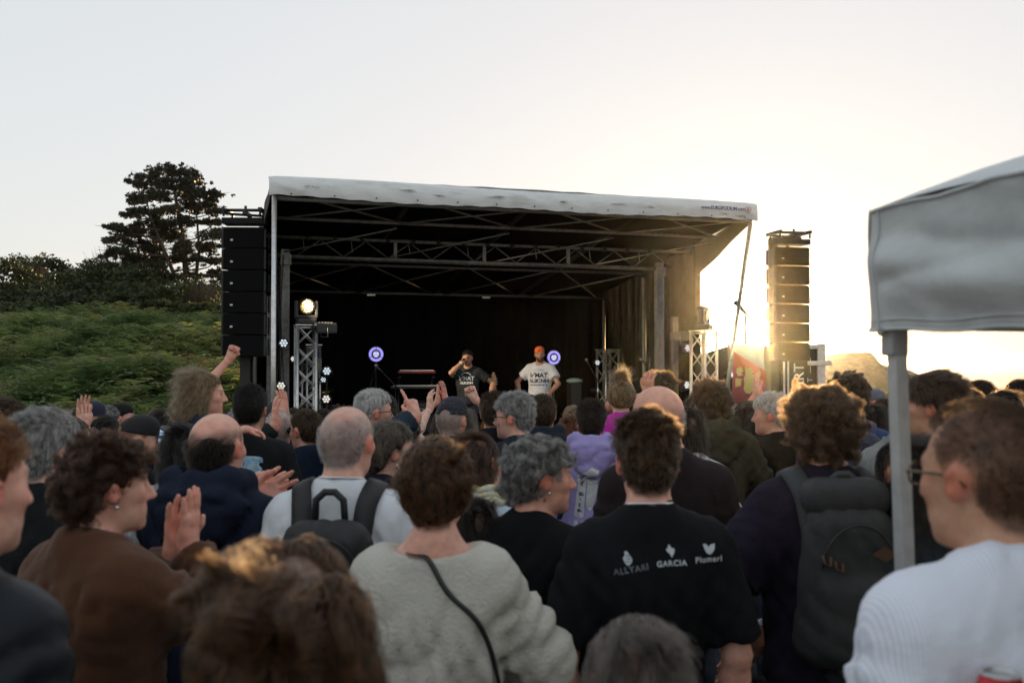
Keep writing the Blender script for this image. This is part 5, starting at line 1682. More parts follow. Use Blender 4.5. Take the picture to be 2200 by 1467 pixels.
def cloth_sdf(sp, arms, w, fem, top):
    kind = top.get('kind', 'tee')
    t = dict(tee=.012, shirt=.016, sweater=.020, hoodie=.026, jacket=.028, coat=.034, blouse=.020)[kind] + top.get('loose', 0)
    f = Sdf()
    wz = 1.0 if fem else 1.06
    f.ell((0, .0, 1.26), (.150 * w * wz + t, .098 + t, .20), .05)
    f.ell((.07 * w, -.045, 1.30), (.075 + t * .5, .055 + t * .6, .12), .06); f.ell((-.07 * w, -.045, 1.30), (.075 + t * .5, .055 + t * .6, .12), .06)
    f.cone((-.12 * w, -.018, 1.366), (.12 * w, -.018, 1.366), .050 + t, .050 + t, .06)
    f.ell((0, -.036, 1.425), (.088, .058 + t * .5, .090), .03)
    for sg in (-1, 1):
        f.cone((sg * .03, -.03, 1.448), (sg * .15 * w, -.014, 1.382), .038 + t * .6, .044 + t * .8, .05)
    if fem and top.get('bust', 1): f.ell((.07, .09, 1.25), (.065 + t * .4, .06 + t * .5, .07), .05); f.ell((-.07, .09, 1.25), (.065 + t * .4, .06 + t * .5, .07), .05)
    f.ell((0, .005, 1.05), ((.132 if fem else .145) * w + t, .100 + t, .20), .08)
    f.ell((0, 0, .90), ((.158 if fem else .152) * w + t * 1.2, .112 + t, .14), .08)
    if top.get('belly'): f.ell((0, .06, 1.06), (.13 * w, .12 * top['belly'], .16), .08)
    hem = top.get('hem', .86)
    sl = top.get('sleeve', 'short' if kind == 'tee' else 'long')
    for sd, (S, E, W, fd, pn, ps) in arms.items():
        if sl == 'none':
            continue
        g = Sdf()
        rs = (.049 if fem else .055) + t * .85
        if sl == 'short':
            fr = top.get('sfr', .60); e = S + (E - S) * fr
            g.cone(S, e + (E - S) * .12, rs, rs * .94 + .004, .03)
            g.plane(e, e - S, .004)
        else:
            re = (.040 if fem else .045) + t * .8; rw = (.030 if fem else .034) + t * (.75 if kind != 'blouse' else 1.3)
            fr = dict(long=.93, elbow=.15, roll=.55, threeq=.55)[sl]; e = E + (W - E) * fr
            n = np.linalg.norm(E - S); 
            g.cone(S, E, rs, re, .03, ripple=(.0045 + t * .10, 30, sp.get('seed', 1)))
            g.cone(E, e + (W - E) * .08, re, rw * fr + re * (1 - fr), .03, ripple=(.005 + t * .12, 38, 2 + sp.get('seed', 1)))
            g.plane(e, W - E, .004)
        f.fn(g, .045, '+'); f._bb(g.lo, g.hi)
    lows = [min(a[1][2], a[2][2]) for a in arms.values()] or [2]
    def hemf(P):   # keep above the hem, but let sleeves hang past it
        side = np.abs(P[:, 0]) - (.165 * w + t * 2.2)
        return np.minimum(hem + .006 * np.sin(P[:, 0] * 25 + sp.get('seed', 1)) - P[:, 2], -side + 0 * P[:, 0]) if sl != 'none' and min(lows) < hem + .05 else hem - P[:, 2]
    f.fn(hemf, .004, '&')
    nk = top.get('neck', 'crew')
    if nk == 'wide': f.ell((0, -.03, 1.515), (.135, .115, .085), .012, '-')
    elif nk == 'crew':
        f.cone((0, .022, 1.485), (0, .03, 1.66), .070 if not fem else .064, .090, .010, '-')
        if kind in ('tee', 'sweater'):
            for k in range(10):
                a0, a1 = 2 * math.pi * k / 10, 2 * math.pi * (k + 1) / 10
                rr = .068
                f.cone((rr * math.cos(a0), -.016 + rr * .97 * math.sin(a0), 1.466 - .030 * math.sin(a0)), (rr * math.cos(a1), -.016 + rr * .97 * math.sin(a1), 1.466 - .030 * math.sin(a1)), .0075, .0075, .008)
    if kind == 'hoodie' or top.get('hood'):
        f.ell((0, -.118, 1.435), (.150, .070, .085), .015, '+', np.array(Euler((.45, 0, 0)).to_matrix()))
        f.ell((0, -.140, 1.355), (.092, .046, .075), .03)
        for sg in (-1, 1):
            f.cone((0, -.125, 1.512), (sg * .085, -.085, 1.512), .036, .040, .012); f.cone((sg * .085, -.085, 1.512), (sg * .102, .0, 1.498), .040, .036, .02); f.cone((sg * .102, .0, 1.498), (sg * .055, .088, 1.45), .036, .028, .03)
            f.cone((sg * .03, -.185, 1.47), (sg * .13, -.10, 1.43), .016, .020, .01)
        f.ell((0, -.085, 1.545), (.070, .05, .05), .015, '-')
        f._bb(A3((0, -.24, 1.3)), A3((0, .1, 1.6)))
    if kind in ('jacket', 'coat', 'shirt') or top.get('collar'):
        r0 = .016 if kind == 'shirt' else .021
        hgt = top.get('collar', .0)
        ch = .005 if isinstance(hgt, bool) else hgt
        pts = [(0, -.083, 1.500 + ch), (.058, -.052, 1.496 + ch), (.074, .0, 1.482 + ch * .7), (.052, .065, 1.448), (.03, .10, 1.41)]
        for sg in (-1, 1):
            for a, b in zip(pts, pts[1:]):
                f.cone((sg * a[0], a[1], a[2] - .012), (sg * b[0], b[1], b[2] - .012), r0, r0, .016)
                f.cone((sg * a[0] * 1.06, a[1] * 1.06, a[2] - .035), (sg * b[0] * 1.06, b[1] * 1.06, b[2] - .035), r0, r0, .02)
    ff = fold_fn(sp.get('seed', 1) * 7 + 3, top.get('fold', .028 if kind in ('tee', 'blouse', 'sweater') else .034))
    base = f
    out = Sdf(); out.lo, out.hi = f.lo.copy(), f.hi.copy()
    def disp(P):
        d = base(P)
        hang = .35 + .65 * sstep(1.46, 1.25, P[:, 2])
        d = d - ff(P) * hang
        if kind == 'hoodie' or top.get('hood'):      # the hood's lower edge and its slack folds
            x, z = P[:, 0], P[:, 2]; bk = sstep(-.02, -.07, P[:, 1])
            cr = .020 * np.exp(-((z - 1.285 - 5.8 * x * x) / .011) ** 2) * (np.abs(x) < .165)
            cr = cr + .013 * np.exp(-((z - 1.405 - .35 * x - .02 * np.sin(x * 30)) / .012) ** 2) * sstep(.11, .05, np.abs(x)) + .011 * np.exp(-((z - 1.36 + .45 * x) / .012) ** 2) * sstep(.08, .03, np.abs(x - .03)) + .014 * np.exp(-((z - 1.475 + .25 * np.abs(x)) / .010) ** 2) * sstep(.13, .09, np.abs(x))
            d = d + cr * bk
        return d
    out.fn(disp, .001, '+')
    return out

def xform(V, T, R, sc): return (V * sc) @ R.T + T

def hair_field(style):
    """(shell sdf in the head frame, flow function, keyword dict for strands)"""
    st = style['style']; f = Sdf()
    t = style.get('t', dict(short=.011, curly=.020, buzz=.004, crop=.008, bob=.016, long=.016, updo=.014, spiky=.014, mop=.026, fringe=.004).get(st, .011))
    sd_ = style.get('sides', .45 if st in ('short', 'crop', 'buzz') else 1.0)
    f.ell((0, -.010, .036), (.0745 + t * .85 * sd_, .094 + t * (.5 + .5 * sd_), .080 + t * 1.15), .03)
    f.ell((0, -.042, .012), (.066 + t * sd_, .064 + t * (.4 + .6 * sd_), .068 + t * sd_), .03)
    if sd_ < 1: f.ell((0, .0, .070), (.060 + t * .5, .084 + t * .6, .048 + t), .04)
    if st in ('short', 'curly', 'crop', 'mop', 'spiky', 'buzz'):
        f.ell((0, -.048, -.035), (.050 + t * .7 * sd_, .048 + t * .7 * sd_, .045), .03)
        if style.get('quiff'): f.ell((0, .055, .095), (.058, .045, .030 + style['quiff']), .03)
        if style.get('top'): f.ell((0, .0, .075 + style['top'] * .5), (.066, .085, .05 + style['top']), .03)
    if st == 'mop': f.ell((0, -.03, .02), (.084, .088, .08), .03)
    if st == 'bob': f.ell((0, -.045, -.055), (.088, .070, .085), .04)
    if st == 'long':
        ln = style.get('len', .22)
        f.ell((0, -.05, -.05), (.088, .066, .10), .04); f.ell((0, -.072, -.06 - ln * .5), (style.get('wid', .092), .045, ln * .62), .05)
    if st == 'updo':
        f.ell((0, -.055, .0), (.086, .072, .108), .03)
        b = style.get('bun', (0, -.10, .03)); br = style.get('bunr', .045)
        f.ell(b, (br, br * .9, br), .02)
    if st == 'fringe': f.ell((0, -.048, -.035), (.050, .048, .045), .03)
    hl = {k: v for k, v in style.items() if k in ('z_front', 'recede', 'nape')}
    if st in ('short', 'crop', 'buzz'): hl.setdefault('nape', -.066)
    if st in ('bob', 'long'):
        f.ell((0, .105, -.045), (.066, .082, .120), .012, '-')
        f.fn(lambda q: np.maximum(hairline(q, **hl), 0) * (np.abs(q[:, 0]) < .072) * (q[:, 1] > .02) - .002, .01, '&')
    else:
        f.fn(lambda q: hairline(q, **hl) * .9, .012, '&')
        if st != 'updo' or style.get('ears', 1):
            for sg in (-1, 1): f.ell((sg * .084, -.004, -.010), (.020 + t, .024, .034), .008, '-')
        if style.get('bald'):
            bz = style.get('bz', .035)
            f.fn(lambda q: (q[:, 2] - bz - .30 * (q[:, 1] < -9)) * .8 - .012 * np.sin(q[:, 0] * 50), .02, '&')
    amp = style.get('lump', dict(curly=.009, mop=.012, bob=.005, long=.006, updo=.006, spiky=.005).get(st, .0028)); fr = style.get('lfr', dict(curly=70, mop=55).get(st, 60))
    base = f; out = Sdf(); out.lo, out.hi = f.lo.copy(), f.hi.copy()
    sd = style.get('seed', 3)
    def disp(q):
        w = q + .012 * np.sin(q[:, [1, 2, 0]] * 37 + sd)
        zz = 1 if st in ('curly', 'mop') else .35
        return base(q) - amp * np.sin(w[:, 0] * fr + sd) * np.sin(w[:, 1] * fr * .9 + 2 * sd) * np.sin(w[:, 2] * fr * zz + 3 * sd + 1.3)
    out.fn(disp, .001, '+')
    def down(q):
        z = q[:, 2]; u = sstep(.05, .105, z)[:, None]
        top_dir = A3((0, style.get('comb', -.9), -.05))
        sidev = np.stack([np.sign(q[:, 0]) * .1, -.35 * np.ones(len(q)), -np.ones(len(q))], -1)
        return top_dir * u + sidev * (1 - u)
    def bunf(q):
        b = A3(style.get('bun', (0, -.10, .03))); d = b - q; r = np.linalg.norm(d, axis=1)[:, None]
        return d / (r + 1e-6) * (r > .05) + A3((0, -.2, -1)) * (r <= .05)
    def zero(q): return A3((0, 0, -.15)) * np.ones((len(q), 1), np.float32)
    kw = dict(short=dict(L=.024, k=5, lift=.55, jit=.30, clump=.35, nclump=260), crop=dict(L=.014, k=4, lift=.6, jit=.3), buzz=dict(L=.006, k=3, lift=.7, jit=.25),
              fringe=dict(L=.009, k=3, lift=.5, jit=.25),
              curly=dict(L=.038, k=9, lift=.6, jit=.32, curl=.007, cfreq=165, clump=.84, nclump=150), mop=dict(L=.046, k=11, lift=.45, jit=.34, curl=.010, cfreq=135, clump=.88, nclump=125),
              bob=dict(L=.07, k=7, lift=.22, jit=.16, clump=.5, nclump=160), long=dict(L=.14, k=9, lift=.16, jit=.12, clump=.55, nclump=150, curl=style.get('wave', .002), cfreq=style.get('wfr', 45)),
              updo=dict(L=.055, k=6, lift=.20, jit=.2, clump=.5, nclump=160), spiky=dict(L=.045, k=5, lift=1.1, jit=.4, clump=.75, nclump=110))[st]
    kw = dict(kw); kw.update(style.get('kw', {}))
    if sd_ < 1 and st != 'buzz': kw['taper'] = lambda q: np.interp(q[:, 2], [-.08, .0, .05, .095], [.35, .42, .65, 1.0])
    flow = bunf if st == 'updo' else zero if st in ('curly', 'mop', 'spiky') else down
    return out, flow, kw

_trous = {}
def trouser_mesh(fem, cut):
    if (fem, cut) in _trous: return _trous[(fem, cut)]
    f = Sdf()
    f.ell((0, 0, .93), (.165 if fem else .158, .112, .13), .04)
    for sg in (-1, 1):
        f.cone((sg * .085, -.005, .88), (sg * .095, .012, .48), .088, .064, .04, ripple=(.004, 30, 1)); f.cone((sg * .095, .012, .48), (sg * .10, -.01, .05), .066, .052 if cut == 'slim' else .075, .04, ripple=(.006, 30, 2))
    f.plane((0, 0, .05), (0, 0, -1)); f.plane((0, 0, 1.0), (0, 0, 1))
    V, F = polygonise(f, .016)
    g = Sdf()
    for sg in (-1, 1):
        g.ell((sg * .105, .035, .04), (.047, .135, .05), .02); g.cone((sg * .10, -.03, .05), (sg * .10, -.03, .11), .045, .04, .03)
    g.plane((0, 0, .0), (0, 0, -1))
    V2, F2 = polygonise(g, .014)
    _trous[(fem, cut)] = (np_mesh('trousers', V, F, None, True), np_mesh('shoes', V2, F2, None, True))
    return _trous[(fem, cut)]

def with_mat(name, me, m, parent):
    o = add(name, me, parent)
    if not me.materials: me.materials.append(None)
    o.material_slots[0].link = 'OBJECT'; o.material_slots[0].material = m
    return o

PEOPLE = []
HU = 1.717        # height of the unit figure
def DS(d):
    """fine tuning of the depth of the middle rows"""
    return d * (1 + .13 * min(1, max(0, (d - 3.5) / .9))) if d < 9.5 else d
def person(label, px, top_py, d, heading=0, head=(0, 0, 0), fem=False, skin='fair', hair=None, top=None, group='people in the crowd', bot=None, w=1.0,
           arms=None, arm='hang', seed=1, beard=0, beardc=None, blush=.5, hs=1.0, z0=None, h=None, vox=.0065, hvox=.006, cvox=.0115, legs=True, hair_n=5000, rad=.0006, lean=(0, 0), pos=None, tint=1.0):
    hair = dict(hair) if hair else None
    if pos is None: d = DS(d)
    w *= .92
    rng = np.random.default_rng(seed)
    hh = (hair or {}).get('hairh', .015)
    P = unproj(px, top_py, d) if pos is None else None
    x, y = (P.x, P.y) if P is not None else pos[:2]
    gz = ground_z(x, y) if z0 is None else z0
    H = (P.z - gz - hh) if h is None else h
    s = H / HU
    sp = dict(arms=arms or {}, arm=arm, seed=seed)
    hsc = (0.96 if fem else 1.0) * hs * (1.0 / s) ** .55      # heads vary less than heights
    Rh = rotm(*head)
    hz = HU - .116 * hsc
    piv = A3((0, -.012, 1.50)); rel = A3((0, .030 + lean[1], hz)) - piv
    T = piv + Rh @ rel + A3((lean[0], 0, 0))
    if abs(head[1]) > 4: T[2] += (HU - .116 * hsc - T[2]) * .6
    A_ = _arms(sp, w, fem)
    lod = 0 if d < 2 else 1 if d < 4 else 2 if d < 6 else 3
    vox, cvox, hvox = max(vox, (.007, .0078, .0106, .0122)[lod]), max(cvox, (.0115, .0118, .0170, .020)[lod]), max(hvox, (.0062, .007, .0094, .0105)[lod])
    if group == 'performers on stage': vox = .008
    f = body_sdf(sp, A_, T, Rh, hsc, w, fem)
    V, F = polygonise(f, vox)
    cf = cloth_sdf(sp, A_, w, fem, top) if top else None
    if cf:      # skin that lies deep inside the garment is never seen
        MARGIN[0] = .1
        hid = cf(V) < -.022
        F = F[~hid[F].all(1)]
    hc = HAIRC[hair['c']] if hair else HAIRC['brown']
    mid = tuple((a * .6 + b * .4) for a, b in zip(*hc))
    sk = tuple(c * tint for c in SKIN[skin])
    # hands in finer resolution, joined into the same mesh
    Vs, Fs = [V], [F]
    for sd, (S, E, W, fd, pn, ps) in A_.items():
        g = Sdf(); sx = 1 if sd == 'R' else -1
        dirw = (W - E) / np.linalg.norm(W - E)
        hand_sdf(g, W + dirw * .012, fd, pn, -sx if False else sx, ps, .94 if fem else 1.04)
        g.cone(W - dirw * .05, W + dirw * .015, .0285 * (.92 if fem else 1), .0265 * (.92 if fem else 1), .02)
        V2, F2 = polygonise(g, (.0045 if d < 7 else .0058) if sd in sp['arms'] and isinstance(sp['arms'][sd], dict) else .0095, pad=.01)
        Fs.append(F2 + sum(len(v) for v in Vs)); Vs.append(V2)
    Vb = np.concatenate(Vs); Fb = np.concatenate(Fs)
    col = paint_head(Vb, None, T, Rh, hsc, sk, mid, hair, rng, beard, beardc, True, fem, blush, len(V))
    hands = np.arange(len(Vb)) >= len(V)
    if hands.any():
        col[hands] = col[hands] * (1 + .10 * np.sin(Vb[hands] @ A3((90, 70, 110))))[:, None] * A3((1.03, .93, .92))
    me = np_mesh('person', Vb, Fb, M_SKIN, True)
    ca = me.attributes.new('col', 'FLOAT_COLOR', 'POINT')
    ca.data.foreach_set('color', np.concatenate([col, np.ones((len(col), 1))], 1).astype(np.float32).ravel())
    root = add('person', me, loc=(x, y, gz), rot=(0, 0, math.radians(heading)), scale=(s, s, s))
    tag(root, label, 'person', group)
    res = dict(root=root, T=T, R=Rh, hsc=hsc, s=s, arms=A_, d=d, w=w, fem=fem, gz=gz, head_mesh=f)
    # clothing
    if top:
        V, F = polygonise(cf, cvox, slack=.02)
        res['cloth'] = cf
        nm = top.get('name', dict(tee='t_shirt', shirt='shirt', sweater='sweater', hoodie='hoodie', jacket='jacket', coat='coat', blouse='blouse')[top.get('kind', 'tee')])
        res['top'] = add(nm, np_mesh(nm, V, F, top['m'], True), root)
    if legs:
        tm, sm = trouser_mesh(fem, (bot or {}).get('cut', 'slim'))
        with_mat('trousers', tm, (bot or {}).get('m', M_JEANS), root)
        with_mat('shoes', sm, (bot or {}).get('shoe', M_SHOE), root)
    if hair and hair['style'] != 'none':
        sf, flow, kw = hair_field(dict(hair, seed=seed))
        V, F = polygonise(sf, hvox, slack=.012)
        ms, mm_ = hair_material(*hc)
        if len(V) > 10:
            N = normals_of(sf, V)
            shell = hair['style'] != 'buzz'
            ho = add('hair', np_mesh('hair', xform(V, T, Rh, hsc), F, mm_, True), root) if shell else root
            res['hair'] = ho
            near_ear = (np.abs(V[:, 0]) > .066) & (np.abs(V[:, 1] + .006) < .036) & (V[:, 2] < .030)
            if hair['style'] in ('short', 'crop', 'buzz', 'curly') and (~near_ear).sum() > 50: V, N = V[~near_ear], N[~near_ear]
            if hair.get('mask'):
                mk = hair['mask'](V); V, N = V[mk], N[mk]
            if hair_n:
                pts = strands(V, N, hair_n, kw.pop('L'), kw.pop('k'), kw.pop('lift'), flow, rng, **kw)
                sh = pts.shape
                if hair.get('tuft'):
                    tf = hair['tuft'](rng); tk = tf.shape[1]
                    curves_obj('hair_tuft', xform(tf.reshape(-1, 3), T, Rh, hsc).reshape(tf.shape), rad * 1.2, ms, ho)
                curves_obj('hair_strands' if shell else 'hair', xform(pts.reshape(-1, 3), T, Rh, hsc).reshape(sh), rad, ms, ho)
    PEOPLE.append((x, y))
    return res

def to_local(res, wpt):
    """world point -> the person's local coordinates"""
    r = res if not isinstance(res, dict) else res['root']
    M_ = Matrix.Translation(r.location) @ r.rotation_euler.to_matrix().to_4x4() @ Matrix.Diagonal((*r.scale, 1))
    return M_.inverted() @ Vector(wpt)

def predict(px, top_py, d, heading, hairh=.015, z0=None):
    """local coordinates of a photo pixel at depth Y for a person not built yet"""
    d = DS(d); P = unproj(px, top_py, d); gz = ground_z(P.x, P.y) if z0 is None else z0
    s = (P.z - gz - hairh) / HU
    c, n = math.cos(-math.radians(heading)), math.sin(-math.radians(heading))
    def f(qx, qy, Y):
        q = unproj(qx, qy, DS(Y)) - Vector((P.x, P.y, gz))
        return A3(((q.x * c - q.y * n) / s, (q.x * n + q.y * c) / s, q.z / s))
    return f

def hp(res, p):
    """head frame point -> person local"""
    return Vector(res['T'] + res['R'] @ (A3(p) * res['hsc']))

def glasses(res, m, shades=False, half=False):
    b = MB()
    q = lambda *p: hp(res, p)
    for sg in (-1, 1):
        b.tube([q(sg * (.033 + .025 * math.cos(a)), .098 - .004 * math.cos(a) ** 2, .006 + .019 * math.sin(a)) for a in np.linspace(0, 6.2832, 17)], .0022, 5, False)
        b.tube([q(sg * .058, .094, .012), q(sg * .073, .085, .013), q(sg * .081, .02, .013), q(sg * .082, -.02, .008), q(sg * .080, -.032, -.006)], .0024, 5)
    b.tube([q(-.009, .099, .010), q(0, .102, .013), q(.009, .099, .010)], .002, 5)
    o = b.build('glasses', m, res['root'])
    if shades:
        for sg in (-1, 1):
            l = MB(); l.bm.faces.new([l.bm.verts.new(q(sg * (.033 + .024 * math.cos(a)), .097 - .004 * math.cos(a) ** 2, .006 + .018 * math.sin(a))) for a in np.linspace(0, 6.2832, 15)[:-1]])
            l.build('lens', mat('dark_lens', (.01, .01, .012), .1), o)
    return o

def cap(res, m, m2=None, back=False, tilt=0.0, name='cap', hole=True, up=0.0):
    """baseball cap in the head frame"""
    f = Sdf()
    f.ell((0, -.008, .040 + up), (.084, .104, .090), .01)
    f.ell((0, .02, .09 + up), (.07, .07, .05), .03)
    f.fn(lambda q: (.040 + .10 * q[:, 1] * (-.25 if not back else .15) + up - q[:, 2]) * .95, .006, '&')
    sg = -1 if back else 1
    if hole: f.ell((0, -sg * .105, .048 + up), (.030, .03, .026), .005, '-')
    V, F = polygonise(f, .006)
    o = add(name, np_mesh(name, xform(V, res['T'], res['R'], res['hsc']), F, m, True), res['root'])
    g = Sdf()
    g.ell((0, sg * .125, .036 + up), (.074, .075, .012), .01)
    g.fn(lambda q: np.abs(q[:, 2] - (.040 + up - 2.2 * q[:, 0] ** 2 * 1.6 - .10 * (q[:, 1] * sg - .09))) - .0045, .004, '&')
    g.lo = A3((-.09, -.22 if back else .03, -.03)); g.hi = A3((.09, -.03 if back else .22, .09))
    V, F = polygonise(g, .0045)
    add('brim', np_mesh('brim', xform(V, res['T'], res['R'], res['hsc']), F, m2 or m, True), o)
    b = MB(); b.ball(hp(res, (0, .0, .132 + up)), .006, 1); b.build('top_button', m, o)
    return o

def project_print(res, me, y_from=-.5, off=.0025, front=False):
    """press a flat mesh (x, z in local metres) onto the garment's back"""
    V = mesh_np(me); f = res['cloth']
    P = np.stack([V[:, 0], np.full(len(V), y_from if not front else .5), V[:, 1]], -1).astype(np.float32)
    sg = 1 if not front else -1
    MARGIN[0] = .6
    for _ in range(40):
        dd = f(P); P[:, 1] += sg * np.clip(dd, -.02, .1) * .6
    P[:, 1] -= sg * off
    me.vertices.foreach_set('co', P.ravel()); me.update()
    return me

def print_text(res, body, size, x, z, m, rot=0.0, name='lettering', bold=0.0, parent=None, front=False, space=1.0):
    me = text_mesh(body, size, m, 0.0, bold=bold, space=space)
    V = mesh_np(me); c, s = math.cos(rot), math.sin(rot); k = 1 if not front else -1
    W = np.stack([(V[:, 0] * c - V[:, 1] * s) * k + x, V[:, 0] * s + V[:, 1] * c + z, 0 * V[:, 0]], -1).astype(np.float32)
    me.vertices.foreach_set('co', W.ravel())
    return add(name, project_print(res, me, front=front), parent or res['top'])

def print_poly(res, poly, m, name='print', sub=1, off=.002, parent=None, front=False):
    """filled outline of (x, z) points pressed on the garment"""
    bm = bmesh.new()
    bm.faces.new([bm.verts.new((x, z, 0)) for x, z in poly])
    bmesh.ops.triangulate(bm, faces=bm.faces)
    for _ in range(sub): bmesh.ops.subdivide_edges(bm, edges=bm.edges, cuts=1, use_grid_fill=True)
    me = bpy.data.meshes.new(name); bm.to_mesh(me); bm.free(); me.materials.append(m)
    return add(name, project_print(res, me, off=off, front=front), parent or res['top'])

def worn(res, name):
    """Empty with the wearer's transform, for things carried on the body"""
    r = res['root']
    o = empty(name); o.location = r.location; o.rotation_euler = r.rotation_euler; o.scale = r.scale
    return o

def strap_path(res, pts, wd, th, m, parent, name='strap', off=.006, back=True):
    """flat band following points on the garment (local coords); pushed out to the cloth surface"""
    f = res['cloth']
    P = []
    for a, b in zip(pts, pts[1:]):
        for t in np.linspace(0, 1, 8)[:-1]: P.append([a[i] + (b[i] - a[i]) * t for i in range(3)])
    P.append(list(pts[-1])); P = A3(P)
    MARGIN[0] = .3
    for _ in range(25):
        dd = f(P); n = normals_of(f, P, .008); P = P - n * (dd - off)[:, None] * .6
    for _ in range(6): P[1:-1] = P[1:-1] * .4 + (P[2:] + P[:-2]) * .3
    P = P + normals_of(f, P, .01) * np.maximum(off * .6 - f(P), 0)[:, None]
    n = normals_of(f, P, .02)
    for _ in range(4): n[1:-1] = n[1:-1] * .4 + (n[2:] + n[:-2]) * .3
    tg = np.gradient(P, axis=0); sd = np.cross(tg, n); sd /= np.linalg.norm(sd, axis=1)[:, None]
    rows = []
    for a, nn in ((-.5, 0), (-.45, 1), (0, 1.15), (.45, 1), (.5, 0)):
        rows.append([tuple(p) for p in P + sd * wd * a + n * th * nn])
    return MB().sheet(rows).build(name, m, parent)

M_JEANS = cloth('dark_jeans', (.022, .028, .045), .85, col2=(.05, .06, .085)); M_SHOE = mat('dark_shoes', (.03, .03, .032), .6)
# ------------------------------------------------------------------ the crowd, nearest first
K = dict
blk = lambda n, c=(.011, .012, .014), **k: cloth(n, c, .85, **k)
def loc(px, top, d, hd, hh=.015, z0=None): return predict(px, top, d, hd, hh, z0)

# --- very near, out of focus
person('man at the left edge, only his cheek, ear and dark leather shoulder showing', -100, 893, 1.7, -22, (-6, 0, 0), skin='pink', hair=K(style='short', c='ginger', t=.008), hair_n=6000,
       top=K(kind='jacket', m=mat('navy_leather', (.008, .011, .016), .5, spec=.22, var=.3, vscale=5, bump=.35, bscale=22), collar=.0), seed=2, blush=.6)
H_ = person('woman with big wavy auburn hair filling the bottom left foreground', 618, 1150, 1.36, -4, (0, 6, 0), fem=True, skin='fair',
            hair=K(style='long', c='chestnut', t=.020, wid=.112, len=.30, hairh=.03, wave=.010, wfr=62, lump=.024, lfr=33, kw=K(L=.16, k=16, lift=.20, jit=.16, clump=.88, nclump=120)),
            hair_n=15000, rad=.0006, top=K(kind='sweater', m=blk('charcoal_knit', (.03, .028, .028))), seed=4)
L_ = person('child with long ash-grey hair at the bottom edge, in front of the black printed t-shirt', 1375, 1325, 1.62, 4, (0, 0, 0), fem=True, skin='fair',
            hair=K(style='long', c='browngrey', t=.016, wid=.098, len=.26, kw=K(L=.16, k=10, lift=.12, jit=.10, clump=.6, nclump=140)), hair_n=9000, top=K(kind='sweater', m=blk('grey_child_sweater', (.06, .06, .065))), seed=6, w=.9)
N_ = person('man in pale blue striped shirt and glasses close at the right edge', 2150, 856, 1.62, 12, (16, -2, 0), skin='tan',
            hair=K(style='buzz', c='brown', cover=.86, t=.004, recede=.03, z_front=.078, scalp=.42), hair_n=12000, rad=.0004, seed=8, w=1.02, blush=.6,
            top=K(kind='shirt', m=cloth('pale_blue_seersucker', (.66, .71, .84), .8, stripe=(1150, 0, (.80, .83, .90)), var=0), collar=0, neck='crew', loose=.01, fold=.032))
glasses(N_, mat('tortoise_frame', (.10, .06, .02), .25))
# --- first clear row
f = loc(212, 938, 2.45, -32)
C_ = person('woman in brown coat clapping, short curly dark red hair', 212, 938, 2.45, -32, (-22, 2, 0), fem=True, skin='pink', hair=K(style='curly', c='auburn', t=.014, hairh=.022, nape=-.07), hair_n=9000, seed=10,
            top=K(kind='coat', m=cloth('brown_wool_coat', (.085, .036, .018), .9, var=.2), collar=.004),
            arms=dict(R=K(w=f(408, 1176, 2.62), fd=(.10, .05, 1), pn=(-.9, -.3, 0), pose='flat', pole=(1, .2, -1)), L=K(w=f(372, 1186, 2.66), fd=(.02, .10, 1), pn=(.95, -.1, .1), pose='spread', pole=(-.4, .2, -1))))
b = MB(); b.ball(hp(C_, (.079, -.004, -.038)), .007, 1); b.build('earring', mat('silver_stud', (.7, .7, .7), .2, 1.0), C_['root'])
I_ = person('woman in beige wide-neck knit with thin black bag strap', 935, 932, 2.5, 0, (-8, 0, 0), fem=True, skin='pink',
            hair=K(style='updo', c='chestnut', t=.020, hairh=.03, bun=(0, -.085, .075), bunr=.052, lump=.010, nape=-.10, kw=K(L=.085, k=9, lift=.5, jit=.38, curl=.004, cfreq=60, clump=.72, nclump=80)), hair_n=9000, seed=12, w=.98,
            top=K(kind='sweater', m=cloth('beige_knit', (.54, .52, .46), .95, knit=True, weave=.5, var=.08), neck='wide', loose=.008, fold=.040, hem=.80),
            arms=dict(R=K(w=(.17, .27, 1.02), fd=(-.5, .8, .2), pn=(-1, 0, 0), pose='grip', pole=(1, -.5, -.45)), L=K(w=(-.17, .25, 1.05), fd=(.5, .8, .2), pn=(1, 0, 0), pose='grip', pole=(-1, -.5, -.4))))
K_ = person('young man in black t-shirt with three white logos across the back', 1392, 886, 2.7, 2, (-2, 0, 0), skin='pink', hair=K(style='short', c='brown', t=.012, top=.012, hairh=.028, sides=.15, kw=K(L=.034, lift=.6, jit=.36, curl=.003, cfreq=90, clump=.6)), hair_n=9000, seed=14, w=.99,
            top=K(kind='tee', m=blk('black_tee', (.008, .009, .011)), loose=.006, sfr=.84, fold=.034), blush=.62)
b = MB(); b.tube([(.066 * math.cos(a), -.018 + .066 * math.sin(a), 1.497 - .012 * math.sin(a)) for a in np.linspace(math.pi, 2 * math.pi, 14)], .004, 6); b.build('necklace', mat('silver_chain', (.7, .7, .72), .3, .9), K_['root'])
m_pw = mat('white_shirt_print', (.55, .62, .66), .8)
mm2 = mat('faint_shirt_print', (.16, .19, .21), .8)
def kx(px, py):   # photo pixel -> (x, z) on the back of the black t-shirt
    q = to_local(K_, unproj(px, py, 2.58)); return (q.x, q.z)
def poly_px(pts): return [kx(*p) for p in pts]
print_poly(K_, poly_px([(1342, 1186), (1347, 1184), (1353, 1192), (1358, 1200), (1357, 1207), (1352, 1213), (1347, 1214), (1342, 1208), (1339, 1200), (1340, 1192)]), m_pw, 'leaf_logo')
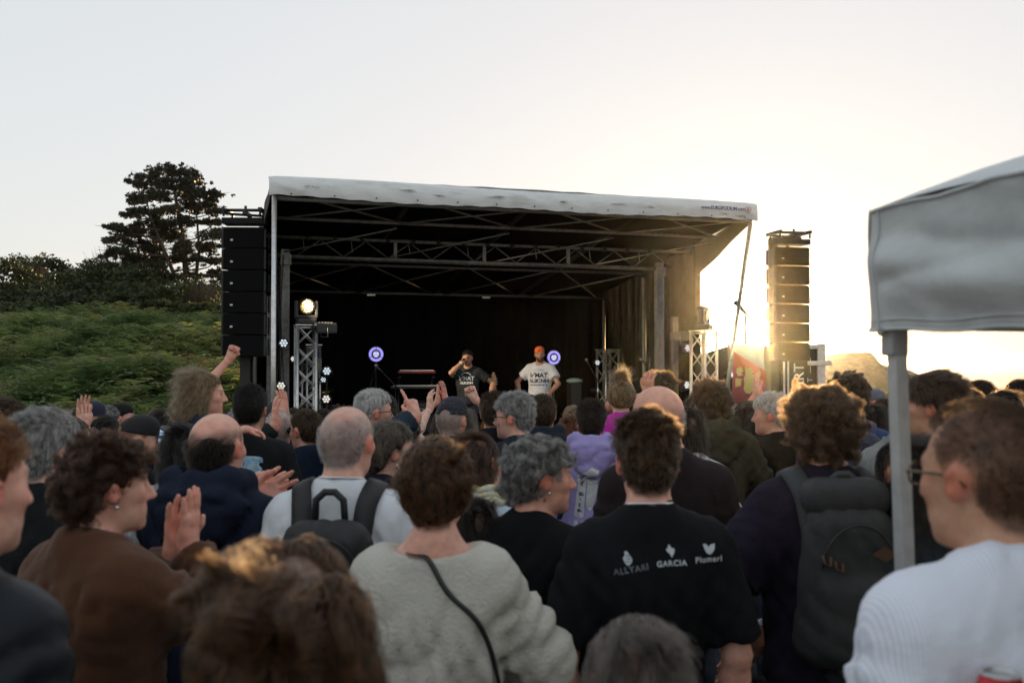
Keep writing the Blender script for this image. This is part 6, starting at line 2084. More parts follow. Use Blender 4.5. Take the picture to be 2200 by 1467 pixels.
for yy in (1195, 1201, 1207):
    print_poly(K_, poly_px([(1339, yy + 1), (1349, yy - 2.4), (1358, yy - 1), (1349, yy - 1.0)]), K_['top'].data.materials[0], 'logo_line', off=.004)
print_poly(K_, poly_px([(1437, 1172), (1440, 1171), (1443, 1177), (1451, 1180), (1450, 1188), (1444, 1198), (1440, 1190), (1433, 1184), (1432, 1179), (1436, 1178)]), m_pw, 'shield_logo')
print_poly(K_, poly_px([(1514, 1171), (1522, 1172), (1527, 1178), (1532, 1173), (1541, 1171), (1540, 1183), (1534, 1192), (1529, 1194), (1522, 1190), (1517, 1182)]), m_pw, 'heart_logo')
for t_, px, py, sz, rt, mm_ in (('ALLYARI', 1355, 1222, .022, .16, mm2), ('GARCIA', 1443, 1210, .020, .03, m_pw), ('Plumerl', 1526, 1204, .021, .03, m_pw)):
    x, z = kx(px, py); print_text(K_, t_, sz, x, z, mm_, rt, bold=.0004, space=1.15)
J_ = person('woman in black sweater in profile, short curly salt-and-pepper hair', 1142, 940, 3.05, -26, (-48, 0, 0), fem=True, skin='pink', hair=K(style='curly', c='saltpepper', t=.012, hairh=.018, nape=-.075), hair_n=9000, seed=16,
            top=K(kind='sweater', m=blk('black_sweater', (.008, .009, .010))))
b = MB(); b.ball(hp(J_, (.080, -.002, -.036)), .006, 1); b.build('earring', _mats['silver_stud'], J_['root'])
G_ = person('man with cropped grey hair in light grey t-shirt wearing a black backpack', 738, 863, 3.05, -4, (-10, 0, 0), skin='pink', hair=K(style='buzz', c='grey', bald=.75, bz=.062, scalp=1.15, cover=.85, nape=-.075, t=.004), hair_n=11000, rad=.0003, seed=18, w=1.0, blush=.9,
            top=K(kind='tee', m=cloth('light_grey_tee', (.66, .69, .73), .9, var=.08), fold=.03, loose=.008))
b = MB(); b.tube([(.068 * math.cos(a), -.018 + .068 * math.sin(a), 1.50 - .012 * math.sin(a)) for a in np.linspace(math.pi, 2 * math.pi, 14)], .004, 6); b.build('necklace', _mats['silver_chain'], G_['root'])
f = loc(458, 878, 3.15, -6)
D_ = person('bald-crowned man in navy hoodie clapping', 458, 878, 3.15, -6, (-8, 0, 0), skin='pink', hair=K(style='crop', c='dark', bald=1.0, bz=.036, cover=.95, nape=-.080, t=.005, sides=1.0, scalp=1.0), hair_n=6500, seed=20, w=1.0, blush=.8,
            top=K(kind='hoodie', m=cloth('navy_hoodie', (.012, .017, .034), .9)),
            arms=dict(R=K(w=f(540, 1078, 3.36), fd=(.85, .2, .22), pn=(-.1, -1, .3), pose='spread', pole=(1, -.2, -.8)), L=K(w=f(515, 1085, 3.42), fd=(.8, .1, .5), pn=(0, 1, 0), pose='flat')))
B_ = person('elderly man with thinning silver hair and black jacket at the left', 85, 886, 3.0, -14, (-14, 0, 0), skin='fair', hair=K(style='short', c='grey', t=.012, kw=K(L=.035, lift=.3, jit=.22, clump=.5)), hair_n=8000, seed=22,
            top=K(kind='jacket', m=blk('black_jacket'), collar=.01))
M_ = person('man with big curly brown hair carrying a large grey backpack', 1772, 824, 3.05, 0, (4, 0, 0), skin='tan', hair=K(style='mop', c='brown', t=.016, hairh=.035), hair_n=10000, seed=24, w=1.0,
            top=K(kind='tee', m=cloth('dark_plum_tee', (.018, .015, .028), .9), loose=.012, sfr=.75), bot=K(m=cloth('grey_green_trousers', (.14, .15, .13), .9), cut='wide'),
            arms=dict(L=K(w=loc(1772, 824, 3.05, 0, .04)(1628, 1372, 3.12), fd=(.1, .8, -.3), pn=(1, .2, 0), pose='grip', pole=(-1, -.6, 0))))
P_ = person('bald man in dark brown sweater behind the black printed t-shirt', 1430, 820, 3.5, 8, (26, -6, 0), skin='pink', hair=K(style='buzz', c='grey', bald=.95, bz=.02, cover=.45, scalp=.9, t=.003), hair_n=5000, rad=.00028, seed=26, w=1.04, blush=.45,
            top=K(kind='sweater', m=blk('brown_black_sweater', (.022, .016, .018)), fold=.014, collar=.0))
glasses(P_, m_blk, True)
X_ = person('woman with long black hair and denim jacket behind the tent leg', 1962, 934, 2.9, 8, (10, 0, 0), fem=True, skin='tan', hair=K(style='long', c='black', t=.012, len=.2, wid=.09), hair_n=7000, seed=28,
            top=K(kind='jacket', m=cloth('faded_black_denim', (.035, .045, .055), .85, var=.35)))
# --- second row
f = loc(1000, 926, 3.6, -12)
Y_ = person('woman bowing her head, pale blue cardigan and yellow patterned scarf', 1052, 932, 3.55, -25, (-18, -12, -12), lean=(-.085, .02), fem=True, skin='pink', hair=K(style='bob', c='auburn', t=.014), hair_n=6000, seed=30,
            top=K(kind='sweater', m=cloth('pale_blue_cardigan', (.50, .60, .70), .92, knit=True, var=.1), fold=.02), arms=dict(R=K(w=(.10, .30, 1.10), pole=(1, -.5, -.6), fd=(-.7, .7, 0), pn=(0, 0, 1), pose='grip')))
b = MB()
for dz, rr in ((0, .082), (.022, .076), (-.02, .092)):
    b.tube([(rr * math.cos(a) * 1.05, -.012 + rr * math.sin(a), 1.488 + dz - .02 * math.sin(a) + .008 * math.sin(5 * a)) for a in np.linspace(0, 6.2832, 22)], .017, 8, False)
sc_ = mat('yellow_white_scarf', (.42, .36, .06), .9, var=1, vscale=38, col2=(.62, .64, .62), bump=.5)
b.build('scarf', sc_, Y_['root'])
person('small dark-haired child in front of the woman with the yellow scarf', 1020, 1068, 3.1, 5, (0, 0, 0), fem=True, skin='fair', hair=K(style='bob', c='dark'), hair_n=5000, seed=32, top=K(kind='sweater', m=blk('dark_child_top', (.02, .02, .03))), hs=.96)
R33 = person('woman in dark coat with loosely pinned ash hair and glasses, in profile', 826, 903, 3.75, -38, (-26, 2, 0), fem=True, skin='fair', hair=K(style='updo', c='ash', t=.018, hairh=.02, bun=(0, -.10, .0), bunr=.04, kw=K(L=.05, k=7, lift=.5, jit=.4, curl=.004, cfreq=110)), hair_n=7000, seed=34, top=K(kind='jacket', m=blk('dark_navy_coat', (.012, .014, .022)), collar=.008))
glasses(R33, mat('thin_frame', (.3, .3, .3), .3, .6))
b = MB(); b.tube([hp(R33, (.079, -.004, -.036)), hp(R33, (.079, -.004, -.060))], .003, 5); b.build('earring', _mats['silver_stud'], R33['root'])
W_ = person('man with brown bowl-cut hair drinking from a cup, grey shirt', 2015, 807, 3.85, 22, (36, 4, 0), skin='tan', hair=K(style='short', c='brown', t=.022, hairh=.022, nape=-.085, z_front=.05, kw=K(L=.05, lift=.25, jit=.2, clump=.5)), hair_n=8000, seed=36,
            top=K(kind='shirt', m=cloth('grey_green_shirt', (.19, .20, .19), .9), collar=.006),
            arms=dict(L=K(w=loc(2015, 807, 3.85, 22, .022)(1985, 912, 3.98), fd=(-.25, .5, .6), pn=(.7, .4, 0), pose='grip', pole=(-1, 0, -.8))))
f5 = loc(278, 884, 4.4, -42)
Cp = person('man in black cap with red beard looking at a phone', 280, 893, 4.4, -42, (-18, -8, 0), skin='fair', hair=K(style='buzz', c='ginger', t=.003), hair_n=2500, beard=1, beardc=(.22, .075, .025), seed=38, top=K(kind='jacket', m=blk('black_zip_jacket', (.010, .011, .013))),
            arms=dict(R=K(w=loc(280, 893, 4.4, -42)(316, 985, 4.62), fd=(.1, .5, .8), pn=(-.3, -.9, .2), pose='grip', pole=(1, -.2, -.9))))
cap(Cp, mat('black_cap_cotton', (.008, .009, .011), .85, bump=.3, bscale=60), mat('grey_brim', (.05, .06, .075), .8))
# girl carried high, fist in the air
f = loc(432, 797, 4.05, -62, .02, .66)
E_ = person('small girl with long blonde braids raising her fist', 432, 797, 4.05, -62, (-14, 0, 0), fem=True, skin='pink', hs=1.0, z0=.66, hair=K(style='long', c='blonde', t=.016, wid=.085, len=.16, wave=.004, wfr=90, kw=K(L=.12, lift=.28, jit=.25)), hair_n=8000, seed=40, w=.92,
            top=K(kind='tee', m=cloth('navy_child_tee', (.015, .022, .045), .9)),
            arms=dict(L=K(w=f(491, 775, 4.20), fd=(.1, .35, .85), pn=(.9, -.2, 0), pose='fist', pole=(-.3, -1, -.3)), R=K(w=f(552, 926, 4.28), fd=(.1, .9, -.15), pn=(0, 0, -1), pose='relaxed', pole=(.3, -.3, -1))))
mbl = hair_material(*HAIRC['blonde'])[1]
for k, (bx, by) in enumerate(((.066, .012), (.078, -.02), (.05, -.075))):     # braids hanging beside the face
    b = MB()
    for st in range(2):
        b.tube([hp(E_, (bx + .006 * math.sin(z * 90 + st * math.pi), by - .01 + .006 * math.cos(z * 90 + st * math.pi), .03 - z)) for z in np.linspace(0, .25, 44)], .0085, 6)
    b.build('braid', mbl, E_['root'])
F_ = person('dark-haired man in black t-shirt with a blue and yellow picture on the back', 535, 828, 4.5, 2, (-4, 0, 0), skin='olive', hair=K(style='crop', c='black', t=.010, nape=-.08), hair_n=6000, seed=42, w=1.05, top=K(kind='tee', m=blk('black_band_tee')))
def fx(px, py):
    q = to_local(F_, unproj(px, py, DS(4.5) - .12)); return (q.x, q.z)
pt = [(511, 982), (516, 979), (556, 981), (563, 984), (564, 990), (560, 1035), (556, 1060), (500, 1060), (499, 1055)]
mp_ = mat('sky_picture_print', (.10, .30, .48), .7, var=1, vscale=22, col2=(.42, .55, .62), stretch=(1, 1, 3))
pr_ = print_poly(F_, [fx(*p) for p in pt], mp_, 'picture_print', sub=2)
print_poly(F_, [fx(*p) for p in [(515, 1038), (530, 1028), (545, 1030), (561, 1020), (556, 1060), (505, 1060)]], mat('olive_print', (.25, .27, .10), .8), 'ground_print', sub=1, off=.003)
for cx_, cy_ in ((536, 1024), (551, 1034)):
    print_poly(F_, [fx(cx_ + 9 * math.cos(a), cy_ + 10 * math.sin(a)) for a in np.linspace(0, 6.28, 14)[:-1]], mat('dark_print', (.02, .02, .02), .8), 'dark_disc', off=.004)
    print_poly(F_, [fx(cx_ + 7 * math.cos(a), cy_ + 2 + 7 * math.sin(a)) for a in np.linspace(0, 6.28, 14)[:-1]], mat('mustard_print', (.38, .28, .03), .8), 'mustard_disc', off=.005)
print_poly(F_, [fx(*p) for p in [(548, 1014), (560, 1009), (558, 1020), (549, 1022)]], mat('white_print', (.6, .62, .6), .8), 'white_patch', off=.0045)
x, z = fx(510, 1020); print_text(F_, 'dans', .035, x, z, _mats['white_print'], math.pi / 2 - .1)
# --- third row, left to right
person('brown-haired man at the far left edge behind the near face', -2, 858, 3.9, -5, (0, 0, 0), skin='tan', hair=K(style='short', c='brown'), hair_n=4000, seed=44, top=K(kind='tee', m=blk('black_tee_two', (.014, .014, .016))))
f = loc(146, 896, 4.8, -30)
cl1 = person('grey-blonde woman clapping above her head, red beaded bracelet', 146, 896, 4.8, -30, (-16, 0, 0), fem=True, skin='fair', hair=K(style='bob', c='ash'), hair_n=5000, seed=46, top=K(kind='blouse', m=cloth('print_blouse', (.10, .06, .06), .9, var=.5, vscale=30)),
             arms=dict(R=K(w=f(184, 925, 4.98), fd=(-.10, .05, 1), pn=(-.9, .3, 0), pose='flat', pole=(1, .3, -1)), L=K(w=f(172, 906, 5.02), fd=(.12, 0, 1), pn=(.95, -.2, 0), pose='flat', pole=(-1, -.2, -1))))
Wr = Vector(cl1['arms']['R'][2]); b = MB()
b.tube([Wr + Vector((.034 * math.cos(a), .034 * math.sin(a), -.02)) for a in np.linspace(0, 6.2832, 16)], .006, 6, False); b.build('bracelet', mat('red_bead', (.55, .08, .07), .4, var=1, vscale=90, col2=(.7, .6, .5)), cl1['root'])
c2 = person('woman in navy cap with brown ponytail, in profile', 186, 864, 5.7, -72, (-8, 0, 0), fem=True, skin='tan', hair=K(style='updo', c='brown', bun=(0, -.12, -.03), bunr=.035), hair_n=4000, seed=48, top=K(kind='tee', m=cloth('blue_tee_back', (.03, .07, .16), .9)))
cap(c2, mat('navy_cap_cotton', (.012, .016, .040), .85))
person('dark bob-haired woman just left of the black cap', 224, 893, 5.1, -10, (0, 0, 0), fem=True, skin='fair', hair=K(style='bob', c='black'), hair_n=4000, seed=50, top=K(kind='jacket', m=blk('black_anorak', (.014, .015, .018))))
person('grey-haired man behind the black cap', 227, 873, 6.5, -12, (0, 0, 0), skin='fair', hair=K(style='short', c='saltpepper'), hair_n=3500, rad=.0006, seed=52, top=K(kind='jacket', m=cloth('slate_jacket', (.03, .035, .045), .9)))
person('dark-haired man in profile at the edge of the ferns', 253, 866, 7.2, -60, (-12, 0, 0), skin='pink', hair=K(style='crop', c='black', z_front=.05), hair_n=3000, rad=.0006, seed=54, top=K(kind='tee', m=cloth('grey_tee_b', (.12, .12, .13), .9)))
person('woman with patterned grey headscarf behind the silver-haired man', 118, 892, 4.6, -15, (0, 0, 0), fem=True, skin='fair', hair=K(style='bob', c='saltpepper'), hair_n=4000, seed=55, top=K(kind='jacket', m=blk('dark_parka', (.02, .022, .026))))
person('grey-haired man looking left beside the girl with braids', 362, 917, 5.4, 62, (14, 0, 0), skin='fair', hair=K(style='crop', c='saltpepper'), hair_n=3000, seed=56, top=K(kind='tee', m=cloth('sky_tee', (.34, .42, .48), .9)), beard=.5)
person('brown-haired child below the phone', 342, 962, 4.7, -15, (0, 0, 0), skin='fair', hair=K(style='short', c='brown', t=.015), hair_n=3500, seed=58, top=K(kind='tee', m=cloth('pale_child_tee', (.30, .38, .42), .9)))
person('woman with smooth black hair between girl and bald man', 394, 906, 3.75, -4, (0, 0, 0), fem=True, skin='tan', hair=K(style='bob', c='black', t=.013), hair_n=5000, seed=60, top=K(kind='blouse', m=cloth('white_print_blouse', (.25, .25, .27), .9, var=.5, vscale=20)))
f = loc(598, 883, 5.1, 6)
wh = person('white-haired man with hands raised beside his head', 600, 880, 5.1, 6, (0, 0, 0), skin='pink', hair=K(style='buzz', c='white', t=.004, cover=.8), hair_n=4000, seed=62, top=K(kind='jacket', m=blk('charcoal_jacket', (.016, .020, .022))),
            arms=dict(L=K(w=f(588, 918, 4.92), fd=(-.1, .1, 1), pn=(.9, .4, 0), pose='spread', pole=(-1, -.2, -1)), R=K(w=f(612, 898, 5.28), fd=(-.12, .1, 1), pn=(-.6, -.7, 0), pose='flat', pole=(1, .2, -1))))
c3 = person('man wearing a blue, white and black cap, beyond the white-haired man', 590, 866, 6.0, 10, (0, 0, 0), skin='tan', hair=K(style='buzz', c='dark'), hair_n=2000, seed=64, top=K(kind='tee', m=blk('black_tee_three')))
cap(c3, mat('black_cap_b', (.02, .02, .025), .8), mat('blue_brim', (.06, .16, .45), .7), back=True)
s31 = person('man with dark sunglasses in navy jacket looking left', 664, 880, 5.0, 24, (26, 0, 0), skin='pink', hair=K(style='crop', c='brown', t=.006), hair_n=4500, seed=66, top=K(kind='jacket', m=cloth('navy_jacket', (.010, .018, .036), .85)))
glasses(s31, m_blk, True)
s32 = person('white-haired man in dark-rimmed glasses and green jacket, facing right', 792, 838, 4.9, -34, (-30, 0, 0), skin='pink', hair=K(style='crop', c='white', t=.008), hair_n=6000, seed=68, top=K(kind='jacket', m=cloth('bottle_green_jacket', (.022, .032, .024), .9), collar=.0))
glasses(s32, m_blk)
person('black-haired woman partly behind the white-haired man with glasses', 824, 846, 5.7, -20, (0, 0, 0), fem=True, skin='tan', hair=K(style='bob', c='black'), hair_n=3500, seed=70, top=K(kind='tee', m=cloth('rust_top', (.12, .03, .015), .9)))
person('woman with curly blonde-grey hair beyond the pinned ash hair', 866, 900, 5.0, -10, (0, 0, 0), fem=True, skin='fair', hair=K(style='curly', c='ash'), hair_n=3500, seed=72, top=K(kind='jacket', m=cloth('blue_jacket_c', (.02, .04, .10), .9)))
f = loc(967, 850, 4.8, -8)
cm = person('man in dark cap and denim jacket lifting a pointing hand', 966, 856, 4.8, -8, (-10, 0, 0), skin='pink', hair=K(style='buzz', c='grey', t=.003), hair_n=2500, seed=74, w=1.05, top=K(kind='jacket', m=cloth('dark_denim', (.018, .030, .045), .85, var=.3), collar=.006),
            arms=dict(L=K(w=f(890, 892, 4.78), fd=(-.28, .1, .9), pn=(-.8, .5, -.2), pose='point', pole=(-.6, -.5, -1))))
cap(cm, mat('ink_cap_cotton', (.016, .017, .028), .9, bump=.3, bscale=50), back=False)
print_poly(cm, [(-.06 + .055 * math.cos(a), 1.36 + .055 * math.sin(a)) for a in np.linspace(0, 6.28, 18)[:-1]], mat('pale_patch', (.38, .40, .42), .8), 'round_patch')
print_poly(cm, [(-.06 + .04 * math.cos(a), 1.355 + .03 * math.sin(a)) for a in np.linspace(0, 6.28, 14)[:-1]], mat('dark_patch', (.05, .06, .07), .8), 'patch_centre', off=.004)
f = loc(990, 872, 6.0, 0)
person('long-haired woman with both arms raised, pink t-shirt', 996, 872, 6.0, 0, (0, 0, 0), fem=True, skin='pale', hair=K(style='long', c='ash', t=.010, len=.2), hair_n=4000, rad=.0006, seed=76, top=K(kind='tee', m=cloth('coral_tee', (.48, .10, .09), .9)),
       arms=dict(L=K(w=f(917, 878, 6.3), fd=(-.05, .1, 1), pn=(.8, .5, 0), pose='relaxed', pole=(-1, -.2, -.6), len=1.12), R=K(w=f(1016, 858, 5.9), fd=(-.35, .1, .8), pn=(-.2, -.9, 0), pose='fist', pole=(1, -.1, -.4))))
f = loc(955, 885, 7.4, 0)
person('person clapping overhead in front of the dark cap', 950, 882, 7.4, 0, (0, 0, 0), fem=True, skin='pink', hair=K(style='bob', c='brown'), hair_n=2500, rad=.0008, seed=78, top=K(kind='tee', m=blk('black_tee_four')),
       arms=dict(L=K(w=f(944, 866, 7.5), fd=(-.05, 0, 1), pn=(1, .2, 0), pose='flat', pole=(-1, 0, -.6)), R=K(w=f(962, 858, 7.5), fd=(-.1, 0, 1), pn=(-.8, -.5, 0), pose='spread', pole=(1, 0, -.6))))
person('brown-haired man in black jacket right of the raised fist', 1060, 845, 5.4, 2, (0, 0, 0), skin='tan', hair=K(style='short', c='brown', t=.014), hair_n=5000, seed=80, top=K(kind='jacket', m=blk('black_bomber', (.009, .009, .011))))
gm2 = person('man with tousled silver hair and black glasses, facing left', 1114, 848, 4.9, 34, (38, 0, 0), skin='pink', hair=K(style='short', c='grey', t=.018, hairh=.02, kw=K(L=.035, lift=.8, jit=.45, curl=.003, clump=.6)), hair_n=7000, seed=82, beard=.35, beardc=(.4, .36, .33), top=K(kind='jacket', m=cloth('slate_blue_jacket', (.018, .026, .036), .85)))
glasses(gm2, m_blk)
person('man with cropped brown hair in navy puffer jacket', 1166, 848, 5.3, 4, (0, 0, 0), skin='pink', hair=K(style='crop', c='brown', t=.008), hair_n=5000, seed=84, w=1.08, top=K(kind='hoodie', m=cloth('navy_puffer', (.012, .020, .032), .6, weave=.5), fold=.03, name='jacket'))
person('small person with pinned-up blonde hair under the blue lamp', 1232, 870, 6.6, 10, (0, 0, 0), fem=True, skin='fair', hair=K(style='updo', c='blonde', bun=(0, -.06, .10), bunr=.03), hair_n=3000, rad=.0007, seed=86, top=K(kind='tee', m=blk('black_tee_five')))
person('red-haired woman left of the lilac hoodie', 1222, 892, 5.9, -5, (0, 0, 0), fem=True, skin='fair', hair=K(style='long', c='ginger', len=.18), hair_n=3500, rad=.0006, seed=88, top=K(kind='tee', m=blk('black_tee_six')))
Q_ = person('young man in lilac hoodie with printed label on the back', 1270, 861, 5.0, -3, (-3, 0, 0), skin='pink', hair=K(style='short', c='black', t=.014), hair_n=6000, seed=90, w=1.05, top=K(kind='hoodie', m=cloth('lilac_hoodie', (.34, .29, .58), .92, var=.08), fold=.016))
def qx(px, py):
    q = to_local(Q_, unproj(px, py, DS(5.0) - .13)); return (q.x, q.z)
mt_ = mat('white_hoodie_print', (.56, .58, .60), .8); mk_ = mat('ink_print', (.01, .012, .03), .8)
print_poly(Q_, [qx(*p) for p in [(1241, 1012), (1256, 1011), (1268, 1012), (1267, 1034), (1260, 1036), (1256, 1080), (1254, 1110), (1250, 1113), (1236, 1111), (1233, 1108), (1237, 1080), (1242, 1036), (1239, 1033)]], mt_, 'label_print', sub=2)
print_poly(Q_, [qx(*p) for p in [(1262, 1008), (1270, 1003), (1280, 1001), (1286, 1008), (1287, 1022), (1283, 1036), (1284, 1052), (1279, 1070), (1276, 1084), (1268, 1098), (1262, 1092), (1258, 1082), (1260, 1060), (1262, 1040), (1258, 1030)]], mt_, 'figure_print', sub=2, off=.003)
for ch, py, sz in (('人', 1025, .030), ('渣', 1038, .026), ('間', 1061, .030), ('1', 1074, .030), ('8', 1086, .032), ('号', 1099, .028)):
    x, z = qx(1252 - (py - 1025) * .10, py); print_text(Q_, ch, sz, x, z, mk_, .06, bold=.0008)
for px in (1237, 1252): print_poly(Q_, [qx(px + dx, 1125 + dy) for dx, dy in ((-4, 6), (4, 6), (4, -3), (2, -6), (-2, -6), (-4, -3))], mt_, 'small_badge')
for k in range(3): x, z = qx(1245, 1139 + k * 4); print_text(Q_, 'tokyo print', .011, x, z, mt_, .04) if False else print_poly(Q_, [qx(1236, 1139 + k * 4), qx(1254, 1139 + k * 4), qx(1254, 1140.4 + k * 4), qx(1236, 1140.4 + k * 4)], mt_, 'print_line')
def tuft(rng):
    n, k = 1500, 7
    th = rng.normal(0, .42, n); ph = rng.normal(0, .30, n)
    dr = np.stack([np.sin(th), np.sin(ph) - .1, np.cos(th)], -1); dr /= np.linalg.norm(dr, axis=1)[:, None]
    root = A3((0, -.04, .105)) + rng.normal(0, .016, (n, 3)); L = rng.uniform(.05, .105, n)
    cl = rng.integers(0, 40, n); off = rng.normal(0, .22, (40, 3))[cl]
    t = np.linspace(0, 1, k)[None, :, None]
    return (root[:, None] + (dr + off)[:, None] * L[:, None, None] * t + A3((0, 0, -.02)) * t * t).astype(np.float32)
R_ = person('woman in magenta top with spiky blonde top-knot catching the sun', 1334, 797, 5.7, 0, (0, 0, 0), fem=True, skin='fair', hair=K(style='updo', c='blonde', t=.010, hairh=.06, bun=(0, -.05, .105), bunr=.040, tuft=tuft, nape=-.07, kw=K(L=.05, lift=.3, jit=.35)), hair_n=7000, seed=92,
            top=K(kind='blouse', m=cloth('magenta_top', (.50, .025, .34), .85, var=.08), neck='crew', loose=.01))
S_ = person('man with fluffy brown hair in olive green hoodie', 1530, 818, 4.85, 4, (8, 0, 0), skin='pink', hair=K(style='curly', c='brown', t=.016, hairh=.02), hair_n=8000, seed=94, w=1.08, top=K(kind='hoodie', m=cloth('olive_hoodie', (.050, .046, .028), .92), fold=.034), arms=dict(R='front'))
f = loc(1424, 800, 6.0, 0)
person('curly-haired man raising a hand behind the bald man', 1424, 800, 6.0, 0, (0, 0, 0), skin='tan', hair=K(style='curly', c='dark', t=.012), hair_n=4500, rad=.0006, seed=96, top=K(kind='tee', m=blk('black_tee_seven')),
       arms=dict(L=K(w=f(1390, 850, 5.9), fd=(-.05, 0, 1), pn=(.6, .7, 0), pose='relaxed', pole=(-1, 0, -.8))))
person('person in white t-shirt with leather strap, hidden by the bald man', 1478, 872, 4.25, 0, (0, 0, 0), fem=True, skin='fair', hair=K(style='bob', c='dark'), hair_n=2500, seed=98, top=K(kind='tee', m=cloth('white_tee', (.55, .56, .58), .9)))
person('woman with straight black hair left of the olive hoodie', 1492, 850, 6.2, 0, (0, 0, 0), fem=True, skin='tan', hair=K(style='long', c='black', len=.2), hair_n=3500, rad=.0006, seed=100, top=K(kind='tee', m=blk('black_tee_eight')))
person('grey curly-haired woman right of the olive hoodie, farther off', 1572, 868, 7.2, 0, (0, 0, 0), fem=True, skin='fair', hair=K(style='bob', c='grey'), hair_n=3000, rad=.0007, seed=102, top=K(kind='tee', m=cloth('stone_top', (.12, .11, .10), .9)))
person('woman with long copper hair before the red flag', 1606, 862, 6.4, 6, (10, 0, 0), fem=True, skin='fair', hair=K(style='long', c='auburn', len=.22), hair_n=4500, rad=.0006, seed=104, top=K(kind='tee', m=blk('black_tee_nine')))
T_ = person('woman with short platinum hair in black coat, facing left', 1666, 848, 5.2, 30, (38, 0, 0), fem=True, skin='pink', hair=K(style='short', c='white', t=.016, hairh=.018, kw=K(L=.03, lift=.8, jit=.4, clump=.6)), hair_n=6000, seed=106, top=K(kind='coat', m=blk('black_wool_coat', (.010, .010, .010)), collar=.0))
person('woman with long dark curls in front of the platinum-haired woman', 1630, 884, 5.6, 12, (0, 0, 0), fem=True, skin='tan', hair=K(style='long', c='dark', wave=.006, len=.2), hair_n=4500, seed=108, top=K(kind='tee', m=blk('black_tee_ten')))
f = loc(1650, 880, 7.6, 0)
person('person clapping overhead beneath the flag', 1648, 874, 7.6, 0, (0, 0, 0), skin='pink', hair=K(style='short', c='brown'), hair_n=2500, rad=.0008, seed=110, top=K(kind='tee', m=cloth('sand_tee', (.16, .12, .08), .9)),
       arms=dict(L=K(w=f(1626, 852, 7.5), fd=(-.05, 0, 1), pn=(.7, -.6, 0), pose='spread', pole=(-1, 0, -.6)), R=K(w=f(1636, 858, 7.6), fd=(0, 0, 1), pn=(-1, 0, 0), pose='flat', pole=(1, 0, -.6))))
V_ = person('man with dark curly hair and navy backpack with red straps', 1822, 805, 4.9, -8, (-6, 0, 0), skin='olive', hair=K(style='curly', c='dark', t=.022, hairh=.025, nape=-.095), hair_n=7000, seed=112, w=1.05, top=K(kind='tee', m=cloth('royal_blue_tee', (.02, .045, .13), .9)))
person('person with grey wavy hair right of the tent leg', 1946, 846, 5.4, 0, (0, 0, 0), fem=True, skin='fair', hair=K(style='bob', c='saltpepper'), hair_n=4500, seed=114, top=K(kind='jacket', m=blk('black_rain_jacket', (.012, .013, .015))))
c5 = person('man in sunglasses and blue-grey cap left of the tent leg', 1884, 836, 8.0, 50, (20, 0, 0), skin='pink', hair=K(style='buzz', c='brown'), hair_n=1500, rad=.0008, seed=116, top=K(kind='tee', m=blk('black_tee_eleven')))
cap(c5, mat('blue_grey_cap', (.08, .11, .16), .8)); glasses(c5, m_blk, True)
for i, (px, py, dd, hc_, lb) in enumerate(((2112, 819, 6.6, 'dark', 'dark-haired man looking left, tallest of the far heads on the right'), (2084, 838, 5.4, 'brown', 'brown-haired head right of the bowl-cut man'), (2158, 838, 5.0, 'dark', 'dark-haired head just above the near man with glasses'),
                                         (2200, 818, 5.4, 'dark', 'dark-haired head at the right photo edge'), (2130, 832, 8.0, 'brown', 'small brown head far out before the sea'), (1872, 868, 5.2, 'dark', 'dark round head between the curly man and the tent leg'),
                                         (1902, 858, 7.2, 'brown', 'brown head directly left of the tent leg'), (1590, 868, 8.6, 'brown', 'small brown head under the flag pole'), (1712, 862, 6.6, 'dark', 'dark head between the platinum hair and the curly mop'))):
    person(lb, px, py, dd, (25 if i in (0, 3) else 5 * (i % 3)), (10 if i == 0 else 0, 0, 0), fem=i in (2, 5), skin='tan', hair=K(style='bob' if i in (2, 5) else 'short', c=hc_), hair_n=4000, rad=.0006, seed=120 + i, top=K(kind='tee', m=blk('dim_tee_%d' % i, (.015 + .02 * (i % 3), .016 + .012 * (i % 2), .018))))
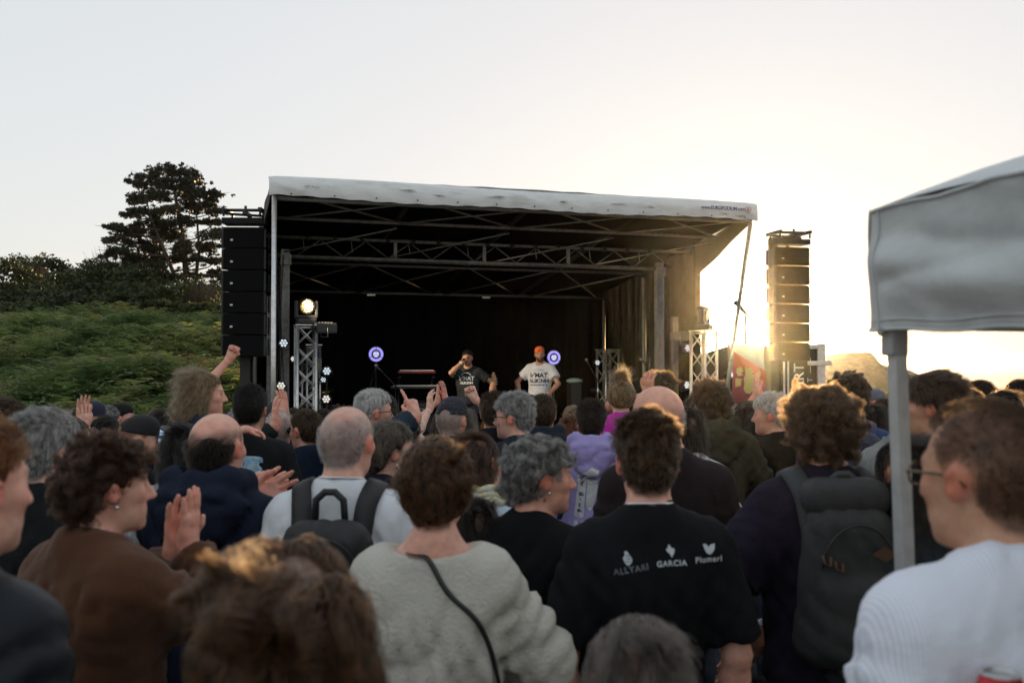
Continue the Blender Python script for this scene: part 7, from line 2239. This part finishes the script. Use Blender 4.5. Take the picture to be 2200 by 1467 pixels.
# ------------------------------------------------------------------ performers
def performers():
    t = 2.2
    s = px_st(1005, t); w0 = st2w(s, t, DECK)
    f = None
    # singer
    py = 753
    d = w0.y
    f = loc(1005, py, d, 172, .012, DECK)
    sg = person('singer in dark grey t-shirt holding a microphone to his mouth', 1005, py, d, 172, (4, 0, 0), skin='olive', hair=K(style='short', c='black', t=.010, hairh=.012), hair_n=3500, rad=.0008, seed=200, z0=DECK, w=1.10, group='performers on stage', vox=.006, beard=.45, beardc=(.03, .02, .015), tint=1.15,
                top=K(kind='tee', m=cloth('charcoal_tee', (.035, .036, .040), .9), loose=.012),
                arms=dict(R=K(w=(.055, .175, 1.545), fd=(-.35, -.05, .75), pn=(-.55, -.8, 0), pose='grip', pole=(.9, .35, -1)), L=K(w=(-.36, .05, .98), fd=(-.05, .3, -1), pn=(1, 0, 0), pose='relaxed', pole=(-1, -.6, 0))))
    mw = mat('white_print', (.6, .62, .6), .8)
    for tx, z, sz in (('Ir\'MAT', 1.285, .085), ('ALIKINH', 1.215, .055)): print_text(sg, tx, sz, 0, z, mw, 0, bold=.003, front=True)
    b = MB(); b.tube([(.075 * math.cos(a), 0, 1.33 + .045 * math.sin(a)) for a in np.linspace(0, math.pi, 12)], .006, 5); o = b.build('arch_print', mw, sg['top']); o.location.y = .15
    mc = worn(sg, 'microphone')
    MB().tube([(.045, .245, 1.57), (.01, .165, 1.605)], [.014, .017], 8).build('handle', m_blk, mc)
    MB().ball((.0, .15, 1.612), .027).build('grille', mat('mic_dark_grille', (.04, .04, .04), .4, .6), mc)
    tag(mc, 'black microphone held to the singer\'s mouth', 'microphone')
    W = Vector(sg['arms']['R'][2]); E = Vector(sg['arms']['R'][1]); dr = (W - E).normalized(); u = dr.orthogonal().normalized(); v = dr.cross(u)
    b = MB(); b.tube([W - dr * .03 + (u * math.cos(a) + v * math.sin(a)) * .031 for a in np.linspace(0, 6.2832, 14)], .009, 6, False); b.build('wristwatch', mat('white_watch', (.7, .7, .68), .4), sg['root'])
    # seated musician in white shirt
    t2 = 2.15
    wz = st2w(px_st(1160, t2), t2, 0)
    d2 = wz.y
    zt = unproj(1160, 745, d2).z
    H = 1.75
    st_ = person('smiling bearded man in white printed t-shirt and orange cap, seated on a stool', 1160, 745, d2, 168, (14, 2, 4), skin='olive', hair=K(style='buzz', c='black', hairh=.02), hair_n=1500, rad=.0008, seed=202, z0=zt - .02 - H, w=1.10, legs=False, group='performers on stage', vox=.006, beard=.95, beardc=(.02, .014, .01), tint=1.05,
                 top=K(kind='tee', m=cloth('white_band_tee', (.62, .63, .66), .9, var=.05), loose=.014, fold=.02, hem=.90),
                 arms=dict(R=K(w=(.30, .16, .985), fd=(-.3, .8, -.4), pn=(0, -.2, -1), pose='relaxed', pole=(1, -.6, 0)), L=K(w=(-.20, .26, .99), fd=(.5, .8, -.3), pn=(0, -.2, -1), pose='relaxed', pole=(-1, -.5, 0))))
    cap(st_, mat('orange_cap_cotton', (.75, .14, .03), .8), back=True, up=.004)
    mk = mat('ink_print', (.01, .012, .03), .8)
    for tx, z, sz in (('Ir\'MAT', 1.275, .10), ('ALIKINH', 1.185, .085), ('Peintures Exterieures', 1.125, .032)):
        print_text(st_, tx, sz, 0, z, mk, 0, bold=.003 if sz > .05 else .001, front=True)
    b = MB(); b.tube([(.08 * math.cos(a), 0, 1.325 + .055 * math.sin(a)) for a in np.linspace(.2, math.pi - .2, 12)], .0035, 5); o = b.build('arch_print', mat('blue_grey_print', (.25, .32, .42), .8), st_['top']); o.location.y = .152
    # thighs forward, shins down
    g = Sdf()
    g.ell((0, -.01, .90), (.16, .13, .13), .05)
    for q in (-1, 1):
        kn = (q * .17, .40, .86); ft = (q * .19, .34, .42)
        g.cone((q * .09, .02, .90), kn, .088, .066, .05); g.cone(kn, ft, .064, .05, .04)
    V, F = polygonise(g, .014)
    add('trousers', np_mesh('trousers', V, F, cloth('plum_trousers', (.03, .010, .020), .85), True), st_['root'])
    g = Sdf()
    for q in (-1, 1): g.ell((q * .19, .41, .36), (.046, .13, .05), .02); g.cone((q * .19, .34, .37), (q * .19, .34, .45), .042, .038, .02)
    V, F = polygonise(g, .012)
    add('shoes', np_mesh('shoes', V, F, M_SHOE, True), st_['root'])
    so.location = (st_['root'].location.x + .02, st_['root'].location.y + .02, DECK)
    zs = st_['root'].location.z + .80 * st_['s'] - DECK
    so.scale = (1, 1, zs / sh)
performers()
# ------------------------------------------------------------------ things carried
def rbox(c, h, r, taper=0.0, k=.0):
    c, h = A3(c), A3(h)
    def f(P):
        q = P - c
        sc = 1 - taper * (q[:, 2] / h[2])
        q = np.abs(np.stack([q[:, 0] / sc, q[:, 1] / sc, q[:, 2]], -1)) - (h - r)
        return np.linalg.norm(np.maximum(q, 0), axis=1) + np.minimum(q.max(1), 0) - r
    return f
def backpack(res, z0, z1, wd, dp, label, m, m_strap, yb=-.16, big=False, handle=True):
    root = worn(res, 'backpack')
    f = Sdf(); f.lo = A3((-wd / 2 - .03, yb - dp - .06, z0 - .03)); f.hi = A3((wd / 2 + .03, yb + .08, z1 + .05))
    zc, hz = (z0 + z1) / 2, (z1 - z0) / 2
    f.fn(rbox((0, yb - dp / 2, zc), (wd / 2, dp / 2, hz), .07, .16), .02, '+')
    f.fn(rbox((0, yb - dp * .92, z0 + hz * .62), (wd * .40, dp * .28, hz * .52), .04, .1), .02, '+')
    ff = fold_fn(int(abs(res["root"].location.x) * 100) % 97 + 5, .012)
    g = Sdf(); g.lo, g.hi = f.lo, f.hi; g.fn(lambda P: f(P) - ff(P), .001, '+')
    V, F = polygonise(g, .009, slack=.02)
    add('pack_body', np_mesh('pack_body', V, F, m, True), root)
    for s_ in (-1, 1):
        strap_path(res, [(s_ * .085, -.16, z1 - .10), (s_ * .092, -.10, 1.44), (s_ * .10, -.02, 1.475), (s_ * .105, .07, 1.42), (s_ * .11, .11, 1.28)], .062, .014, m_strap, root, 'shoulder_strap', .008)
    if handle:
        b = MB(); b.tube([(-.045, yb - .02, z1 - .03), (-.04, yb - .025, z1 + .055), (-.015, yb - .025, z1 + .078), (.015, yb - .025, z1 + .078), (.04, yb - .025, z1 + .055), (.045, yb - .02, z1 - .03)], .011, 8); b.build('handle', m_strap, root)
    b = MB(); b.tube([(wd * .36 * math.cos(a), yb - dp * 1.02 - .012 * math.sin(a), z0 + hz * 1.25 + hz * .55 * math.sin(a)) for a in np.linspace(.05, math.pi - .05, 20)], .0035, 5); b.build('zip', mat('zip_black', (.03, .03, .03), .3, .4), root)
    tag(root, label, 'backpack', 'backpacks worn in the crowd')
    return root
m_pb = mat('black_nylon', (.010, .011, .013), .6, var=.2, bump=.4, bscale=30)
backpack(G_, 1.02, 1.40, .29, .12, 'black backpack with loop handle on the light grey t-shirt', m_pb, m_pb, -.135)
pk = backpack(M_, .98, 1.42, .27, .15, 'large dark grey backpack with brown tabs on the curly-haired man', mat('dark_grey_canvas', (.024, .027, .029), .75, var=.25, bump=.4, bscale=30), mat('grey_webbing', (.035, .04, .042), .7), -.13)
f_ = Sdf(); f_.lo = A3((-.2, -.3, 1.40)); f_.hi = A3((.2, .0, 1.56)); f_.fn(rbox((0, -.17, 1.435), (.118, .075, .055), .05), .02, '+')
V, F = polygonise(f_, .009); add('top_lid', np_mesh('top_lid', V, F, _mats['dark_grey_canvas'], True), pk)
m_tab = mat('tan_leather_tab', (.075, .035, .013), .6)
for x, z in ((-.09, 1.285), (-.058, 1.27)):
    b = MB(); b.tube([(x - .012, -.30, z + .012), (x - .013, -.315, z - .008), (x + .004, -.315, z - .014), (x + .008, -.302, z + .008)], .004, 6); b.build('lash_tab', m_tab, pk)
b = MB(); b.prism([(.03, 1.30), (.06, 1.32), (.10, 1.305), (.065, 1.28)], -.306, -.300); b.build('leather_patch', m_tab, pk)
b = MB(); b.box((.07, -.326, 1.03), (.075, .004, .012)); b.build('woven_label', mat('grey_label', (.16, .16, .16), .7), pk)
for s_ in (-1, 1):
    b = MB(); b.tube([(s_ * .05, -.22, 1.0), (s_ * -.01, -.24, .90), (s_ * -.06, -.235, .82)], .011, 5); b.build('dangling_strap', _mats['grey_webbing'], pk)
pk2 = backpack(V_, 1.05, 1.44, .30, .14, 'navy backpack with red cord left of the tent leg', mat('navy_nylon', (.012, .014, .034), .6, var=.2, bump=.4), mat('indigo_webbing', (.03, .03, .08), .7), -.13)
m_red = mat('red_cord', (.65, .06, .06), .6)
for pts in ([(.06, -.29, 1.38), (.075, -.30, 1.33), (.11, -.29, 1.27), (.14, -.25, 1.22)], [(-.14, -.16, 1.42), (-.12, -.22, 1.34), (-.13, -.24, 1.26), (-.11, -.25, 1.22)]):
    b = MB(); b.tube(pts, .008, 6); b.build('red_cord', m_red, pk2)
# thin bag strap across the beige knit, bag at the hip
bag = worn(I_, 'shoulder_bag')
def ixz(px, py):
    q = to_local(I_, unproj(px, py, 2.36)); return (q.x, -.2, q.z)
m_strap = mat('black_leather_strap', (.012, .012, .013), .4)
strap_path(I_, [(-.060, -.035, 1.475), ixz(893, 1150), ixz(960, 1260), ixz(1040, 1350), ixz(1090, 1400), (.215, -.02, .98)], .013, .004, m_strap, bag, 'strap', .003)
MB().box((.24, .05, .86), (.06, .2, .16), bevel=.02).build('pouch', m_strap, bag)
tag(bag, 'small black shoulder bag with thin strap crossing the beige knit', 'bag')
# cups, phone, can
def cup(loc_, rot, h, r0, r1, label, col, band, name='plastic_cup'):
    root = empty(name, loc_); root.rotation_euler = rot
    m = mat('cup_' + band[0], col, .25, trans=.35)
    MB().lathe([(r0, 0), (r1, h), (r1 * 1.03, h), (r1 * 1.03, h + .004), (r1 * .94, h + .003), (r0 * .93, .006)], (0, 0, 0), None, 24).build('wall', m, root)
    ra = r0 + (r1 - r0) * .25; rb = r0 + (r1 - r0) * .72
    MB().lathe([(ra + .0008, h * .25), (rb + .0008, h * .72)], (0, 0, 0), None, 24).build('printed_band', mat('cup_print_' + band[0], band[1], .5), root)
    tag(root, label, 'cup')
    return root
M_L = M_['arms']['L'][2]; rw = M_['root'].matrix_world if False else None
def world_of(res, p):
    r = res['root']; return Matrix.Translation(r.location) @ r.rotation_euler.to_matrix().to_4x4() @ Matrix.Diagonal((*r.scale, 1)) @ Vector(p)
cup(world_of(M_, A3(M_L) + A3((.045, .075, -.075))), (.1, .05, 0), .105, .026, .034, 'clear plastic cup with blue print low beside the grey backpack', (.6, .66, .7), ('blue', (.12, .25, .50)))
WL = world_of(W_, A3(W_['arms']['L'][2]) + A3((.0, .085, .035)))
cup(unproj(1968, 918, DS(3.98)), (-.55, .75, 0), .115, .027, .037, 'blue and white cup tilted to the drinking man\'s mouth', (.62, .66, .72), ('royal', (.07, .16, .48)))
ph = empty('mobile_phone', world_of(Cp, A3(Cp['arms']['R'][2]) + A3((.02, .075, .10)))); ph.rotation_euler = (.35, .35, -.5)
MB().box((0, 0, 0), (.072, .009, .148), bevel=.004).build('case', m_blk, ph)
MB().box((0, -.006, 0), (.066, .002, .138)).build('screen', mat('phone_screen', (.10, .14, .20), .08, emit=(.25, .38, .55), estr=.25), ph)
tag(ph, 'mobile phone in the hand of the man in the black cap', 'phone')
cn = empty('drink_can', unproj(2150, 1450, 1.42)); cn.location.z -= .115
MB().lathe([(.025, 0), (.033, .008), (.033, .100), (.027, .115)], (0, 0, 0), None, 28).build('can_body', mat('red_can', (.50, .012, .02), .25, .3), cn)
MB().lathe([(.027, .1152), (.0275, .119), (.024, .1185), (.023, .114)], (0, 0, 0), None, 28).build('can_lid', m_alu, cn)
b = MB(); b.tube([(-.034, -.0005, .075), (-.02, -.0335, .082), (0, -.0345, .072), (.02, -.0335, .08), (.034, 0, .078)], .004, 6); b.build('white_wave', mat('can_white', (.7, .7, .7), .3), cn)
tag(cn, 'red drink can at the bottom right corner held near the striped shirt', 'can')

# ------------------------------------------------------------------ market tent corner on the right
def tent():
    A = unproj(1884, 700, 2.1); B = unproj(2200, 655, 1.7)
    ang = math.atan2(B.y - A.y, B.x - A.x)
    root = empty('market_tent', (A.x, A.y, 0), ang)     # local x runs along the valance towards the camera
    m = mat('grey_white_awning', (.52, .55, .56), .75, var=.12, vscale=5, bump=.25, bscale=40)
    zb, zt = 1.925, 2.182
    Lx = 3.0
    def pt(x, v, off=0.0):
        # hanging cloth with slack diagonal creases
        z = zb + (zt - zb) * v
        sl = math.sin(math.pi * min(max(v, 0), 1))
        def rg(u): return 1 - 2 * abs(math.sin(u)) ** .8
        y = (.022 * rg(1.7 * x + 3.3 * v + .6) + .013 * rg(-2.6 * x + 5.1 * v + 1.3)) * sl * (.6 + .4 * math.sin(5 * x + 1)) + .005 * rg(9 * x + 7 * v) * sl + .003 * math.sin(60 * x + 9 * v) * (1 - sl) + .008 * math.sin(31 * x + 4 * v) * (1 - v) * .6 + .012 * math.sin(3 * x + 9 * v)
        y *= min(1, .25 + x / .05) if x >= 0 else .25
        zz = z - .012 * math.sin(math.pi * min(1, x / 1.5)) * (1 - v) + .003 * math.sin(22 * x)
        return (x, y + off, zz)
    rows = [[pt(x, v) for x in np.linspace(-.022, Lx, 150)] for v in np.linspace(0, 1, 26)]
    rows = [[(p[0], p[1] + .012, p[2] + .004) for p in rows[0]]] + rows
    MB().sheet(rows).build('side_valance', m, root)
    for v_, r_ in ((.0, .0045), (.075, .0018), (.985, .004)):   # hem and stitched seams
        MB().tube([(p[0], p[1] - .002, p[2]) for p in (pt(x, v_) for x in np.linspace(-.02, Lx, 120))], r_, 6, False).build('seam', m, root)
    MB().tube([(p[0], p[1] - .002, p[2]) for p in (pt(.004, v_) for v_ in np.linspace(0, 1, 20))], .003, 6, False).build('seam', m, root)
    # front valance runs away to the right from the same corner
    rows = [[(-.022 + .008 * math.sin(9 * y + 6 * v), y, zb + (zt - zb) * v) for y in np.linspace(0, 3.0, 60)] for v in np.linspace(0, 1, 10)]
    MB().sheet(rows).build('front_valance', m, root)
    # roof rising from the valance
    rows = [[(x, y, zt + .40 * min(y, x + .02, Lx - x, 3.0 - y) + .006 * math.sin(8 * x + 5 * y)) for x in np.linspace(-.022, Lx, 40)] for y in np.linspace(0, 3.0, 40)]
    MB().sheet(rows).build('canopy_roof', m, root)
    for i, (x, y) in enumerate(((.018, .03), (Lx - .03, .03), (.018, 2.95), (Lx - .03, 2.95))):
        lg = MB(); lg.box((x, y, (zb + .12) / 2), (.030, .030, zb + .12), bevel=.004); lg = lg.build('leg', m_alu_d if i else mat('tent_leg_aluminium', (.50, .51, .52), .42, .35, var=.12, vscale=20), root)
        for v_ in (lg.data.vertices if i == 0 else ()):   # the near leg leans a little
            k_ = max(0, (zb - v_.co.z) / zb) * .055; v_.co.x += math.cos(-ang) * k_; v_.co.y += math.sin(-ang) * k_
        b = MB(); b.box((x, y, zb - .01), (.040, .040, .09), bevel=.006); b.build('leg_joint', mat('grey_plastic', (.30, .31, .32), .5), lg)
        b = MB(); b.lathe([(.009, 0), (.009, .008)], (x, y - .028, zb - .005), Matrix.Rotation(math.pi / 2, 3, 'X'), 10); b.build('bolt', m_galv, lg)
        b = MB(); b.box((x, y, .004), (.12, .12, .008)); b.build('foot_plate', m_galv, lg)
    for a, c in (((.03, .03), (Lx - .03, .03)), ((.03, .03), (.03, 2.95)), ((.03, 2.95), (Lx - .03, 2.95)), ((Lx - .03, .03), (Lx - .03, 2.95))):
        MB().tube([(*a, zt - .03), (*c, zt - .03)], .014, 6).build('roof_bar', m_alu_d, root)
    tag(root, 'grey-white market tent canopy corner with aluminium leg at the right', 'tent')
tent()

# ------------------------------------------------------------------ the rest of the crowd, mostly hidden between the others
def filler():
    rnd = random.Random(99)
    tpl = []
    spec = [(0, 'short', 'brown'), (1, 'bob', 'dark'), (0, 'crop', 'black'), (1, 'long', 'brown'), (0, 'curly', 'dark'), (1, 'updo', 'ash'), (0, 'buzz', 'saltpepper'), (1, 'curly', 'grey')]
    tops = [('tee', (.015, .016, .02)), ('jacket', (.012, .016, .026)), ('hoodie', (.03, .03, .034)), ('sweater', (.05, .02, .02)), ('tee', (.12, .12, .13)), ('jacket', (.02, .024, .018)), ('tee', (.03, .05, .10)), ('blouse', (.16, .14, .12))]
    mats = [cloth('crowd_cloth_%d' % i, c, .9) for i, (_, c) in enumerate(tops)] + [cloth('crowd_cloth_8', (.30, .31, .33)), cloth('crowd_cloth_9', (.10, .025, .03))]
    spots = []
    for zone, (n, x0, x1, d0, d1) in enumerate(((34, -1, 1650, 6.0, 10.2), (26, 1660, 2240, 6.5, 20), (12, -1, 700, 4.4, 8.0), (16, 560, 1640, 4.2, 6.2))):
        for _ in range(n * 6):
            if n <= 0: break
            px = rnd.uniform(x0, x1); d = rnd.uniform(d0, d1)
            X = (px - CX) / FPX * d
            if any((X - a) ** 2 + (d - b) ** 2 < .36 ** 2 for a, b in PEOPLE + [(q[0], q[1]) for q in spots]): continue
            if d > 11.3 and X < 4.9: continue
            if any(b > d - .1 and abs(a / b * FPX + CX - px) < .19 * FPX / d + .15 * FPX / b for a, b in PEOPLE if b < 7.5): continue
            gz = ground_z(X, d)
            lim = 878 if px < 1500 else 862 if px < 1760 else (838 if d > 8 else 858)
            if zone in (2, 3): lim = 905
            zmax = unproj(px, lim, d).z
            h = min(rnd.uniform(1.56, 1.80), zmax - gz)
            if h < 1.42: continue
            spots.append((X, d, h, gz, px)); n -= 1
    words = ['brown-haired man', 'dark bob-haired woman', 'black-haired man', 'long brown-haired woman', 'curly dark-haired man', 'woman with pinned ash hair', 'grey cropped man', 'curly grey-haired woman']
    for i, (fm, st, c) in enumerate(spec):
        X, d, h, gz, px = spots[i]
        r = person('x', 0, 0, d, rnd.uniform(-20, 20), (0, 0, 0), fem=bool(fm), skin=rnd.choice(['fair', 'pink', 'tan']), hair=K(style=st, c=c), hair_n=1600, rad=.0011, seed=300 + i, pos=(X, d), h=h - .015, z0=gz, vox=.009, hvox=.008, cvox=.014,
                   top=K(kind=tops[i][0], m=mats[i]), arm=rnd.choice(['hang', 'front', 'clap']))
        tpl.append(r)
    marks = [(30, 'the man at the left edge'), (90, 'the silver-haired man'), (150, 'the raised clapping hands'), (215, 'the dark bob'), (280, 'the black cap'), (350, 'the brown-haired child'), (430, 'the girl with braids'), (535, 'the picture t-shirt'), (600, 'the white-haired clapper'), (664, 'the dark sunglasses'),
             (738, 'the cropped grey head'), (792, 'the dark-rimmed glasses'), (880, 'the pointing hand'), (966, 'the denim jacket'), (1060, 'the black bomber'), (1114, 'the tousled silver hair'), (1166, 'the navy puffer'), (1270, 'the lilac hoodie'), (1332, 'the spiky top-knot'), (1424, 'the bald man'),
             (1530, 'the olive hoodie'), (1606, 'the copper hair'), (1666, 'the platinum hair'), (1772, 'the curly mop'), (1822, 'the red-corded backpack'), (1900, 'the tent leg'), (1946, 'the grey wavy hair'), (2015, 'the bowl cut'), (2090, 'the far brown head'), (2160, 'the near man with glasses')]
    tones = ['black', 'navy', 'charcoal', 'dark red', 'mid grey', 'dark olive', 'blue', 'stone', 'pale grey', 'crimson']
    def where(px, d):
        mk = min(marks, key=lambda m: abs(m[0] - px))
        side = 'just beyond' if abs(mk[0] - px) < 16 else ('left of' if px < mk[0] else 'right of')
        return side + ' ' + mk[1] + (', far back' if d > 8.5 else '')
    for i, (X, d, h, gz, px) in enumerate(spots):
        k = i % 8
        ti = i
        if i < 8: r = tpl[i]['root']
        else:
            k = rnd.randrange(8); src = tpl[k]['root']
            r = copy_tree(src)
            r.location = (X, d, gz); r.rotation_euler = (0, 0, math.radians(rnd.gauss(0, 22))); s = (h - .015) / HU; r.scale = (s, s, s)
            ti = rnd.randrange(len(mats)); mt = mats[ti]
            for ch in r.children:
                if ch.name.split('.')[0] in ('t_shirt', 'jacket', 'hoodie', 'sweater', 'blouse'):
                    ch.material_slots[0].link = 'OBJECT'; ch.material_slots[0].material = mt
            PEOPLE.append((X, d))
        r['label'] = words[k] + ' in ' + tones[ti] + ' ' + where(px, d); r['category'] = 'person'; r['group'] = 'people in the crowd'
filler()

# ------------------------------------------------------------------ thin haze added to stand in for the glare around the low sun
def haze():
    m = bpy.data.materials.new('glow_haze'); m.use_nodes = True
    nt = m.node_tree
    for n in list(nt.nodes): nt.nodes.remove(n)
    out = nt.nodes.new('ShaderNodeOutputMaterial'); v = nt.nodes.new('ShaderNodeVolumePrincipled')
    v.inputs['Color'].default_value = (.96, .95, .93, 1); v.inputs['Density'].default_value = .00017; v.inputs['Anisotropy'].default_value = .957
    nt.links.new(v.outputs[0], out.inputs['Volume'])
    o = MB().box((0, 4400, 4.0), (19000, 9400, 17.5)).build('haze', m)
    tag(o, 'thin haze added for the golden sun glow around stage and shore', None, kind='stuff')
haze()
